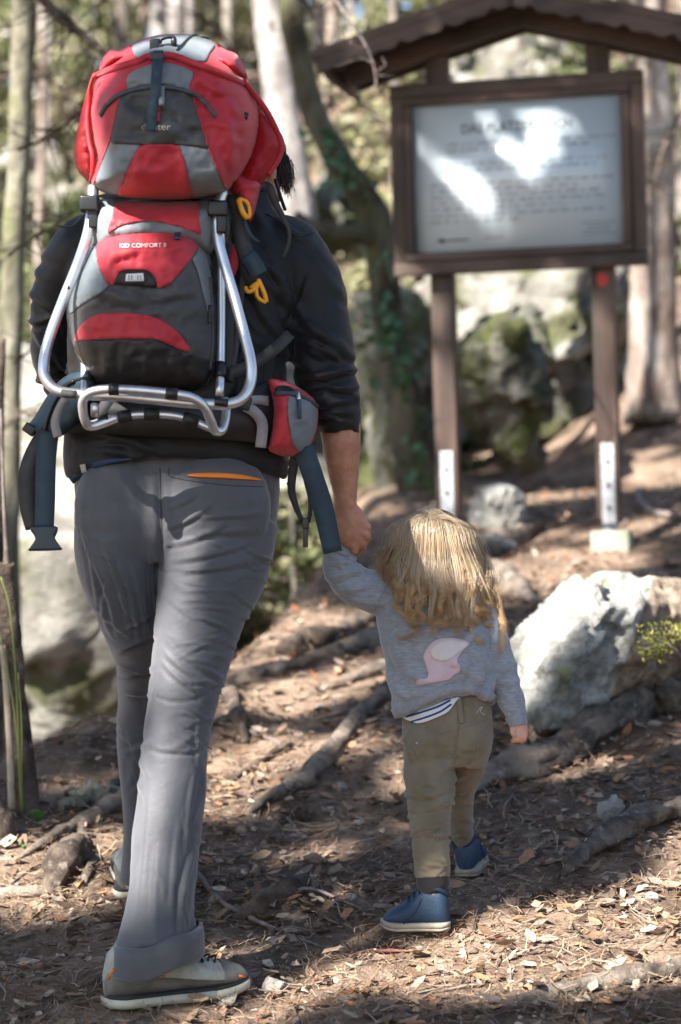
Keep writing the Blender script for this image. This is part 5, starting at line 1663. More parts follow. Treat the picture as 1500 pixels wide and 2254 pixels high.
# ---- long blond hair: strands from the crown over the head and down the back, curling at the ends
def child_hair():
    q = np.random.default_rng(12)
    sfh = lambda py: 5.235 + .0 * py
    parts_V, parts_F, cols = [], [], []
    n0 = 0
    TRI = np.array([[1., 0, 0], [-.5, .5, .7], [-.5, -.5, -.7]])
    def add(path, r0, c):
        nonlocal n0
        r = np.linspace(1, .16, len(path)) * r0
        V = (path[:, None, :] + r[:, None, None] * TRI[None]).reshape(-1, 3)
        parts_V.append(V)
        i3 = np.arange(len(path) - 1)[:, None] * 3
        parts_F.append(np.concatenate([np.stack([i3[:, 0] + j, i3[:, 0] + (j + 1) % 3, i3[:, 0] + 3 + (j + 1) % 3, i3[:, 0] + 3 + j], 1) for j in range(3)]) + n0)
        n0 += len(V)
        cols.append(np.repeat(np.concatenate([c, np.ones((len(c), 1))], 1), 3, 0))
    def add_lock(u, ex, ey, R, turn, nst, pale, spr, off, wave):
        side = (u - .47) * 2.1
        ph = q.uniform(0, 6.28)
        lc = q.normal(0, .12)
        for k in range(nst):
            s = np.clip(side + q.normal(0, .045), -1.12, 1.15)
            rx = 945 + s * 20 + q.normal(0, 5)
            ry = 1121 + s ** 2 * 15 + q.normal(0, 3)
            wx = 950 + s * 88 + (4 if s > 0 else 0)
            wy = 1190 + abs(s) * 22
            nx, ny = 951 + s * 100 + (ex - 950) * .12, 1262
            if ey < 1300:
                ny = (wy + ey) / 2
            g = [(rx, ry), ((rx + wx) / 2 + s * 18, 1146 + s ** 2 * 12), (wx, wy), (nx, ny), (ex * .8 + nx * .2, ny * .35 + ey * .65), (ex, ey)]
            kx = catmull(np.array(g, float), 6)
            # the end rolls up into a curl
            na = 12
            tn = turn * q.uniform(.75, 1.15)
            rr = R * q.uniform(.8, 1.2)
            an = np.linspace(0, tn, na + 1)[1:]
            sg = 1 if R > 0 else -1
            arc = np.stack([ex + rr * (1 - np.cos(an)), ey + abs(rr) * np.sin(an) * 1.1], 1)
            kx = np.concatenate([kx, arc])
            m = len(kx)
            tt = np.linspace(0, 1, m)
            x, y = kx[:, 0].copy(), kx[:, 1].copy()
            ox, oy = q.normal(0, spr), q.normal(0, spr)
            od = q.normal(0, .002) - .007 * max(0, 1 - (ox / (2.2 * spr)) ** 2)
            x = x + ox * np.interp(tt, [0, .3, .6, 1], [.6, 1.6, 1.0, .6]) + wave * np.sin(tt * 11 + ph) * smooth01((tt - .25) / .5)
            y = y + oy * tt
            hx = (x - 955) / 106
            ball = 5.335 - .098 * np.sqrt(np.clip(1 - hx ** 2 * .9 - ((y - 1208) / 108) ** 2 * (y < 1208), .0, 1))
            back = np.minimum(5.207 + .055 * np.clip((x - 950) / 110, -1.3, 1.3) ** 2, 5.30)
            bl = smooth01((y - 1208) / 90)
            dd = ball * (1 - bl) + back * bl + od - off
            dd = dd - .012 * np.sin(np.clip((tt - .75) / .25, 0, 1) * np.pi)
            tone = np.clip(pale + lc + q.normal(0, .16), 0, 1)
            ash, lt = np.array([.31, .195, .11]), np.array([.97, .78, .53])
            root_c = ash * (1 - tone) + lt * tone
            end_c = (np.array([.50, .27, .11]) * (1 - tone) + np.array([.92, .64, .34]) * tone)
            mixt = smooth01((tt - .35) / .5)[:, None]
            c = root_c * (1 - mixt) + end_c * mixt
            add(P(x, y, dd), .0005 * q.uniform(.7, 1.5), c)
    def fall(u):
        return np.interp(u, [0, .08, .2, .35, .55, .7, .85, 1], [1232, 1262, 1300, 1338, 1345, 1350, 1352, 1362])
    for i in range(40):                                   # under layer
        u = (i + .5) / 40
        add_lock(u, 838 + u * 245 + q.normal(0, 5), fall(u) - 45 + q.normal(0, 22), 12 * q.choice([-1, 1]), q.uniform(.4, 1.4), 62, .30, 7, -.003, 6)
    for i in range(34):                                   # upper locks, apart from each other towards the ends
        u = (i + .5 + q.normal(0, .25)) / 34
        ex = 836 + u * 252 + q.normal(0, 9)
        R = q.uniform(13, 30) * (1 if q.random() < .5 + .3 * (u - .5) else -1)
        add_lock(u, ex, fall(u) + q.normal(-8, 26), R, q.uniform(.7, 2.5), 66, [.45, .72, 1.0][i % 3], 4.4, q.uniform(.0, .009), q.uniform(6, 14))
    for (u, ex, ey, R, turn) in ((.16, 905, 1262, -34, 2.0), (.22, 868, 1322, 30, 2.6), (.3, 892, 1345, 22, 2.4), (.55, 1000, 1352, -20, 2.9), (.62, 1020, 1345, 24, 2.6), (.82, 1070, 1362, 14, 2.8), (.9, 1098, 1375, -16, 1.6)):
        add_lock(u, ex, ey, R, turn, 40, .5, 2.4, .010, 4)
    # fly-aways and the long strand on the right shoulder
    for k in range(620):
        e = q.random()
        if e < .55:
            pts = np.array([(1040, 1200), (1062 + q.normal(0, 6), 1270), (1085 + q.normal(0, 7), 1325), (1100 + q.normal(0, 6), 1370), (1102 + q.normal(0, 6), 1425 + q.normal(0, 12))])
            dd = 5.30 - .03 * np.linspace(0, 1, 5)
        else:
            s = q.choice([-1, 1])
            bx = 950 + s * 98
            pts = np.array([(950 + s * 70, 1170), (bx, 1230), (bx + s * q.uniform(0, 16), 1280 + q.normal(0, 8)), (bx + s * q.uniform(5, 40), 1320 + q.normal(0, 22)), (bx + s * q.uniform(0, 55), 1350 + q.normal(0, 35))])
            if s < 0:
                pts[2:, 1] -= 55
                pts[2:, 0] += 6
            dd = 5.28 + q.normal(0, .012, 5)
        p = catmull(np.concatenate([pts, dd[:, None]], 1), 5)
        tone = q.uniform(.35, 1)
        c = np.array([.30, .16, .06]) * (1 - tone) + np.array([.70, .48, .24]) * tone
        add(P(p[:, 0], p[:, 1], p[:, 2]), .0005, np.repeat(c[None], len(p), 0))
    # scalp cap under the strands
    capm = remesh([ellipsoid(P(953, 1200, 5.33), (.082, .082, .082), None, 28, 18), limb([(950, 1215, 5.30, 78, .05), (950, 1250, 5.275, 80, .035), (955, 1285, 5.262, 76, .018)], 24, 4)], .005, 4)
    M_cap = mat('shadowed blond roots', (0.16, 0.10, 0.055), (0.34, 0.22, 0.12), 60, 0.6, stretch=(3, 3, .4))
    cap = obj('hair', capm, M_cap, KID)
    V = np.concatenate(parts_V)
    F = np.concatenate(parts_F)
    me = mesh(V, F, True, 'hair_strands')
    ca = me.color_attributes.new('col', 'FLOAT_COLOR', 'POINT')
    ca.data.foreach_set('color', np.concatenate(cols).astype(np.float32).ravel())
    M_bl = mat('blond hair', (1, 1, 1), rough=.3, attr='col', spec=.7, trans=.2)
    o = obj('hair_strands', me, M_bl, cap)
    o['kind'] = 'stuff'
child_hair()

# ---------------------------------------------------------------- roots and twigs on the path
M_root = mat('weathered root bark', (0.07, 0.056, 0.046), (0.235, 0.192, 0.155), 14, 0.9, 1.0, 60, c3=(0.33, 0.28, 0.23), s3=26, t3=(.56, .7), bdist=.012, spec=.2, detail=8)
M_rootd = mat('dark root bark', (0.045, 0.034, 0.027), (0.15, 0.115, 0.09), 14, 0.9, 1.0, 60, c3=(0.23, 0.19, 0.16), s3=26, t3=(.56, .7), bdist=.012, spec=.2, detail=8)
M_twig = mat('grey brown twig', (0.12, 0.095, 0.085), (0.22, 0.18, 0.165), 30, 0.85, .5, 120, bdist=.003)
def on_ground(keys, lift=.25):
    out = []
    for (x, y, r) in keys:
        d = hit(x, y)
        rm = 1.02 * r / FOC * d
        p = P(x, y, d)
        p[2] = float(G(p[0], p[1])) + rm * lift
        out.append((*p, rm))
    return np.array(out)
def knobbly(q, n=14, sub=7, amp=.16, seed=1, rough=.05):
    q = catmull(q, sub)
    q[:, 3] *= 1 + amp * vnoise(np.stack([np.arange(len(q)) * .31, q[:, 3] * 0 + seed, q[:, 3] * 0], -1), seed)
    V, F = tube(q[:, :3], q[:, 3], n)
    me = mesh(V, F)
    nn = get_n(me)
    rad = np.repeat(q[:, 3], n)
    rad = np.concatenate([rad, rad[:1], rad[-1:]])
    tdir = normed(q[-1, :3] - q[0, :3])
    along = (V @ tdir)[:, None] * tdir
    Vs = (V - along) * 1.0 + along * .22
    d = rad * .30 * fbm(Vs * (1.1 / q[:, 3].mean()), 3, seed) + rad * .17 * ridged(Vs * (2.6 / q[:, 3].mean()), 3, seed + 4)
    set_v(me, V + nn * (d - rad * .10)[:, None])
    return me
def root(keys, label, seed, m=None, lift=.25, name='tree_root', cat='root', group='roots across the path', n=14):
    return tag(obj(name, knobbly(on_ground(keys, lift), n, 7, .18, seed), m or M_root), label, cat, group)
root([(1560, 1556, 32), (1500, 1562, 38), (1420, 1580, 40), (1335, 1616, 38), (1272, 1660, 37), (1200, 1698, 34), (1110, 1722, 30), (1045, 1750, 20), (1000, 1775, 8)], 'thickest root, curving from the right edge below the white rock to the child', 1, lift=.85, n=20)
root([(1560, 1795, 24), (1500, 1802, 24), (1440, 1816, 24), (1380, 1842, 24), (1315, 1875, 22), (1262, 1912, 14), (1235, 1935, 5)], 'arched grey root at the right edge below the pointed stone', 2, lift=.9, n=16)
root([(870, 1520, 16), (845, 1540, 17), (792, 1582, 18), (745, 1652, 20), (690, 1712, 24), (640, 1748, 17), (590, 1768, 12), (545, 1795, 7)], 'winding root running down from the child\'s waist to the trouser leg', 3, lift=.75)
root([(850, 1408, 22), (765, 1440, 20), (700, 1466, 21), (620, 1484, 20), (560, 1496, 18), (505, 1512, 12)], 'long mossy root with a yellowish end behind the hand-holding pair', 4, lift=.6)
root([(860, 1360, 24), (780, 1395, 22), (720, 1415, 24), (670, 1432, 30), (630, 1446, 20)], 'dark knotted root at the edge of the drop, left of the child\'s sleeve', 5, M_rootd, .6)
root([(860, 1470, 15), (790, 1495, 14), (720, 1520, 10), (660, 1545, 5)], 'pale sunlit root touching the side of the sweatshirt', 6, lift=.4)
root([(320, 1738, 22), (280, 1766, 24), (235, 1790, 22), (190, 1812, 16), (140, 1838, 13), (80, 1868, 8), (45, 1890, 4)], 'sloping root left of the trousers running under the dark stone', 7, lift=.5)
root([(205, 1800, 12), (186, 1820, 14), (182, 1845, 14), (190, 1862, 10)], 'short root spur bending down from the left sloping root', 8, lift=.5)
root([(186, 1862, 18), (168, 1886, 32), (146, 1912, 36), (126, 1944, 30), (104, 1980, 16)], 'thick grey root knuckle rising out of the soil on the left', 9, M_rootd, .35, n=20)
root([(-40, 1980, 10), (20, 1972, 13), (80, 1968, 15), (120, 1972, 16), (140, 2000, 10)], 'thin root from the left edge ending below the root knuckle', 10, lift=.4)
root([(215, 1890, 9), (200, 1910, 11), (190, 1935, 9), (186, 1950, 5)], 'small root hook beside the grey root knuckle', 11, lift=.4)
root([(1560, 2138, 24), (1500, 2146, 26), (1400, 2158, 25), (1300, 2176, 22), (1200, 2196, 18), (1110, 2214, 12), (1050, 2228, 5)], 'blurred root in the near ground at the bottom right', 12, lift=.3, n=16)
root([(668, 1958, 22), (640, 1972, 26), (600, 1990, 24), (560, 2008, 18), (520, 2030, 8)], 'short broken root stub with a reddish end between the two walkers', 13, M_rootd, .6)
root([(1210, 1158, 20), (1160, 1180, 24), (1120, 1205, 24), (1070, 1228, 18), (1040, 1250, 8)], 'forked pale root below the slab at the left sign post', 14, lift=.7)
root([(1050, 1245, 22), (1100, 1275, 24), (1150, 1310, 22), (1190, 1345, 12)], 'grey root running down right of the child\'s hair', 15, lift=.5)
root([(500, 1520, 16), (515, 1560, 18), (530, 1600, 16), (540, 1640, 8)], 'stubby root showing right behind the bent knee', 16, M_rootd, .5)
root([(640, 1640, 9), (590, 1672, 11), (545, 1700, 10), (500, 1730, 6)], 'narrow dark root between the trousers and the winding root', 17, M_rootd, .5)
root([(480, 1590, 5), (560, 1618, 5), (625, 1640, 4)], 'thin straight stick lying right of the bent knee', 18, M_twig, .8, 'stick', 'stick', 'sticks on the path', 8)
root([(436, 1930, 5), (462, 1965, 6), (500, 2000, 5), (570, 2036, 5), (660, 2072, 4), (770, 2108, 3)], 'long thin branch lying behind the near hiking shoe', 19, M_twig, 1.5, 'fallen_branch', 'branch', 'sticks on the path', 8)
root([(600, 1984, 3), (680, 1972, 4), (740, 1988, 3), (800, 2010, 2)], 'thin curved twig over the broken root stub', 20, M_twig, 4, 'fallen_twig', 'twig', 'sticks on the path', 6)
M_redtwig = mat('reddish twig', (0.30, 0.12, 0.09), rough=.7)
root([(770, 2112, 4), (800, 2104, 5), (840, 2100, 5), (905, 2098, 3)], 'reddish twig lying below the near child shoe', 21, M_redtwig, 1.5, 'fallen_twig', 'twig', 'sticks on the path', 6)
root([(1500, 1410, 8), (1455, 1420, 8), (1440, 1455, 7), (1445, 1490, 5)], 'pale bent branch by the small green shrub at the right edge', 22, M_twig, 5, 'fallen_branch', 'branch', 'sticks on the path', 8)
root([(1500, 1500, 3), (1430, 1522, 4), (1360, 1535, 4), (1300, 1532, 2)], 'thin dark twig lying over the thickest root', 23, M_rootd, 9, 'fallen_twig', 'twig', 'sticks on the path', 6)
root([(1405, 1085, 7), (1410, 1110, 8), (1440, 1135, 8), (1500, 1145, 7)], 'curved grey branch on the ground right of the sign', 24, M_twig, 1, 'fallen_branch', 'branch', 'sticks on the path', 8)

# ---------------------------------------------------------------- leaf litter, needles, chips
X0, X1, Y0, Y1 = -1.7, 2.2, 3.2, 11.5
def scatter(n, q, bias=1.0):
    # denser near the camera so the cover looks even in the picture
    y = Y0 + (Y1 - Y0) * q.random(n) ** bias
    hw = .30 + .155 * y
    x = q.uniform(-1, 1, n) * hw * 1.25
    ok = edge_s(x, y) < .25
    return x[ok], y[ok]
def basis(nx, ny, yaw):
    nz = np.sqrt(np.maximum(1 - nx ** 2 - ny ** 2, .05))
    N_ = np.stack([nx, ny, nz], 1)
    h = np.stack([np.cos(yaw), np.sin(yaw), 0 * yaw], 1)
    U = normed(h - (h * N_).sum(1, keepdims=True) * N_)
    return U, np.cross(N_, U), N_
def colour(me, c):
    ca = me.color_attributes.new('col', 'FLOAT_COLOR', 'POINT')
    ca.data.foreach_set('color', np.concatenate([c, np.ones((len(c), 1))], 1).astype(np.float32).ravel())
LEAF_PAL = np.array([[.21, .13, .08], [.33, .21, .13], [.27, .19, .13], [.13, .085, .06], [.42, .29, .19], [.38, .31, .245], [.34, .16, .08], [.46, .38, .30], [.11, .075, .055], [.24, .185, .145]])
def leaves(n, seed, smin, smax, bias):
    q = np.random.default_rng(seed)
    x, y = scatter(n, q, bias)
    n = len(x)
    z = G(x, y) + .003 + q.random(n) ** 2 * .02
    tilt = q.normal(0, .33, (2, n)).clip(-.8, .8)
    U, W_, N_ = basis(tilt[0] * .9, tilt[1] * .9 - .1, q.uniform(0, 6.28, n))
    L = smin + (smax - smin) * q.random(n) ** 2.2
    wd = L * q.uniform(.3, .55, n)
    cur = q.normal(0, .35, n)
    c = np.stack([x, y, z], 1)
    prof = [(-.5, 0, 0), (-.2, .42, .06), (.2, .4, .05), (.5, 0, .12), (.2, -.4, .05), (-.2, -.42, .06), (0, 0, -.02)]
    V = np.stack([c + U * (L * a)[:, None] + W_ * (wd * b * 1.1 * q.uniform(.75, 1.25, n))[:, None] + N_ * (L * (k + cur * (a * a * 1.2 + abs(b) * .4)))[:, None] for a, b, k in prof], 1).reshape(-1, 3)
    base = np.arange(n)[:, None] * 7
    T = np.array([[0, 6, 1], [1, 6, 2], [2, 6, 3], [3, 6, 4], [4, 6, 5], [5, 6, 0]])
    F = (base[:, :, None] + T[None]).reshape(-1, 3)
    me = mesh(V, F, False, 'leaves')
    pal = LEAF_PAL[q.integers(0, len(LEAF_PAL), n)] * q.uniform(.45, 1.15, (n, 1))
    colour(me, np.repeat(pal, 7, 0))
    return me
M_leaf = mat('dry leaf', (.8, .8, .8), (1.15, 1.1, 1.05), 60, 0.75, attr='col', spec=.3, trans=.08)
tag(obj('leaf_litter', leaves(22000, 5, .012, .058, 1.35), M_leaf), 'brown leaf litter covering the forest floor', 'leaf litter', kind='stuff')
def needles(n, seed):
    q = np.random.default_rng(seed)
    x, y = scatter(n, q, 1.5)
    n = len(x)
    z = G(x, y) + .003 + q.random(n) ** 2 * .022
    U, W_, N_ = basis(q.normal(0, .2, n).clip(-.6, .6), q.normal(-.1, .2, n).clip(-.6, .6), q.uniform(0, 6.28, n))
    L = q.uniform(.02, .075, n)
    wd = q.uniform(.0005, .0011, n)
    cur = q.normal(0, .12, n)
    c = np.stack([x, y, z], 1)
    V = np.stack([c - U * (L / 2)[:, None] - W_ * wd[:, None], c - U * (L / 2)[:, None] + W_ * wd[:, None], c + W_ * (L * cur + wd)[:, None] + N_ * .002, c + W_ * (L * cur - wd)[:, None] + N_ * .002,
                  c + U * (L / 2)[:, None] + W_ * (wd * .4)[:, None], c + U * (L / 2)[:, None] - W_ * (wd * .4)[:, None]], 1).reshape(-1, 3)
    b = np.arange(n)[:, None, None] * 6
    F = (b + np.array([[0, 3, 2, 1], [3, 5, 4, 2]])[None]).reshape(-1, 4)
    me = mesh(V, F, False, 'needles')
    pal = np.array([[.24, .15, .09], [.33, .22, .14], [.16, .10, .065], [.41, .30, .21]])[q.integers(0, 4, n)] * q.uniform(.7, 1.2, (n, 1))
    colour(me, np.repeat(pal, 6, 0))
    return me
M_needle = mat('dry needle', (.85, .85, .85), (1.1, 1.1, 1.1), 60, .7, attr='col', spec=.3)
tag(obj('needle_litter', needles(75000, 6), M_needle), 'dry pine needles strewn over the path', 'needles', kind='stuff')
def chips(n, seed, smin, smax):
    q = np.random.default_rng(seed)
    protos = []
    for k in range(6):
        protos.append(hull([tuple(p) for p in blob_pts((0, 0, 0), (1, .75, .5), 9, seed + k)]))
    x, y = scatter(n, q, 1.4)
    n = len(x)
    z = G(x, y)
    Vs, Fs, Cs, o = [], [], [], 0
    size = smin * (smax / smin) ** (q.random(n) ** 2.2)
    pal = np.array([[.30, .23, .17], [.40, .33, .26], [.22, .16, .11], [.42, .40, .37], [.5, .43, .35]])
    for i in range(n):
        V, F = protos[i % 6]
        a = q.uniform(0, 6.28)
        r = np.array([[math.cos(a), -math.sin(a), 0], [math.sin(a), math.cos(a), 0], [0, 0, 1]])
        Vs.append((V * size[i]) @ r.T + [x[i], y[i], z[i] + size[i] * .2])
        Fs.append(np.array([f for f in F if len(f) == 3]) + o)
        o += len(V)
        Cs.append(np.repeat((pal[q.integers(0, 5)] * q.uniform(.7, 1.15))[None], len(V), 0))
    me = mesh(np.concatenate(Vs), np.concatenate(Fs), False, 'chips')
    colour(me, np.concatenate(Cs))
    return me
M_chip = mat('stone chip', (.75, .75, .75), (1.1, 1.1, 1.1), 40, .9, .5, 90, attr='col', spec=.25, bdist=.004)
tag(obj('stone_chips', chips(5200, 40, .003, .011), M_chip), 'small stone and bark chips on the soil', 'chips', kind='stuff')

def sticks(n, seed):
    r = np.random.default_rng(seed)
    x, y = scatter(n, r, 1.4)
    V, F, C, o = [], [], [], 0
    for i in range(len(x)):
        L, a, rad = r.uniform(.04, .2), r.uniform(0, 6.28), r.uniform(.0012, .0034)
        t = np.linspace(-.5, .5, 5)
        bx, by = x[i] + t * L * math.cos(a) + r.normal(0, .004, 5), y[i] + t * L * math.sin(a) + r.normal(0, .004, 5)
        bz = G(bx, by) + .004 + r.random() * .012 + r.normal(0, .002, 5)
        v, f = tube(np.stack([bx, by, bz], 1), rad * np.linspace(1, .6, 5), 5)
        V.append(v)
        F += [[k + o for k in g] for g in f]
        o += len(v)
        C.append(np.repeat((np.array([.17, .135, .11]) * r.uniform(.5, 1.6))[None], len(v), 0))
    me = mesh(np.concatenate(V), F, True, 'sticks')
    colour(me, np.concatenate(C))
    return me
tag(obj('twig_litter', sticks(900, 61), M_needle), 'small broken twigs strewn over the path', 'twigs', kind='stuff')

# loose stones that can be told apart
q = np.random.default_rng(90)
stone_protos = []
for k in range(7):
    V, F = hull(blob_pts((0, 0, 0), (1, .8, .55), 13, 200 + k))
    bm = bmesh.new()
    vs = [bm.verts.new(p) for p in V]
    for f in F:
        bm.faces.new([vs[i] for i in f])
    bmesh.ops.bevel(bm, geom=bm.edges[:], offset=.05, segments=1, affect='EDGES')
    me = bpy.data.meshes.new('loose_stone')
    bm.to_mesh(me)
    bm.free()
    stone_protos.append(me)
M_st = [mat('tan limestone', (0.30, 0.22, 0.155), (0.47, 0.37, 0.28), 3, .9, .6, 14, bdist=.1, spec=.25), mat('pale limestone chip', (0.42, 0.37, 0.31), (0.6, 0.55, 0.48), 3, .9, .6, 14, bdist=.1, spec=.25), mat('brown stone', (0.16, 0.115, 0.085), (0.28, 0.21, 0.16), 3, .9, .6, 14, bdist=.1, spec=.25)]
def stone(px, py, r, mi, label, grp=None):
    d = hit(px, py)
    p = P(px, py, d)
    me = stone_protos[int(q.integers(0, 7))]
    o = bpy.data.objects.new('loose_stone', me)
    if not me.materials:
        me.materials.append(None)
    COL.objects.link(o)
    s = r / FOC * d
    o.location = (p[0], p[1] + s * .3, float(G(p[0], p[1])) + s * .22)
    o.scale = (s * q.uniform(.85, 1.15), s * q.uniform(.75, 1.1), s * q.uniform(.8, 1.2))
    o.rotation_euler = (q.normal(0, .25), q.normal(0, .25), q.uniform(0, 6.28))
    o.material_slots[0].link = 'OBJECT'
    o.material_slots[0].material = M_st[mi]
    tag(o, label, 'stone', grp or 'loose stones on the path')
stone(600, 2185, 48, 1, 'largest pale stone in the near ground right of the hiking shoe')
stone(500, 2215, 34, 1, 'pale stone just under the toe of the near hiking shoe')
stone(750, 1742, 26, 1, 'flat white stone beside the lower end of the winding root')
stone(530, 1832, 22, 0, 'tan stone right of the lower trouser leg')
stone(640, 1830, 24, 0, 'tan stone below the end of the winding root')
stone(690, 1900, 40, 0, 'large tan stone leaning in the stone heap between the walkers')
stone(650, 1912, 26, 0, 'upright tan stone at the left of the stone heap')
stone(725, 1888, 26, 0, 'tan stone at the right of the stone heap')
stone(665, 1935, 26, 1, 'pale stone at the foot of the stone heap')
stone(740, 1925, 30, 0, 'broad tan stone right below the stone heap')
stone(520, 1960, 30, 2, 'brown stone half under the fallen branch')
stone(560, 1925, 22, 0, 'tan stone above the broken root stub')
stone(1130, 1992, 26, 0, 'rounded tan stone right of the near child shoe')
stone(1160, 1975, 14, 0, 'small rounded tan stone beside the rounded one')
stone(1135, 2000, 18, 1, 'pale rounded stone with a sunlit top near the child')
stone(1280, 1850, 12, 0, 'tan chip lying left of the arched root')
stone(790, 1818, 20, 1, 'pale chip left of the child\'s knee')
stone(1440, 1985, 26, 1, 'white crumpled stone under the arched root')
stone(1390, 1990, 18, 1, 'small white stone next to the crumpled white one')
stone(110, 2035, 12, 1, 'pale chip on the dark soil at the lower left')
stone(240, 1990, 12, 1, 'pale pebble left of the far hiking shoe')
stone(440, 1940, 14, 0, 'pebble between trouser leg and fallen branch')
gl = 'small loose stone lying in the leaf litter of the path'
for k in range(150):
    t = q.random()
    if t < .35:
        px, py = q.uniform(480, 860), q.uniform(1780, 2090)
    elif t < .65:
        px, py = q.uniform(560, 1500), q.uniform(2060, 2254)
    elif t < .85:
        px, py = q.uniform(1000, 1500), q.uniform(1740, 2080)
    else:
        px, py = q.uniform(20, 800), q.uniform(1560, 2250)
    stone(px, py, q.uniform(6, 15) if q.random() < .75 else q.uniform(14, 24), int(q.choice([0, 0, 1, 2, 2])), gl)

# larger fallen leaves, one by one
def big_leaf_mesh(seed):
    r = np.random.default_rng(seed)
    n = 9
    V, F = [], []
    wid = np.sin(np.linspace(.12, np.pi - .05, n)) ** .8 * .27 * (1 + .25 * np.sin(np.linspace(0, 9 + seed, n)))
    cu, tw = r.normal(0, .5), r.normal(0, .4)
    for i in range(n):
        a = i / (n - 1) - .5
        zz = cu * a * a + .02
        for s in (-1, 0, 1):
            V.append((a, s * wid[i], zz + abs(s) * wid[i] * (.35 + tw * a) + r.normal(0, .012)))
    for i in range(n - 1):
        for j in (0, 1):
            F.append([i * 3 + j, i * 3 + j + 1, i * 3 + j + 4, i * 3 + j + 3])
    return mesh(V, F, True, 'fallen_leaf')
bl = [big_leaf_mesh(k) for k in range(6)]
M_bl_ = [mat('orange brown leaf', (.36, .165, .08), (.46, .24, .125), 9, .6, .3, 20, bdist=.02, trans=.1), mat('grey brown leaf', (.27, .2, .155), (.38, .30, .245), 9, .7, .3, 20, bdist=.02), mat('pale tan leaf', (.45, .33, .22), (.55, .43, .32), 9, .65, .3, 20, bdist=.02, trans=.1), mat('dark brown leaf', (.12, .07, .045), (.2, .12, .08), 9, .65, .3, 20, bdist=.02)]
def leaf(px, py, L, mi, label):
    d = hit(px, py)
    p = P(px, py, d)
    me = bl[int(q.integers(0, 6))]
    if not me.materials:
        me.materials.append(None)
    o = bpy.data.objects.new('fallen_leaf', me)
    COL.objects.link(o)
    s = L / FOC * d
    o.location = (p[0], p[1], float(G(p[0], p[1])) + .008)
    o.scale = (s, s * q.uniform(.7, 1.2), s)
    o.rotation_euler = (q.normal(.15, .3), q.normal(0, .25), q.uniform(0, 6.28))
    o.material_slots[0].link = 'OBJECT'
    o.material_slots[0].material = M_bl_[mi]
    tag(o, label, 'leaf', 'fallen leaves on the path')
leaf(1365, 1720, 55, 0, 'orange-brown leaf below the thickest root near the right edge')
leaf(1300, 1775, 36, 0, 'upright orange leaf left of the pointed stone')
leaf(1272, 1838, 34, 0, 'small orange leaf above the arched root')
leaf(1160, 1895, 50, 0, 'orange-brown leaf right of the far child shoe')
leaf(1430, 1790, 44, 0, 'orange leaf right of the pointed stone')
leaf(1270, 1750, 30, 0, 'rust leaf midway between the thickest and the arched root')
leaf(1370, 1945, 54, 2, 'curled pale leaf under the arched root')
leaf(1370, 2010, 50, 2, 'pale tan leaf in the sun below the arched root')
leaf(750, 1485, 32, 0, 'orange leaf leaning on the mossy root left of the child')
leaf(650, 2130, 34, 2, 'pale leaf in front of the toe of the hiking shoe')
gl = 'dry curled leaf lying among the needles and stone chips'
for k in range(170):
    t = q.random()
    px, py = (q.uniform(460, 1500), q.uniform(1750, 2254)) if t < .75 else (q.uniform(0, 1500), q.uniform(1500, 2254))
    leaf(px, py, q.uniform(18, 42), int(q.choice([0, 1, 1, 2, 3])), gl)

# ---------------------------------------------------------------- trees
M_bark = mat('grey brown bark', (0.10, 0.085, 0.07), (0.26, 0.235, 0.20), 10, .95, 1.0, 30, c3=(.33, .31, .26), s3=6, t3=(.52, .66), stretch=(1, 1, .3), bdist=.03, spec=.2)
M_barkp = mat('pale silvery bark', (0.17, 0.155, 0.148), (0.37, 0.345, 0.33), 7, .9, .8, 26, c3=(.16, .14, .13), s3=9, t3=(.6, .7), stretch=(1, 1, .5), bdist=.03, spec=.2)
M_barkg = mat('mossy green bark', (0.10, 0.095, 0.06), (0.25, 0.235, 0.185), 8, .95, 1.0, 30, c3=(.13, .14, .05), s3=4, t3=(.48, .62), stretch=(1, 1, .5), bdist=.03, spec=.2)
M_barkr = mat('reddish grey pine bark', (0.14, 0.10, 0.08), (0.40, 0.34, 0.29), 9, .95, 1.0, 30, c3=(.5, .45, .40), s3=5, t3=(.52, .68), stretch=(1, 1, .35), bdist=.03, spec=.2)
M_fol = mat('green foliage', (.85, .85, .85), (1.2, 1.15, 1.05), 6, .6, attr='col', spec=.3, trans=.42)
M_green = mat('fresh green leaf', (0.07, 0.17, 0.035), (0.12, 0.24, 0.06), 20, .5, trans=.35)
M_ivy = mat('ivy leaf', (0.035, 0.10, 0.045), (0.07, 0.17, 0.075), 20, .4, trans=.25)

def leaf_quads(c, size, q, pal, droop=0.0, aspect=.5):
    """free-standing leaves / needle sprays around given points -> mesh with colours"""
    n = len(c)
    U = q.normal(size=(n, 3))
    U[:, 2] -= droop
    U = normed(U)
    W_ = normed(np.cross(U, normed(q.normal(size=(n, 3)))))
    N_ = np.cross(U, W_)
    L = size * q.uniform(.6, 1.4, n)
    a = (U * (L / 2)[:, None])
    b = (W_ * (L * aspect / 2)[:, None])
    k = N_ * (L * .12)[:, None]
    V = np.stack([c - a, c + b + k, c + a, c - b + k], 1).reshape(-1, 3)
    F = np.arange(n * 4).reshape(-1, 4)
    me = mesh(V, F, False, 'crown')
    col = pal[q.integers(0, len(pal), n)] * q.uniform(.7, 1.25, (n, 1))
    colour(me, np.repeat(col, 4, 0))
    return me
PAL_G = np.array([[.13, .16, .07], [.19, .21, .10], [.09, .115, .05], [.25, .26, .15]])
PAL_Y = np.array([[.26, .27, .14], [.34, .34, .21], [.20, .22, .10], [.44, .43, .31]])
PAL_D = np.array([[.05, .08, .025], [.075, .105, .035], [.035, .06, .02], [.11, .13, .05]])

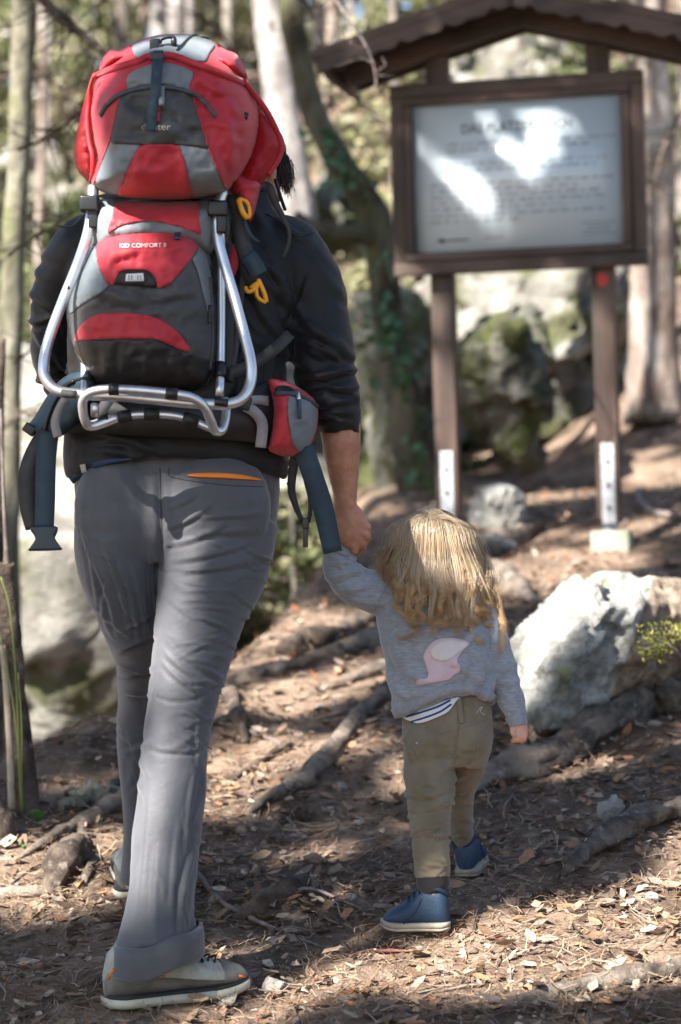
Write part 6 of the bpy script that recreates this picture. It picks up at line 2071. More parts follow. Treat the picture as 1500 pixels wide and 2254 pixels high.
def trunk_mesh(path, r, seed, n=16, sub=6, rough=.10):
    q = catmull(np.concatenate([np.asarray(path), np.asarray(r)[:, None]], 1), sub)
    V, F = tube(q[:, :3], q[:, 3], n)
    me = mesh(V, F)
    nn = get_n(me)
    rad = np.concatenate([np.repeat(q[:, 3], n), [0, 0]])
    s = 1 / max(q[:, 3].mean(), .01)
    d = rad * rough * (fbm(V * s * np.array([1, 1, .25]), 3, seed) + .6 * ridged(V * s * np.array([2.5, 2.5, .5]), 2, seed + 2) - .4)
    set_v(me, V + nn * d[:, None])
    return me

def sprays(trunk_top, h, q, nb, reach, n_per, droop, low=.15):
    """branch curves leaving a trunk and leaf points gathered along them"""
    br, pts = [], []
    for k in range(nb):
        t = low + (1 - low) * (k + q.random()) / nb
        L = reach * (1 - .75 * t) * q.uniform(.6, 1.2) + .15 * reach
        a = q.uniform(0, 6.28)
        d = np.array([math.cos(a), math.sin(a), q.uniform(-.1, .35)])
        b0 = np.array([0, 0, h * t])
        s = np.linspace(0, 1, 6)[:, None]
        c = b0 + d * L * s + np.array([0, 0, -droop * L]) * s ** 2 + q.normal(0, .04 * L, (6, 3)) * s
        br.append((c, L))
        m = int(n_per * L / reach * 1.3) + 4
        u = q.random(m) ** .7
        i = np.minimum((u * 5).astype(int), 4)
        f = (u * 5 - i)[:, None]
        p = c[i] * (1 - f) + c[i + 1] * f
        pts.append(p + q.normal(0, .10 * L * (.35 + u[:, None] * .6), (m, 3)) * np.array([1, 1, .6]))
    return br, np.concatenate(pts)

def tree_proto(seed, h, reach, nb, n_per, size, pal, droop, r0, bark, low=.15, aspect=.45):
    q = np.random.default_rng(seed)
    br, pts = sprays(None, h, q, nb, reach, n_per, droop, low)
    crown = leaf_quads(pts, size, q, pal, droop * .8, aspect)
    z = np.linspace(-.6, h, 8)
    path = np.stack([.05 * np.sin(z * .9 + seed), .05 * np.cos(z * .7), z], 1)
    tm = trunk_mesh(path, np.interp(z, [-.6, 0, .4, h], [r0 * 1.5, r0 * 1.25, r0, .02]), seed, 12, 4)
    parts = [tube(c, np.linspace(.02 + .008 * L, .005, 6), 5) for c, L in br]
    V, F = merge(parts)
    bm_ = mesh(V, F, True, 'branches')
    crown.materials.append(M_fol)
    tm.materials.append(bark)
    bm_.materials.append(bark)
    return crown, tm, bm_
PROTO = {
    'conifer': tree_proto(1, 9.0, 2.1, 80, 65, .20, PAL_G, .35, .13, M_bark, .1, .35),
    'dark': tree_proto(2, 8.0, 2.2, 75, 80, .19, PAL_D, .45, .13, M_bark, .08, .35),
    'light': tree_proto(3, 6.5, 1.9, 55, 75, .13, PAL_Y, .1, .09, M_barkp, .2, .6),
    'shrub': tree_proto(4, 1.8, 1.2, 34, 110, .08, PAL_Y, .0, .03, M_bark, .05, .6),
    'bush': tree_proto(5, 1.3, 1.1, 34, 110, .075, PAL_G, .0, .03, M_bark, .05, .6),
}
def plant(kind, px, d, scale, label, name, cat, group, rot=0.0, dz=0.0, at=None):
    p = P(px, 1127, d) if at is None else np.array(at, float)
    z = float(G(p[0], p[1])) + dz
    root_ = thing(name, label, cat, (p[0], p[1], z), group)
    root_.rotation_euler = (0, 0, rot)
    root_.scale = (scale,) * 3
    cr, tm, bm_ = PROTO[kind]
    for nm, me in (('crown', cr), ('trunk' if scale * 1 and kind in ('conifer', 'dark', 'light') else 'stem', tm), ('branches', bm_)):
        o = bpy.data.objects.new(nm, me)
        COL.objects.link(o)
        o.parent = root_
    return root_

# single trunks one can pick out
def trunk(keys, label, seed, bark, name='tree', ground=True, rough=.10, n=18, group='trunks around the path'):
    k = np.array(keys, float)
    path = list(P(k[:, 0], k[:, 1], k[:, 2]))
    r = list(k[:, 3] / FOC * k[:, 2])
    if ground:
        b = path[-1].copy()
        gz = float(G(b[0], b[1]))
        if b[2] > gz:
            path.append(np.array([b[0], b[1], (b[2] + gz) / 2]))
            path.append(np.array([b[0], b[1], gz - .25]))
            r += [r[-1] * 1.08, r[-1] * 1.35]
    # the stem goes on above the picture
    up = normed(path[0] - path[1])
    for s in (1.2, 2.6, 4.2):
        path.insert(0, path[0] + np.array([up[0] * .4, up[1] * .4, max(up[2], .6)]) * 1.4)
        r.insert(0, r[0] * .86)
    base = path[-1]
    t = thing(name, label, 'tree', base, group)
    obj('trunk', trunk_mesh(np.array(path), np.array(r), seed, n, 6, rough), bark, t)
    q = np.random.default_rng(seed + 70)
    # crown high above the picture
    top, L = path[0], 1.5
    c = []
    brs = []
    for i in range(12):
        a = q.uniform(0, 6.28)
        b0 = path[0] * (1 - i / 40) + path[2] * (i / 40)
        e = b0 + np.array([math.cos(a), math.sin(a), q.uniform(-.1, .5)]) * q.uniform(.6, 1.5)
        s = np.linspace(0, 1, 5)[:, None]
        cc = b0 + (e - b0) * s + q.normal(0, .05, (5, 3)) * s
        brs.append(tube(cc, np.linspace(.02, .004, 5), 5))
        u = q.random((60, 1))
        c.append(b0 + (e - b0) * u + q.normal(0, .16, (60, 3)))
    V, F = merge(brs)
    mk('branches', (V, F), bark, t)
    cm = leaf_quads(np.concatenate(c), .09, q, PAL_G, .2)
    obj('crown', cm, M_fol, t)
    return t

T_left = trunk([(52, -20, 9.6, 26), (48, 150, 9.6, 26), (42, 330, 9.6, 25), (30, 550, 9.6, 25), (24, 800, 9.6, 25), (20, 1050, 9.6, 26), (16, 1250, 9.6, 27)], 'slim mossy-sided trunk standing at the left picture edge', 1, M_barkg)
trunk([(350, -20, 21, 18), (350, 200, 21, 19), (348, 700, 21, 21)], 'left one of the two pale trunks above the backpack', 2, M_barkp)
trunk([(388, -20, 22, 23), (386, 200, 22, 24), (384, 700, 22, 26)], 'right one of the two pale trunks above the backpack', 3, M_barkp)
trunk([(590, -20, 14.5, 36), (608, 150, 14.5, 37), (632, 320, 14.5, 39), (655, 480, 14.5, 42), (672, 700, 14.5, 45)], 'thick pale leaning trunk right of the backpack hood', 4, M_barkp)
M_barkv = mat('shade darkened mossy bark', (0.05, 0.046, 0.03), (0.15, 0.135, 0.10), 8, .95, 1.0, 30, c3=(.085, .09, .04), s3=4, t3=(.5, .64), stretch=(1, 1, .5), bdist=.03, spec=.2)  # bark colour darkened for the shade the bent tree stands in
iv = trunk([(640, -20, 11.6, 26), (655, 100, 11.6, 27), (688, 235, 11.6, 29), (738, 345, 11.6, 31), (800, 430, 11.6, 33), (838, 520, 11.6, 36), (848, 640, 11.6, 36), (868, 770, 11.6, 38), (895, 900, 11.6, 41), (914, 1010, 11.6, 44), (925, 1100, 11.6, 52)], 'bent mossy tree with ivy growing left of the sign', 5, M_barkv, rough=.14)
bl_ = np.array([(838, 530, 11.6, 24), (790, 515, 11.5, 20), (740, 512, 11.45, 18), (690, 500, 11.4, 15), (650, 470, 11.4, 10)], float)
mk('limb', (lambda m: m)(tube(P(bl_[:, 0], bl_[:, 1], bl_[:, 2]), bl_[:, 3] / FOC * bl_[:, 2], 12, True, 5)), M_barkv, iv)
trunk([(1432, 100, 12.6, 38), (1436, 300, 12.6, 42), (1440, 560, 12.6, 48), (1442, 760, 12.6, 54), (1444, 930, 12.6, 66)], 'big sunlit pine trunk right of the sign', 6, M_barkr, rough=.12)
trunk([(1520, 100, 15, 30), (1515, 500, 15, 32), (1510, 800, 15, 36)], 'dark trunk cut by the right picture edge', 7, M_bark)
trunk([(155, -20, 24, 16), (160, 300, 24, 18), (165, 800, 24, 20)], 'thin far trunk left of the backpack', 8, M_bark)
trunk([(270, -20, 19, 17), (262, 150, 19, 18), (250, 300, 19, 20), (240, 700, 19, 22)], 'shaded trunk just left of the backpack hood', 9, M_bark)
trunk([(470, -20, 27, 12), (478, 400, 27, 14), (480, 700, 27, 15)], 'thin far trunk above the right shoulder of the backpack', 10, M_barkp)
trunk([(735, -20, 24, 16), (745, 300, 24, 18), (750, 700, 24, 20)], 'far pale trunk between the bent tree and the sign roof', 11, M_barkp)
trunk([(1120, -20, 26, 22), (1118, 300, 26, 23), (1115, 700, 26, 24)], 'pale far trunk seen in the gap above the sign board', 12, M_barkp)

slim = [(112, 23, 9, 'left of the dark conifer'), (208, 26, 8, 'above the left shoulder of the hood'), (318, 24, 9, 'left of the two pale trunks'), (432, 23, 9, 'right of the two pale trunks'), (520, 20, 11, 'just left of the thick leaning trunk'), (706, 19, 11, 'right of the bent ivy tree'), (790, 21, 10, 'left of the sign roof end'), (868, 17, 9, 'under the left roof end'), (1010, 22, 11, 'behind the left part of the roof'), (1270, 20, 12, 'behind the right half of the sign'), (1368, 19, 10, 'left of the big pine trunk'), (85, 17, 8, 'right of the mossy left trunk')]
for i, (px, d, r, wh) in enumerate(slim):
    q_ = np.random.default_rng(300 + i)
    ln = q_.normal(0, 18)
    trunk([(px + ln, -30, d, r), (px + ln * .5 + q_.normal(0, 6), 250, d, r * 1.05), (px + q_.normal(0, 6), 550, d, r * 1.15), (px - ln * .4, 850, d, r * 1.25)], 'slim bare trunk ' + wh, 300 + i, [M_barkp, M_bark, M_barkr][i % 3], n=10)

# ivy leaves on the bent tree, each a part of it
q = np.random.default_rng(21)
ivm = mesh([(0, 0, 0), (.35, .5, .08), (1, 0, -.05), (.35, -.5, .08), (.05, .42, .02), (.05, -.42, .02)], [[0, 1, 2, 3], [0, 4, 1], [0, 3, 5]], False, 'ivy_leaf')
ivm.materials.append(M_ivy)
for k in range(150):
    t = q.random()
    y = q.choice([q.uniform(560, 860), q.uniform(280, 440), q.uniform(700, 1090)])
    x = np.interp(y, [235, 345, 430, 520, 640, 770, 900, 1010, 1100], [688, 738, 800, 838, 848, 868, 895, 914, 925]) + q.normal(-4, 30)
    o = bpy.data.objects.new('ivy_leaf', ivm)
    COL.objects.link(o)
    o.parent = iv
    w0 = np.array(WO[iv.name])
    o.location = P(x, y, 11.6 - .07 - abs(q.normal(0, .05))) - w0
    s = q.uniform(.03, .062)
    o.scale = (s, s, s)
    o.rotation_euler = (q.uniform(0, 6.28), q.uniform(0, 6.28), q.uniform(0, 6.28))

# broken sapling with green shoots in the left foreground
dS = 6.25
sp = thing('dead_sapling', 'broken brown sapling stump with green shoots at the left edge', 'sapling', P(55, 1800, dS))
kk = np.array([(16, 1240, 18), (14, 1290, 22), (24, 1400, 25), (32, 1520, 27), (42, 1640, 30), (48, 1740, 34), (50, 1800, 40), (48, 1830, 50)], float)
obj('trunk', trunk_mesh(P(kk[:, 0], kk[:, 1], dS), kk[:, 2] / FOC * dS, 33, 14, 6, .16), M_rootd, sp)
M_stalk = mat('broken pale wood', (.30, .24, .17), (.42, .36, .28), 20, .9)
mk('broken_tip', ptube([(12, 1150, dS), (14, 1200, dS), (16, 1262, dS)], [2, 5, 10], 8, 3), M_twig, sp)
mk('broken_tip', ptube([(30, 1238, dS), (26, 1262, dS), (20, 1300, dS)], [2, 8, 12], 8, 3), M_rootd, sp)
mk('side_stem', ptube([(2, 900, dS), (8, 1080, dS), (16, 1250, dS)], [3, 4, 6], 8, 4), M_twig, sp)
mk('side_stem', ptube([(6, 1420, dS - .03), (14, 1500, dS - .03), (22, 1640, dS - .03), (28, 1780, dS - .03)], [8, 8, 8, 10], 8, 4), M_stalk, sp)
M_shoot = mat('yellow green shoot', (0.15, 0.18, 0.04), rough=.5)
for pts in ([(2, 1270), (22, 1340), (36, 1500), (42, 1640), (48, 1790)], [(0, 1400), (20, 1490), (38, 1620), (46, 1780)], [(40, 1480), (48, 1590), (48, 1700), (50, 1790)]):
    mk('green_shoot', ptube([(a, b, dS - .05) for a, b in pts], 1.8, 6, 5), M_shoot, sp)
st2 = thing('tree_stump', 'dark rotten stump cut by the left edge below the sapling', 'stump', P(0, 1870, 6.0))
obj('trunk', trunk_mesh(P(np.array([-15, -8, -2, 0]), np.array([1765, 1800, 1840, 1880]), 6.0), np.array([18, 32, 40, 42]) / FOC * 6.0, 35, 14, 5, .2), M_rootd, st2)
sk = tag(mk('upright_stick', ptube([(6, 745, 7.2), (4, 800, 7.2), (0, 880, 7.2), (-2, 1200, 7.2), (-4, 1900, 7.2)], [7, 9, 10, 11, 12], 10, 4), M_rootd), 'brown upright stick at the very left edge beside the jacket sleeve', 'stick')
# little green plants by the path
def sprout(px, py, label, n=4, size=26, m=None, spread=20, d=None):
    d = d or hit(px, py)
    p = P(px, py, d)
    t = thing('green_plant', label, 'plant', p, 'small green plants')
    r = np.random.default_rng(int(px))
    for k in range(n):
        a, b = px + r.normal(0, spread), py - abs(r.normal(0, spread)) - size * .5
        L = size * r.uniform(.7, 1.2)
        poly = np.array([(a - L * .5, b), (a - L * .35, b - L * .38), (a, b - L * .42), (a + L * .45, b - L * .2), (a + L * .42, b + L * .15), (a, b + L * .4)])
        mk('leaf', slab(poly, lambda x, y: d - .01 + .0004 * (x - a) * 1.0 + .0003 * (y - b), lambda x, y: d - .009 + .0004 * (x - a) + .0003 * (y - b), 6, 3), m or M_green, t)
        mk('stem', ptube([(px, py, d), ((px + a) / 2, (py + b) / 2 - 4, d - .004), (a, b, d - .008)], 1.5, 5, 3), m or M_green, t)
sprout(92, 1812, 'small bright green leaf pair sprouting right of the sapling foot', 2, 28, spread=6)
sprout(58, 1872, 'tiny green sprout below the sapling', 2, 14, spread=8)
# yellow-green shrub by the white rock
sh = thing('small_shrub', 'small sunlit yellow-green shrub growing against the white rock at the right edge', 'shrub', P(1480, 1430, 6.45))
r = np.random.default_rng(4)
M_yg = mat('yellow green needles', (0.30, 0.32, 0.06), (0.42, 0.40, 0.10), 30, .6, trans=.3)
for k in range(16):
    a = math.radians(r.uniform(60, 200))
    L = r.uniform(40, 95)
    x1, y1 = 1495 + math.cos(a) * L, 1425 - math.sin(a) * L * .6
    pts = [(1500, 1440, 6.45), ((1500 + x1) / 2 + r.normal(0, 5), (1440 + y1) / 2, 6.42), (x1, y1, 6.4 + r.normal(0, .03))]
    st = mk('branch', ptube(pts, [2.4, 1.8, 1], 5, 4), M_twig, sh)
    e = P(*pts[2])
    c = e + r.normal(0, .011, (26, 3)) + (P(*pts[1]) - e) * (r.random((26, 1)) ** 2)
    me = leaf_quads(c, .016, r, np.array([[.36, .36, .08], [.46, .43, .12], [.26, .28, .06]]), 0, .3)
    obj('needles', me, M_fol, st)

# fine bare branches at the upper left and in front of the sign roof, hanging from trees that stand there
def bare_branch(keys, label, seed, nt=16, spread=120, rp=2.2, m=None):
    k = np.array(keys, float)
    r = np.random.default_rng(seed)
    t = thing('bare_branch', label, 'branch', P(*k[0, :3]), 'bare branches hanging into the picture')
    V = ptube(k[:, :3], k[:, 3], 8, 5)
    mk('limb', V, m or M_rootd, t)
    c = catmull(k, 6)
    for i in range(nt):
        a = c[int(r.integers(2, len(c)))]
        ang = r.uniform(0, 6.28)
        L = spread * r.uniform(.4, 1.2)
        dx, dy = math.cos(ang) * L, math.sin(ang) * L * .7 + 10
        pts = [(a[0], a[1], a[2]), (a[0] + dx * .4 + r.normal(0, 8), a[1] + dy * .4 + r.normal(0, 8), a[2] + r.normal(0, .05)), (a[0] + dx, a[1] + dy, a[2] + r.normal(0, .1))]
        mk('twig', ptube(pts, [rp, rp * .7, rp * .35], 5, 4), m or M_rootd, t)
bare_branch([(60, -40, 9.0, 12), (110, 15, 8.9, 12), (160, 60, 8.8, 11), (215, 105, 8.7, 9), (270, 150, 8.6, 6)], 'dark slanting branch with fine twigs at the upper left', 1, 34, 150, 2.4)
bare_branch([(40, 330, 8.8, 4), (110, 300, 8.7, 3.5), (170, 255, 8.6, 3), (230, 230, 8.6, 2)], 'thin bare branch crossing left of the backpack hood', 2, 26, 140, 2)
bare_branch([(20, 560, 8.4, 3.5), (80, 520, 8.3, 3.2), (125, 495, 8.2, 2.6), (160, 460, 8.2, 1.6)], 'fine bare branch left of the backpack frame', 3, 22, 130, 1.8)
bare_branch([(30, 800, 8.4, 3), (80, 760, 8.3, 2.6), (130, 690, 8.2, 2)], 'fine bare branch left of the black sleeve', 7, 14, 110, 1.6)
bare_branch([(700, -60, 8.6, 3), (760, 30, 8.5, 2.6), (800, 90, 8.4, 2.4), (822, 140, 8.4, 2.2), (830, 195, 8.4, 1.5)], 'thin tan branch hanging before the left roof end', 4, 12, 70, 1.3, M_twig)
bare_branch([(-20, 180, 11, 5), (60, 160, 11, 4), (130, 190, 11, 3), (190, 260, 11, 2)], 'fine bare branch at the far upper left', 8, 40, 170, 2)
bare_branch([(560, 60, 13, 4), (520, 120, 13, 3.4), (480, 60, 13, 2.6), (430, 30, 13, 2)], 'bare twigs above the right side of the backpack', 9, 30, 150, 2)
bare_branch([(700, 250, 12.5, 4), (760, 200, 12.5, 3.4), (830, 260, 12.5, 2.6), (860, 330, 12.5, 2)], 'bare twigs left of the sign board', 10, 30, 130, 2)
bare_branch([(1500, 250, 13, 5), (1460, 330, 12, 4), (1440, 420, 11.9, 3)], 'bare twigs right of the sign board', 11, 20, 110, 2.2)
bare_branch([(0, 950, 9.5, 4), (70, 900, 9.5, 3), (120, 980, 9.5, 2.2)], 'bare twigs left of the hip belt', 12, 24, 120, 1.8)
bare_branch([(640, -60, 9.6, 3), (700, 60, 9.5, 2.6), (720, 130, 9.4, 2)], 'thin bare branch between the bent tree and the roof', 5, 16, 120, 1.6)

# background wood
fg = 'trees of the wood behind'
spots = [('conifer', -90, 19, .9), ('light', 70, 24, 1.0), ('conifer', 200, 27, 1.0), ('light', 330, 30.5, 1.0), ('dark', 205, 17.0, .36), ('light', 450, 27, .9), ('light', 720, 26, .9), ('conifer', 840, 29, 1.0),
         ('light', 960, 29.5, 1.1), ('light', 1190, 27, 1.0), ('conifer', 1330, 25, .9), ('dark', 1500, 22, .7), ('light', 130, 34, 1.2), ('conifer', 600, 38, 1.2), ('light', 1000, 40, 1.3), ('conifer', 20, 40, 1.2), ('light', 520, 36, 1.2)]
desc = {'conifer': 'drooping green conifer', 'light': 'pale yellow-green young tree', 'dark': 'dark shaded conifer'}
where = lambda x: 'behind the right half of the sign' if 1150 < x < 1250 else 'at the left edge' if x < 60 else 'left of the backpack hood' if x < 230 else 'behind the backpack hood' if x < 520 else 'between the backpack and the bent tree' if x < 680 else 'between the bent tree and the sign roof' if x < 900 else 'behind the sign roof' if x < 1300 else 'at the upper right'
for i, (kd, px, d, s) in enumerate(spots):
    far = 'nearer' if d < 22 else 'farther' if d < 30 else 'farthest'
    plant(kd, px, d, s, f'{far} {desc[kd]} {where(px)}', 'forest_tree', 'tree', fg, i * 1.7)
bushes = [('shrub', 350, 19.5, 1.0), ('shrub', 500, 17, .9), ('bush', 640, 15.6, .8), ('shrub', 740, 17, .9), ('bush', 790, 13.6, .5), ('shrub', 930, 18, 1.0), ('bush', 1010, 13.4, .4), ('shrub', 1100, 19, 1.1), ('shrub', 1330, 18, 1.0), ('bush', 1410, 16.5, .7), ('bush', 650, 10.9, .5), ('shrub', 590, 12.4, .45)]
BL = ['pale bush behind the backpack, highest on the far slope', 'pale bush behind the elbow of the black jacket', 'green bush right behind the black sleeve', 'pale bush left of the bent ivy tree', 'small green bush at the back of the ivy tree', 'pale bush behind the left sign post',
      'small green bush at the rock between the posts', 'pale bush behind the middle of the sign', 'pale bush behind the right sign post', 'green bush beside the big pine trunk', 'dark green bush behind the held hands', 'pale low bush beside the hip pouch of the backpack']
for i, (kd, px, d, s) in enumerate(bushes):
    plant(kd, px, d, s, BL[i], 'undergrowth_bush', 'bush', 'undergrowth bushes behind the path', i * 2.1)

# ---------------------------------------------------------------- unseen trees added left of the path, crowns shaped to cast the sun patches
e1 = normed(np.cross(SUN, [0, 0, 1.0]))
e2 = np.cross(e1, SUN)
LIT = []  # spots kept clear of crown leaves so that sun reaches them
def sign_d(px, d):
    return 9.34 + (1336 - px) * .00039 if d and 9.25 < d < 9.45 else d
def lit(px, py, d, r):
    if d and 9.25 < d < 9.45:
        px, py, d = px - 85, py - 100, sign_d(px, d)
    p = P(px, py, d if d else hit(px, py))
    LIT.append((p @ e1, p @ e2, r))
for a in [(385, 1290, 4.96, .06), (378, 1360, 4.95, .065), (372, 1440, 4.94, .065), (366, 1530, 4.93, .065), (358, 1620, 4.92, .065), (350, 1720, 4.9, .065), (338, 1820, 4.88, .06), (330, 1900, 4.86, .055), (340, 2000, 4.84, .04), (258, 1085, 4.97, .03), (395, 1090, 4.97, .028), (425, 1140, 4.96, .03),
          (190, 300, 4.95, .07), (180, 230, 4.95, .05), (265, 130, 4.88, .045), (235, 375, 4.83, .045), (455, 385, 4.84, .04), (330, 545, 4.8, .06), (300, 470, 4.88, .04), (330, 380, 4.78, .04), (590, 310, 5.0, .05), (190, 520, 4.9, .03), (120, 760, 4.85, .05), (160, 640, 4.86, .05), (400, 880, 4.78, .05), (540, 800, 4.84, .05), (500, 650, 4.88, .04),
          (865, 1190, 5.26, .06), (945, 1145, 5.25, .06), (1010, 1175, 5.25, .05), (1040, 1250, 5.23, .03), (1095, 1360, 5.26, .02), (950, 1230, 5.22, .03), (985, 1990, 5.18, .015), (1105, 1385, 5.3, .015),
          (1330, 1275, 6.75, .10), (1270, 1320, 6.7, .09), (1200, 1400, 6.65, .08), (1160, 1470, 6.62, .05), (1430, 1285, 6.8, .08), (1480, 1400, 6.4, .07), (1380, 1300, 6.7, .06),
          (945, 310, 9.3, -.012), (975, 380, 9.3, -.025), (1150, 180, 9.3, -.02), (1320, 225, 9.3, -.015), (1300, 345, 9.3, -.022), (960, 60, 9.1, .10), (850, 110, 9.1, .07), (1050, 40, 9.1, .06), (980, 700, 9.4, .05), (985, 900, 9.4, .06), (1330, 860, 9.35, .06), (1335, 750, 9.35, .05)]:
    lit(*a)
for a in [(120, 1350, 11.6, .75), (120, 1000, 12.5, .7), (150, 1600, 11.0, .4), (1230, 750, 13.2, .45), (1100, 650, 13.6, .35), (1440, 650, 12.3, .35), (700, 1200, 12.5, .5), (1440, 300, 12.4, .3), (46, 150, 9.5, .2), (40, 400, 9.5, .2), (28, 650, 9.5, .2), (22, 900, 9.5, .2)]:
    lit(*a)
for a in [(80, 1960, .10), (200, 2000, .07), (40, 1900, .1), (230, 1860, .06), (560, 1690, .10), (640, 1640, .08), (500, 1760, .08), (700, 1520, .14), (620, 1560, .1), (800, 1480, .12), (600, 1440, .16), (720, 1380, .16), (760, 1650, .05), (700, 1870, .05), (900, 1700, .06),
          (620, 2190, .07), (720, 2160, .06), (520, 2230, .06), (820, 2130, .05), (960, 2110, .07), (1060, 2080, .06), (1130, 2020, .045), (1180, 2110, .08), (1300, 2080, .09), (1400, 2040, .09), (1480, 2080, .1), (1480, 1960, .07), (1240, 2150, .07), (1380, 2140, .08), (1050, 2150, .06), (1490, 1800, .04), (1320, 1690, .03), (1480, 1880, .05),
          (1120, 1290, .18), (1260, 1230, .18), (1240, 1090, .2), (1420, 1170, .16), (1160, 1240, .12), (1350, 1020, .18), (1460, 1050, .16), (1180, 1180, .1), (1100, 1180, .15), (1060, 1100, .1), (1470, 1480, .06)]:
    lit(a[0], a[1], None, a[2])
LIT = np.array(LIT)
DARK = []
for (a, b, d, r) in [(660, 80, 11.4, .2), (690, 230, 11.4, .2), (740, 350, 11.4, .2), (820, 470, 11.4, .2), (845, 600, 11.4, .2), (870, 780, 11.4, .2), (950, 1400, 5.2, .10), (1000, 1480, 5.2, .11), (900, 1500, 5.2, .09), (950, 1310, 5.2, .06), (950, 1650, 5.22, .11), (1040, 1630, 5.24, .08), (950, 1760, 5.2, .09), (950, 1850, 5.2, .06), (930, 1925, 5.2, .05), (1110, 1480, 5.28, .07), (1145, 1590, 5.28, .05), (780, 1270, 5.23, .07), (870, 1340, 5.22, .07), (1020, 1780, 5.4, .07), (1020, 1880, 5.45, .05), (900, 2020, 5.2, .05),
                     (345, 260, 4.75, .075), (330, 650, 4.76, .06), (320, 810, 4.78, .10), (480, 230, 4.8, .045), (370, 720, 4.78, .06), (350, 150, 4.8, .04), (650, 700, 5.05, .16), (600, 540, 5.05, .09), (740, 850, 5.07, .09), (560, 700, 5.0, .08), (660, 950, 4.98, .08), (755, 1050, 5.15, .09), (380, 970, 4.97, .11), (250, 985, 4.97, .08), (520, 975, 4.97, .08),
                     (235, 1220, 5.05, .09), (285, 1330, 5.12, .08), (300, 1450, 5.25, .07), (300, 1600, 5.35, .06), (300, 1150, 5.0, .045), (550, 1230, 4.98, .07), (560, 1110, 4.98, .08), (470, 1060, 4.98, .05), (500, 1350, 4.96, .05), (480, 1480, 4.93, .045), (460, 1600, 4.91, .04), (450, 1750, 4.88, .035), (430, 1900, 4.85, .04), (400, 2040, 4.8, .06), (290, 2080, 4.8, .06), (380, 2130, 4.8, .07), (500, 2130, 4.85, .07), (100, 1100, 4.97, .1),
                     (1080, 330, 9.3, .07), (1190, 260, 9.3, .05), (1240, 280, 9.3, .05), (1290, 300, 9.3, .05), (1160, 270, 9.3, .05), (1200, 370, 9.3, .08), (1130, 440, 9.3, .1), (1330, 420, 9.3, .06), (1090, 230, 9.3, .05), (1020, 300, 9.3, .05), (920, 380, 9.3, .05), (1360, 330, 9.3, .05), (1100, 400, 9.3, .10), (1000, 480, 9.3, .07), (1200, 460, 9.3, .11), (1330, 490, 9.3, .08), (1050, 260, 9.3, .07), (920, 420, 9.3, .05), (1060, 550, 9.3, .08), (1250, 550, 9.3, .09), (1400, 350, 9.3, .08), (880, 300, 9.3, .04), (980, 620, 9.3, .08), (1330, 640, 9.3, .08), (760, 160, 9.1, .07), (1300, 80, 9.1, .15), (1200, 30, 9.1, .08), (1330, 1000, 9.3, .08), (985, 1030, 9.4, .08),
                     (1340, 1500, 6.55, .11), (1270, 1550, 6.6, .09), (1420, 1420, 6.6, .07), (1200, 1560, 6.6, .07), (1300, 1430, 6.52, .05)]:
    if 9.25 < d < 9.45:
        a, b, d = a - 85, b - 100, sign_d(a, d)
    p = P(a, b, d)
    DARK.append((p @ e1, p @ e2, r))
for (a, b, r) in [(800, 1720, .09), (860, 1850, .10), (780, 1950, .09), (1100, 1830, .11), (1250, 1760, .12), (1300, 1930, .10), (1180, 1900, .09), (1000, 1760, .10), (700, 1800, .08), (600, 1850, .08), (560, 2050, .10), (740, 2040, .09), (900, 1950, .09), (100, 2150, .16), (300, 2230, .12), (180, 2080, .12), (30, 2080, .1), (1050, 1970, .06), (1450, 1700, .10), (1380, 1620, .08), (1420, 1880, .06), (1350, 1800, .08), (860, 2220, .05), (1450, 2220, .10), (1200, 2230, .06), (640, 1760, .05), (700, 1610, .06), (800, 1560, .06), (1000, 1640, .10), (450, 1850, .06), (1350, 1140, .1), (1200, 980, .2), (1450, 950, .2), (900, 1400, .15)]:
    p = P(a, b, hit(a, b))
    DARK.append((p @ e1, p @ e2, r))
DARK = np.array(DARK)
q = np.random.default_rng(77)
corners = np.array([[x, y, z] for x in (-1.6, 2.0) for y in (3.2, 12.0) for z in (0.0, 2.0)])
lo = np.array([(corners @ e1).min(), (corners @ e2).min()]) - .5
hi = np.array([(corners @ e1).max(), (corners @ e2).max()]) + .5
hs = normed(np.array([SUN[0], SUN[1], 0]))
trees_xy = [tuple((e1 * a + hs * s)[:2]) for a, s in ((0.8, 7.5), (1.6, 13.0), (4.35, 8.0), (6.2, 11.0), (7.3, 7.0))]
ncl = 2500
cu = q.uniform(lo, hi, (ncl, 2))
cs = (cu[:, :1] * e1 + cu[:, 1:] * e2)
# lift each clump along the sun's direction to crown height above the ground plane
hgt = q.uniform(7.0, 12.5, ncl)
t0 = (hgt - cs[:, 2]) / SUN[2]
cen = cs + t0[:, None] * SUN
gapn = fbm(np.concatenate([cu * 1.5, np.zeros((ncl, 1))], 1), 2, 3)
keep = gapn > -.75
cen = cen[keep]
guard = []  # extra leaves added only to keep the DARK spots in shade
for (a, b, r_) in DARK:
    n = int(60 + 5200 * r_ ** 2)
    rr, an = r_ * np.sqrt(q.random(n)) * 1.05, q.uniform(0, 6.28, n)
    gp = np.outer(a + rr * np.cos(an), e1) + np.outer(b + rr * np.sin(an), e2)
    guard.append(gp + ((q.uniform(7.0, 9.5, n) - gp[:, 2]) / SUN[2])[:, None] * SUN)
guard = np.concatenate(guard)
gown = np.argmin(((guard[:, None, :2] - np.array(trees_xy)[None]) ** 2).sum(-1), 1)
own = np.argmin(((cen[:, None, :2] - np.array(trees_xy)[None]) ** 2).sum(-1), 1)
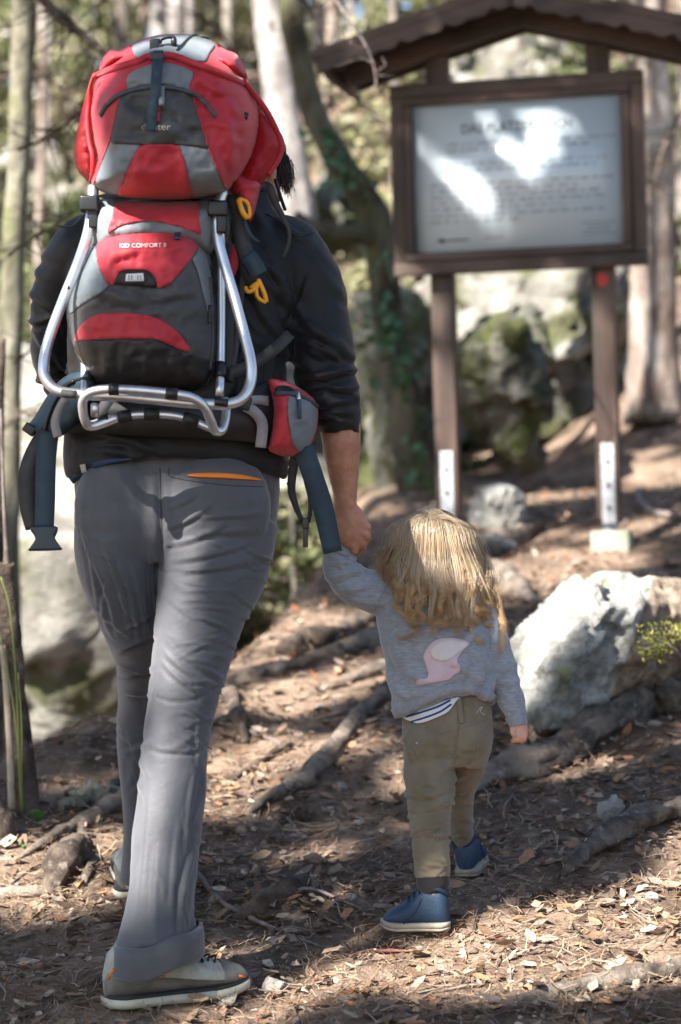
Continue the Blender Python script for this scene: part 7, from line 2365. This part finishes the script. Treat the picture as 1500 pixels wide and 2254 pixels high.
for ti, (tx, ty) in enumerate(trees_xy):
    gz = float(G(tx, ty))
    mine = cen[own == ti]
    t = thing('added_shade_tree', ['unseen shade tree added farthest behind on the left', 'unseen shade tree added left of the viewer', 'unseen shade tree added left of the path', 'unseen shade tree added left of the drop', 'unseen shade tree added farthest ahead on the left'][ti], 'tree', (tx, ty, gz), 'unseen trees added to shade the path from the left')
    z = np.linspace(gz - .4, 12.5, 9)
    path = np.stack([tx + .12 * np.sin(z + ti), ty + .12 * np.cos(z * .8), z], 1)
    obj('trunk', trunk_mesh(path, np.interp(z, [gz - .4, gz, 3, 12.5], [.3, .24, .18, .04]), 60 + ti, 14, 5), M_bark, t)
    brs = []
    for c in mine[::4]:
        hz = np.clip(c[2] - np.hypot(c[0] - tx, c[1] - ty) * .35, 4, 12)
        b0 = np.array([np.interp(hz, z, path[:, 0]), np.interp(hz, z, path[:, 1]), hz])
        m_ = (b0 + c) / 2 + [0, 0, .2]
        cv = catmull([b0, m_, c], 8)
        a_, b_ = cv @ e1, cv @ e2
        if ((a_[:, None] - LIT[None, :, 0]) ** 2 + (b_[:, None] - LIT[None, :, 1]) ** 2 < (LIT[None, :, 2] + .06) ** 2).any():
            continue
        brs.append(tube(cv[::2], np.linspace(.035, .008, len(cv[::2])), 5))
    if brs:
        V, F = merge(brs)
        mk('branches', (V, F), M_bark, t)
    m = 44
    pts = (mine[:, None, :] + q.normal(0, .17, (len(mine), m, 3))).reshape(-1, 3)
    pts = np.concatenate([pts, guard[gown == ti]])
    pu = np.stack([pts @ e1, pts @ e2], 1)
    bestL, bestD = np.full(len(pts), 9.), np.full(len(pts), 9.)
    for (a, b, r_) in LIT:
        wob = (r_ + .05) * (1.0 + .2 * np.sin(5 * np.arctan2(pu[:, 1] - b, pu[:, 0] - a) + a * 50))
        bestL = np.minimum(bestL, np.hypot(pu[:, 0] - a, pu[:, 1] - b) / wob)
    for (a, b, r_) in DARK:
        bestD = np.minimum(bestD, np.hypot(pu[:, 0] - a, pu[:, 1] - b) / (r_ + .02))
    ok = (bestL > 1) | (bestD < bestL)
    obj('crown', leaf_quads(pts[ok], np.where(bestD < .9, .085, np.interp(bestL, [1, 1.3, 2.2], [.07, .10, .19]))[ok], q, PAL_G, .1, .6), M_fol, t)
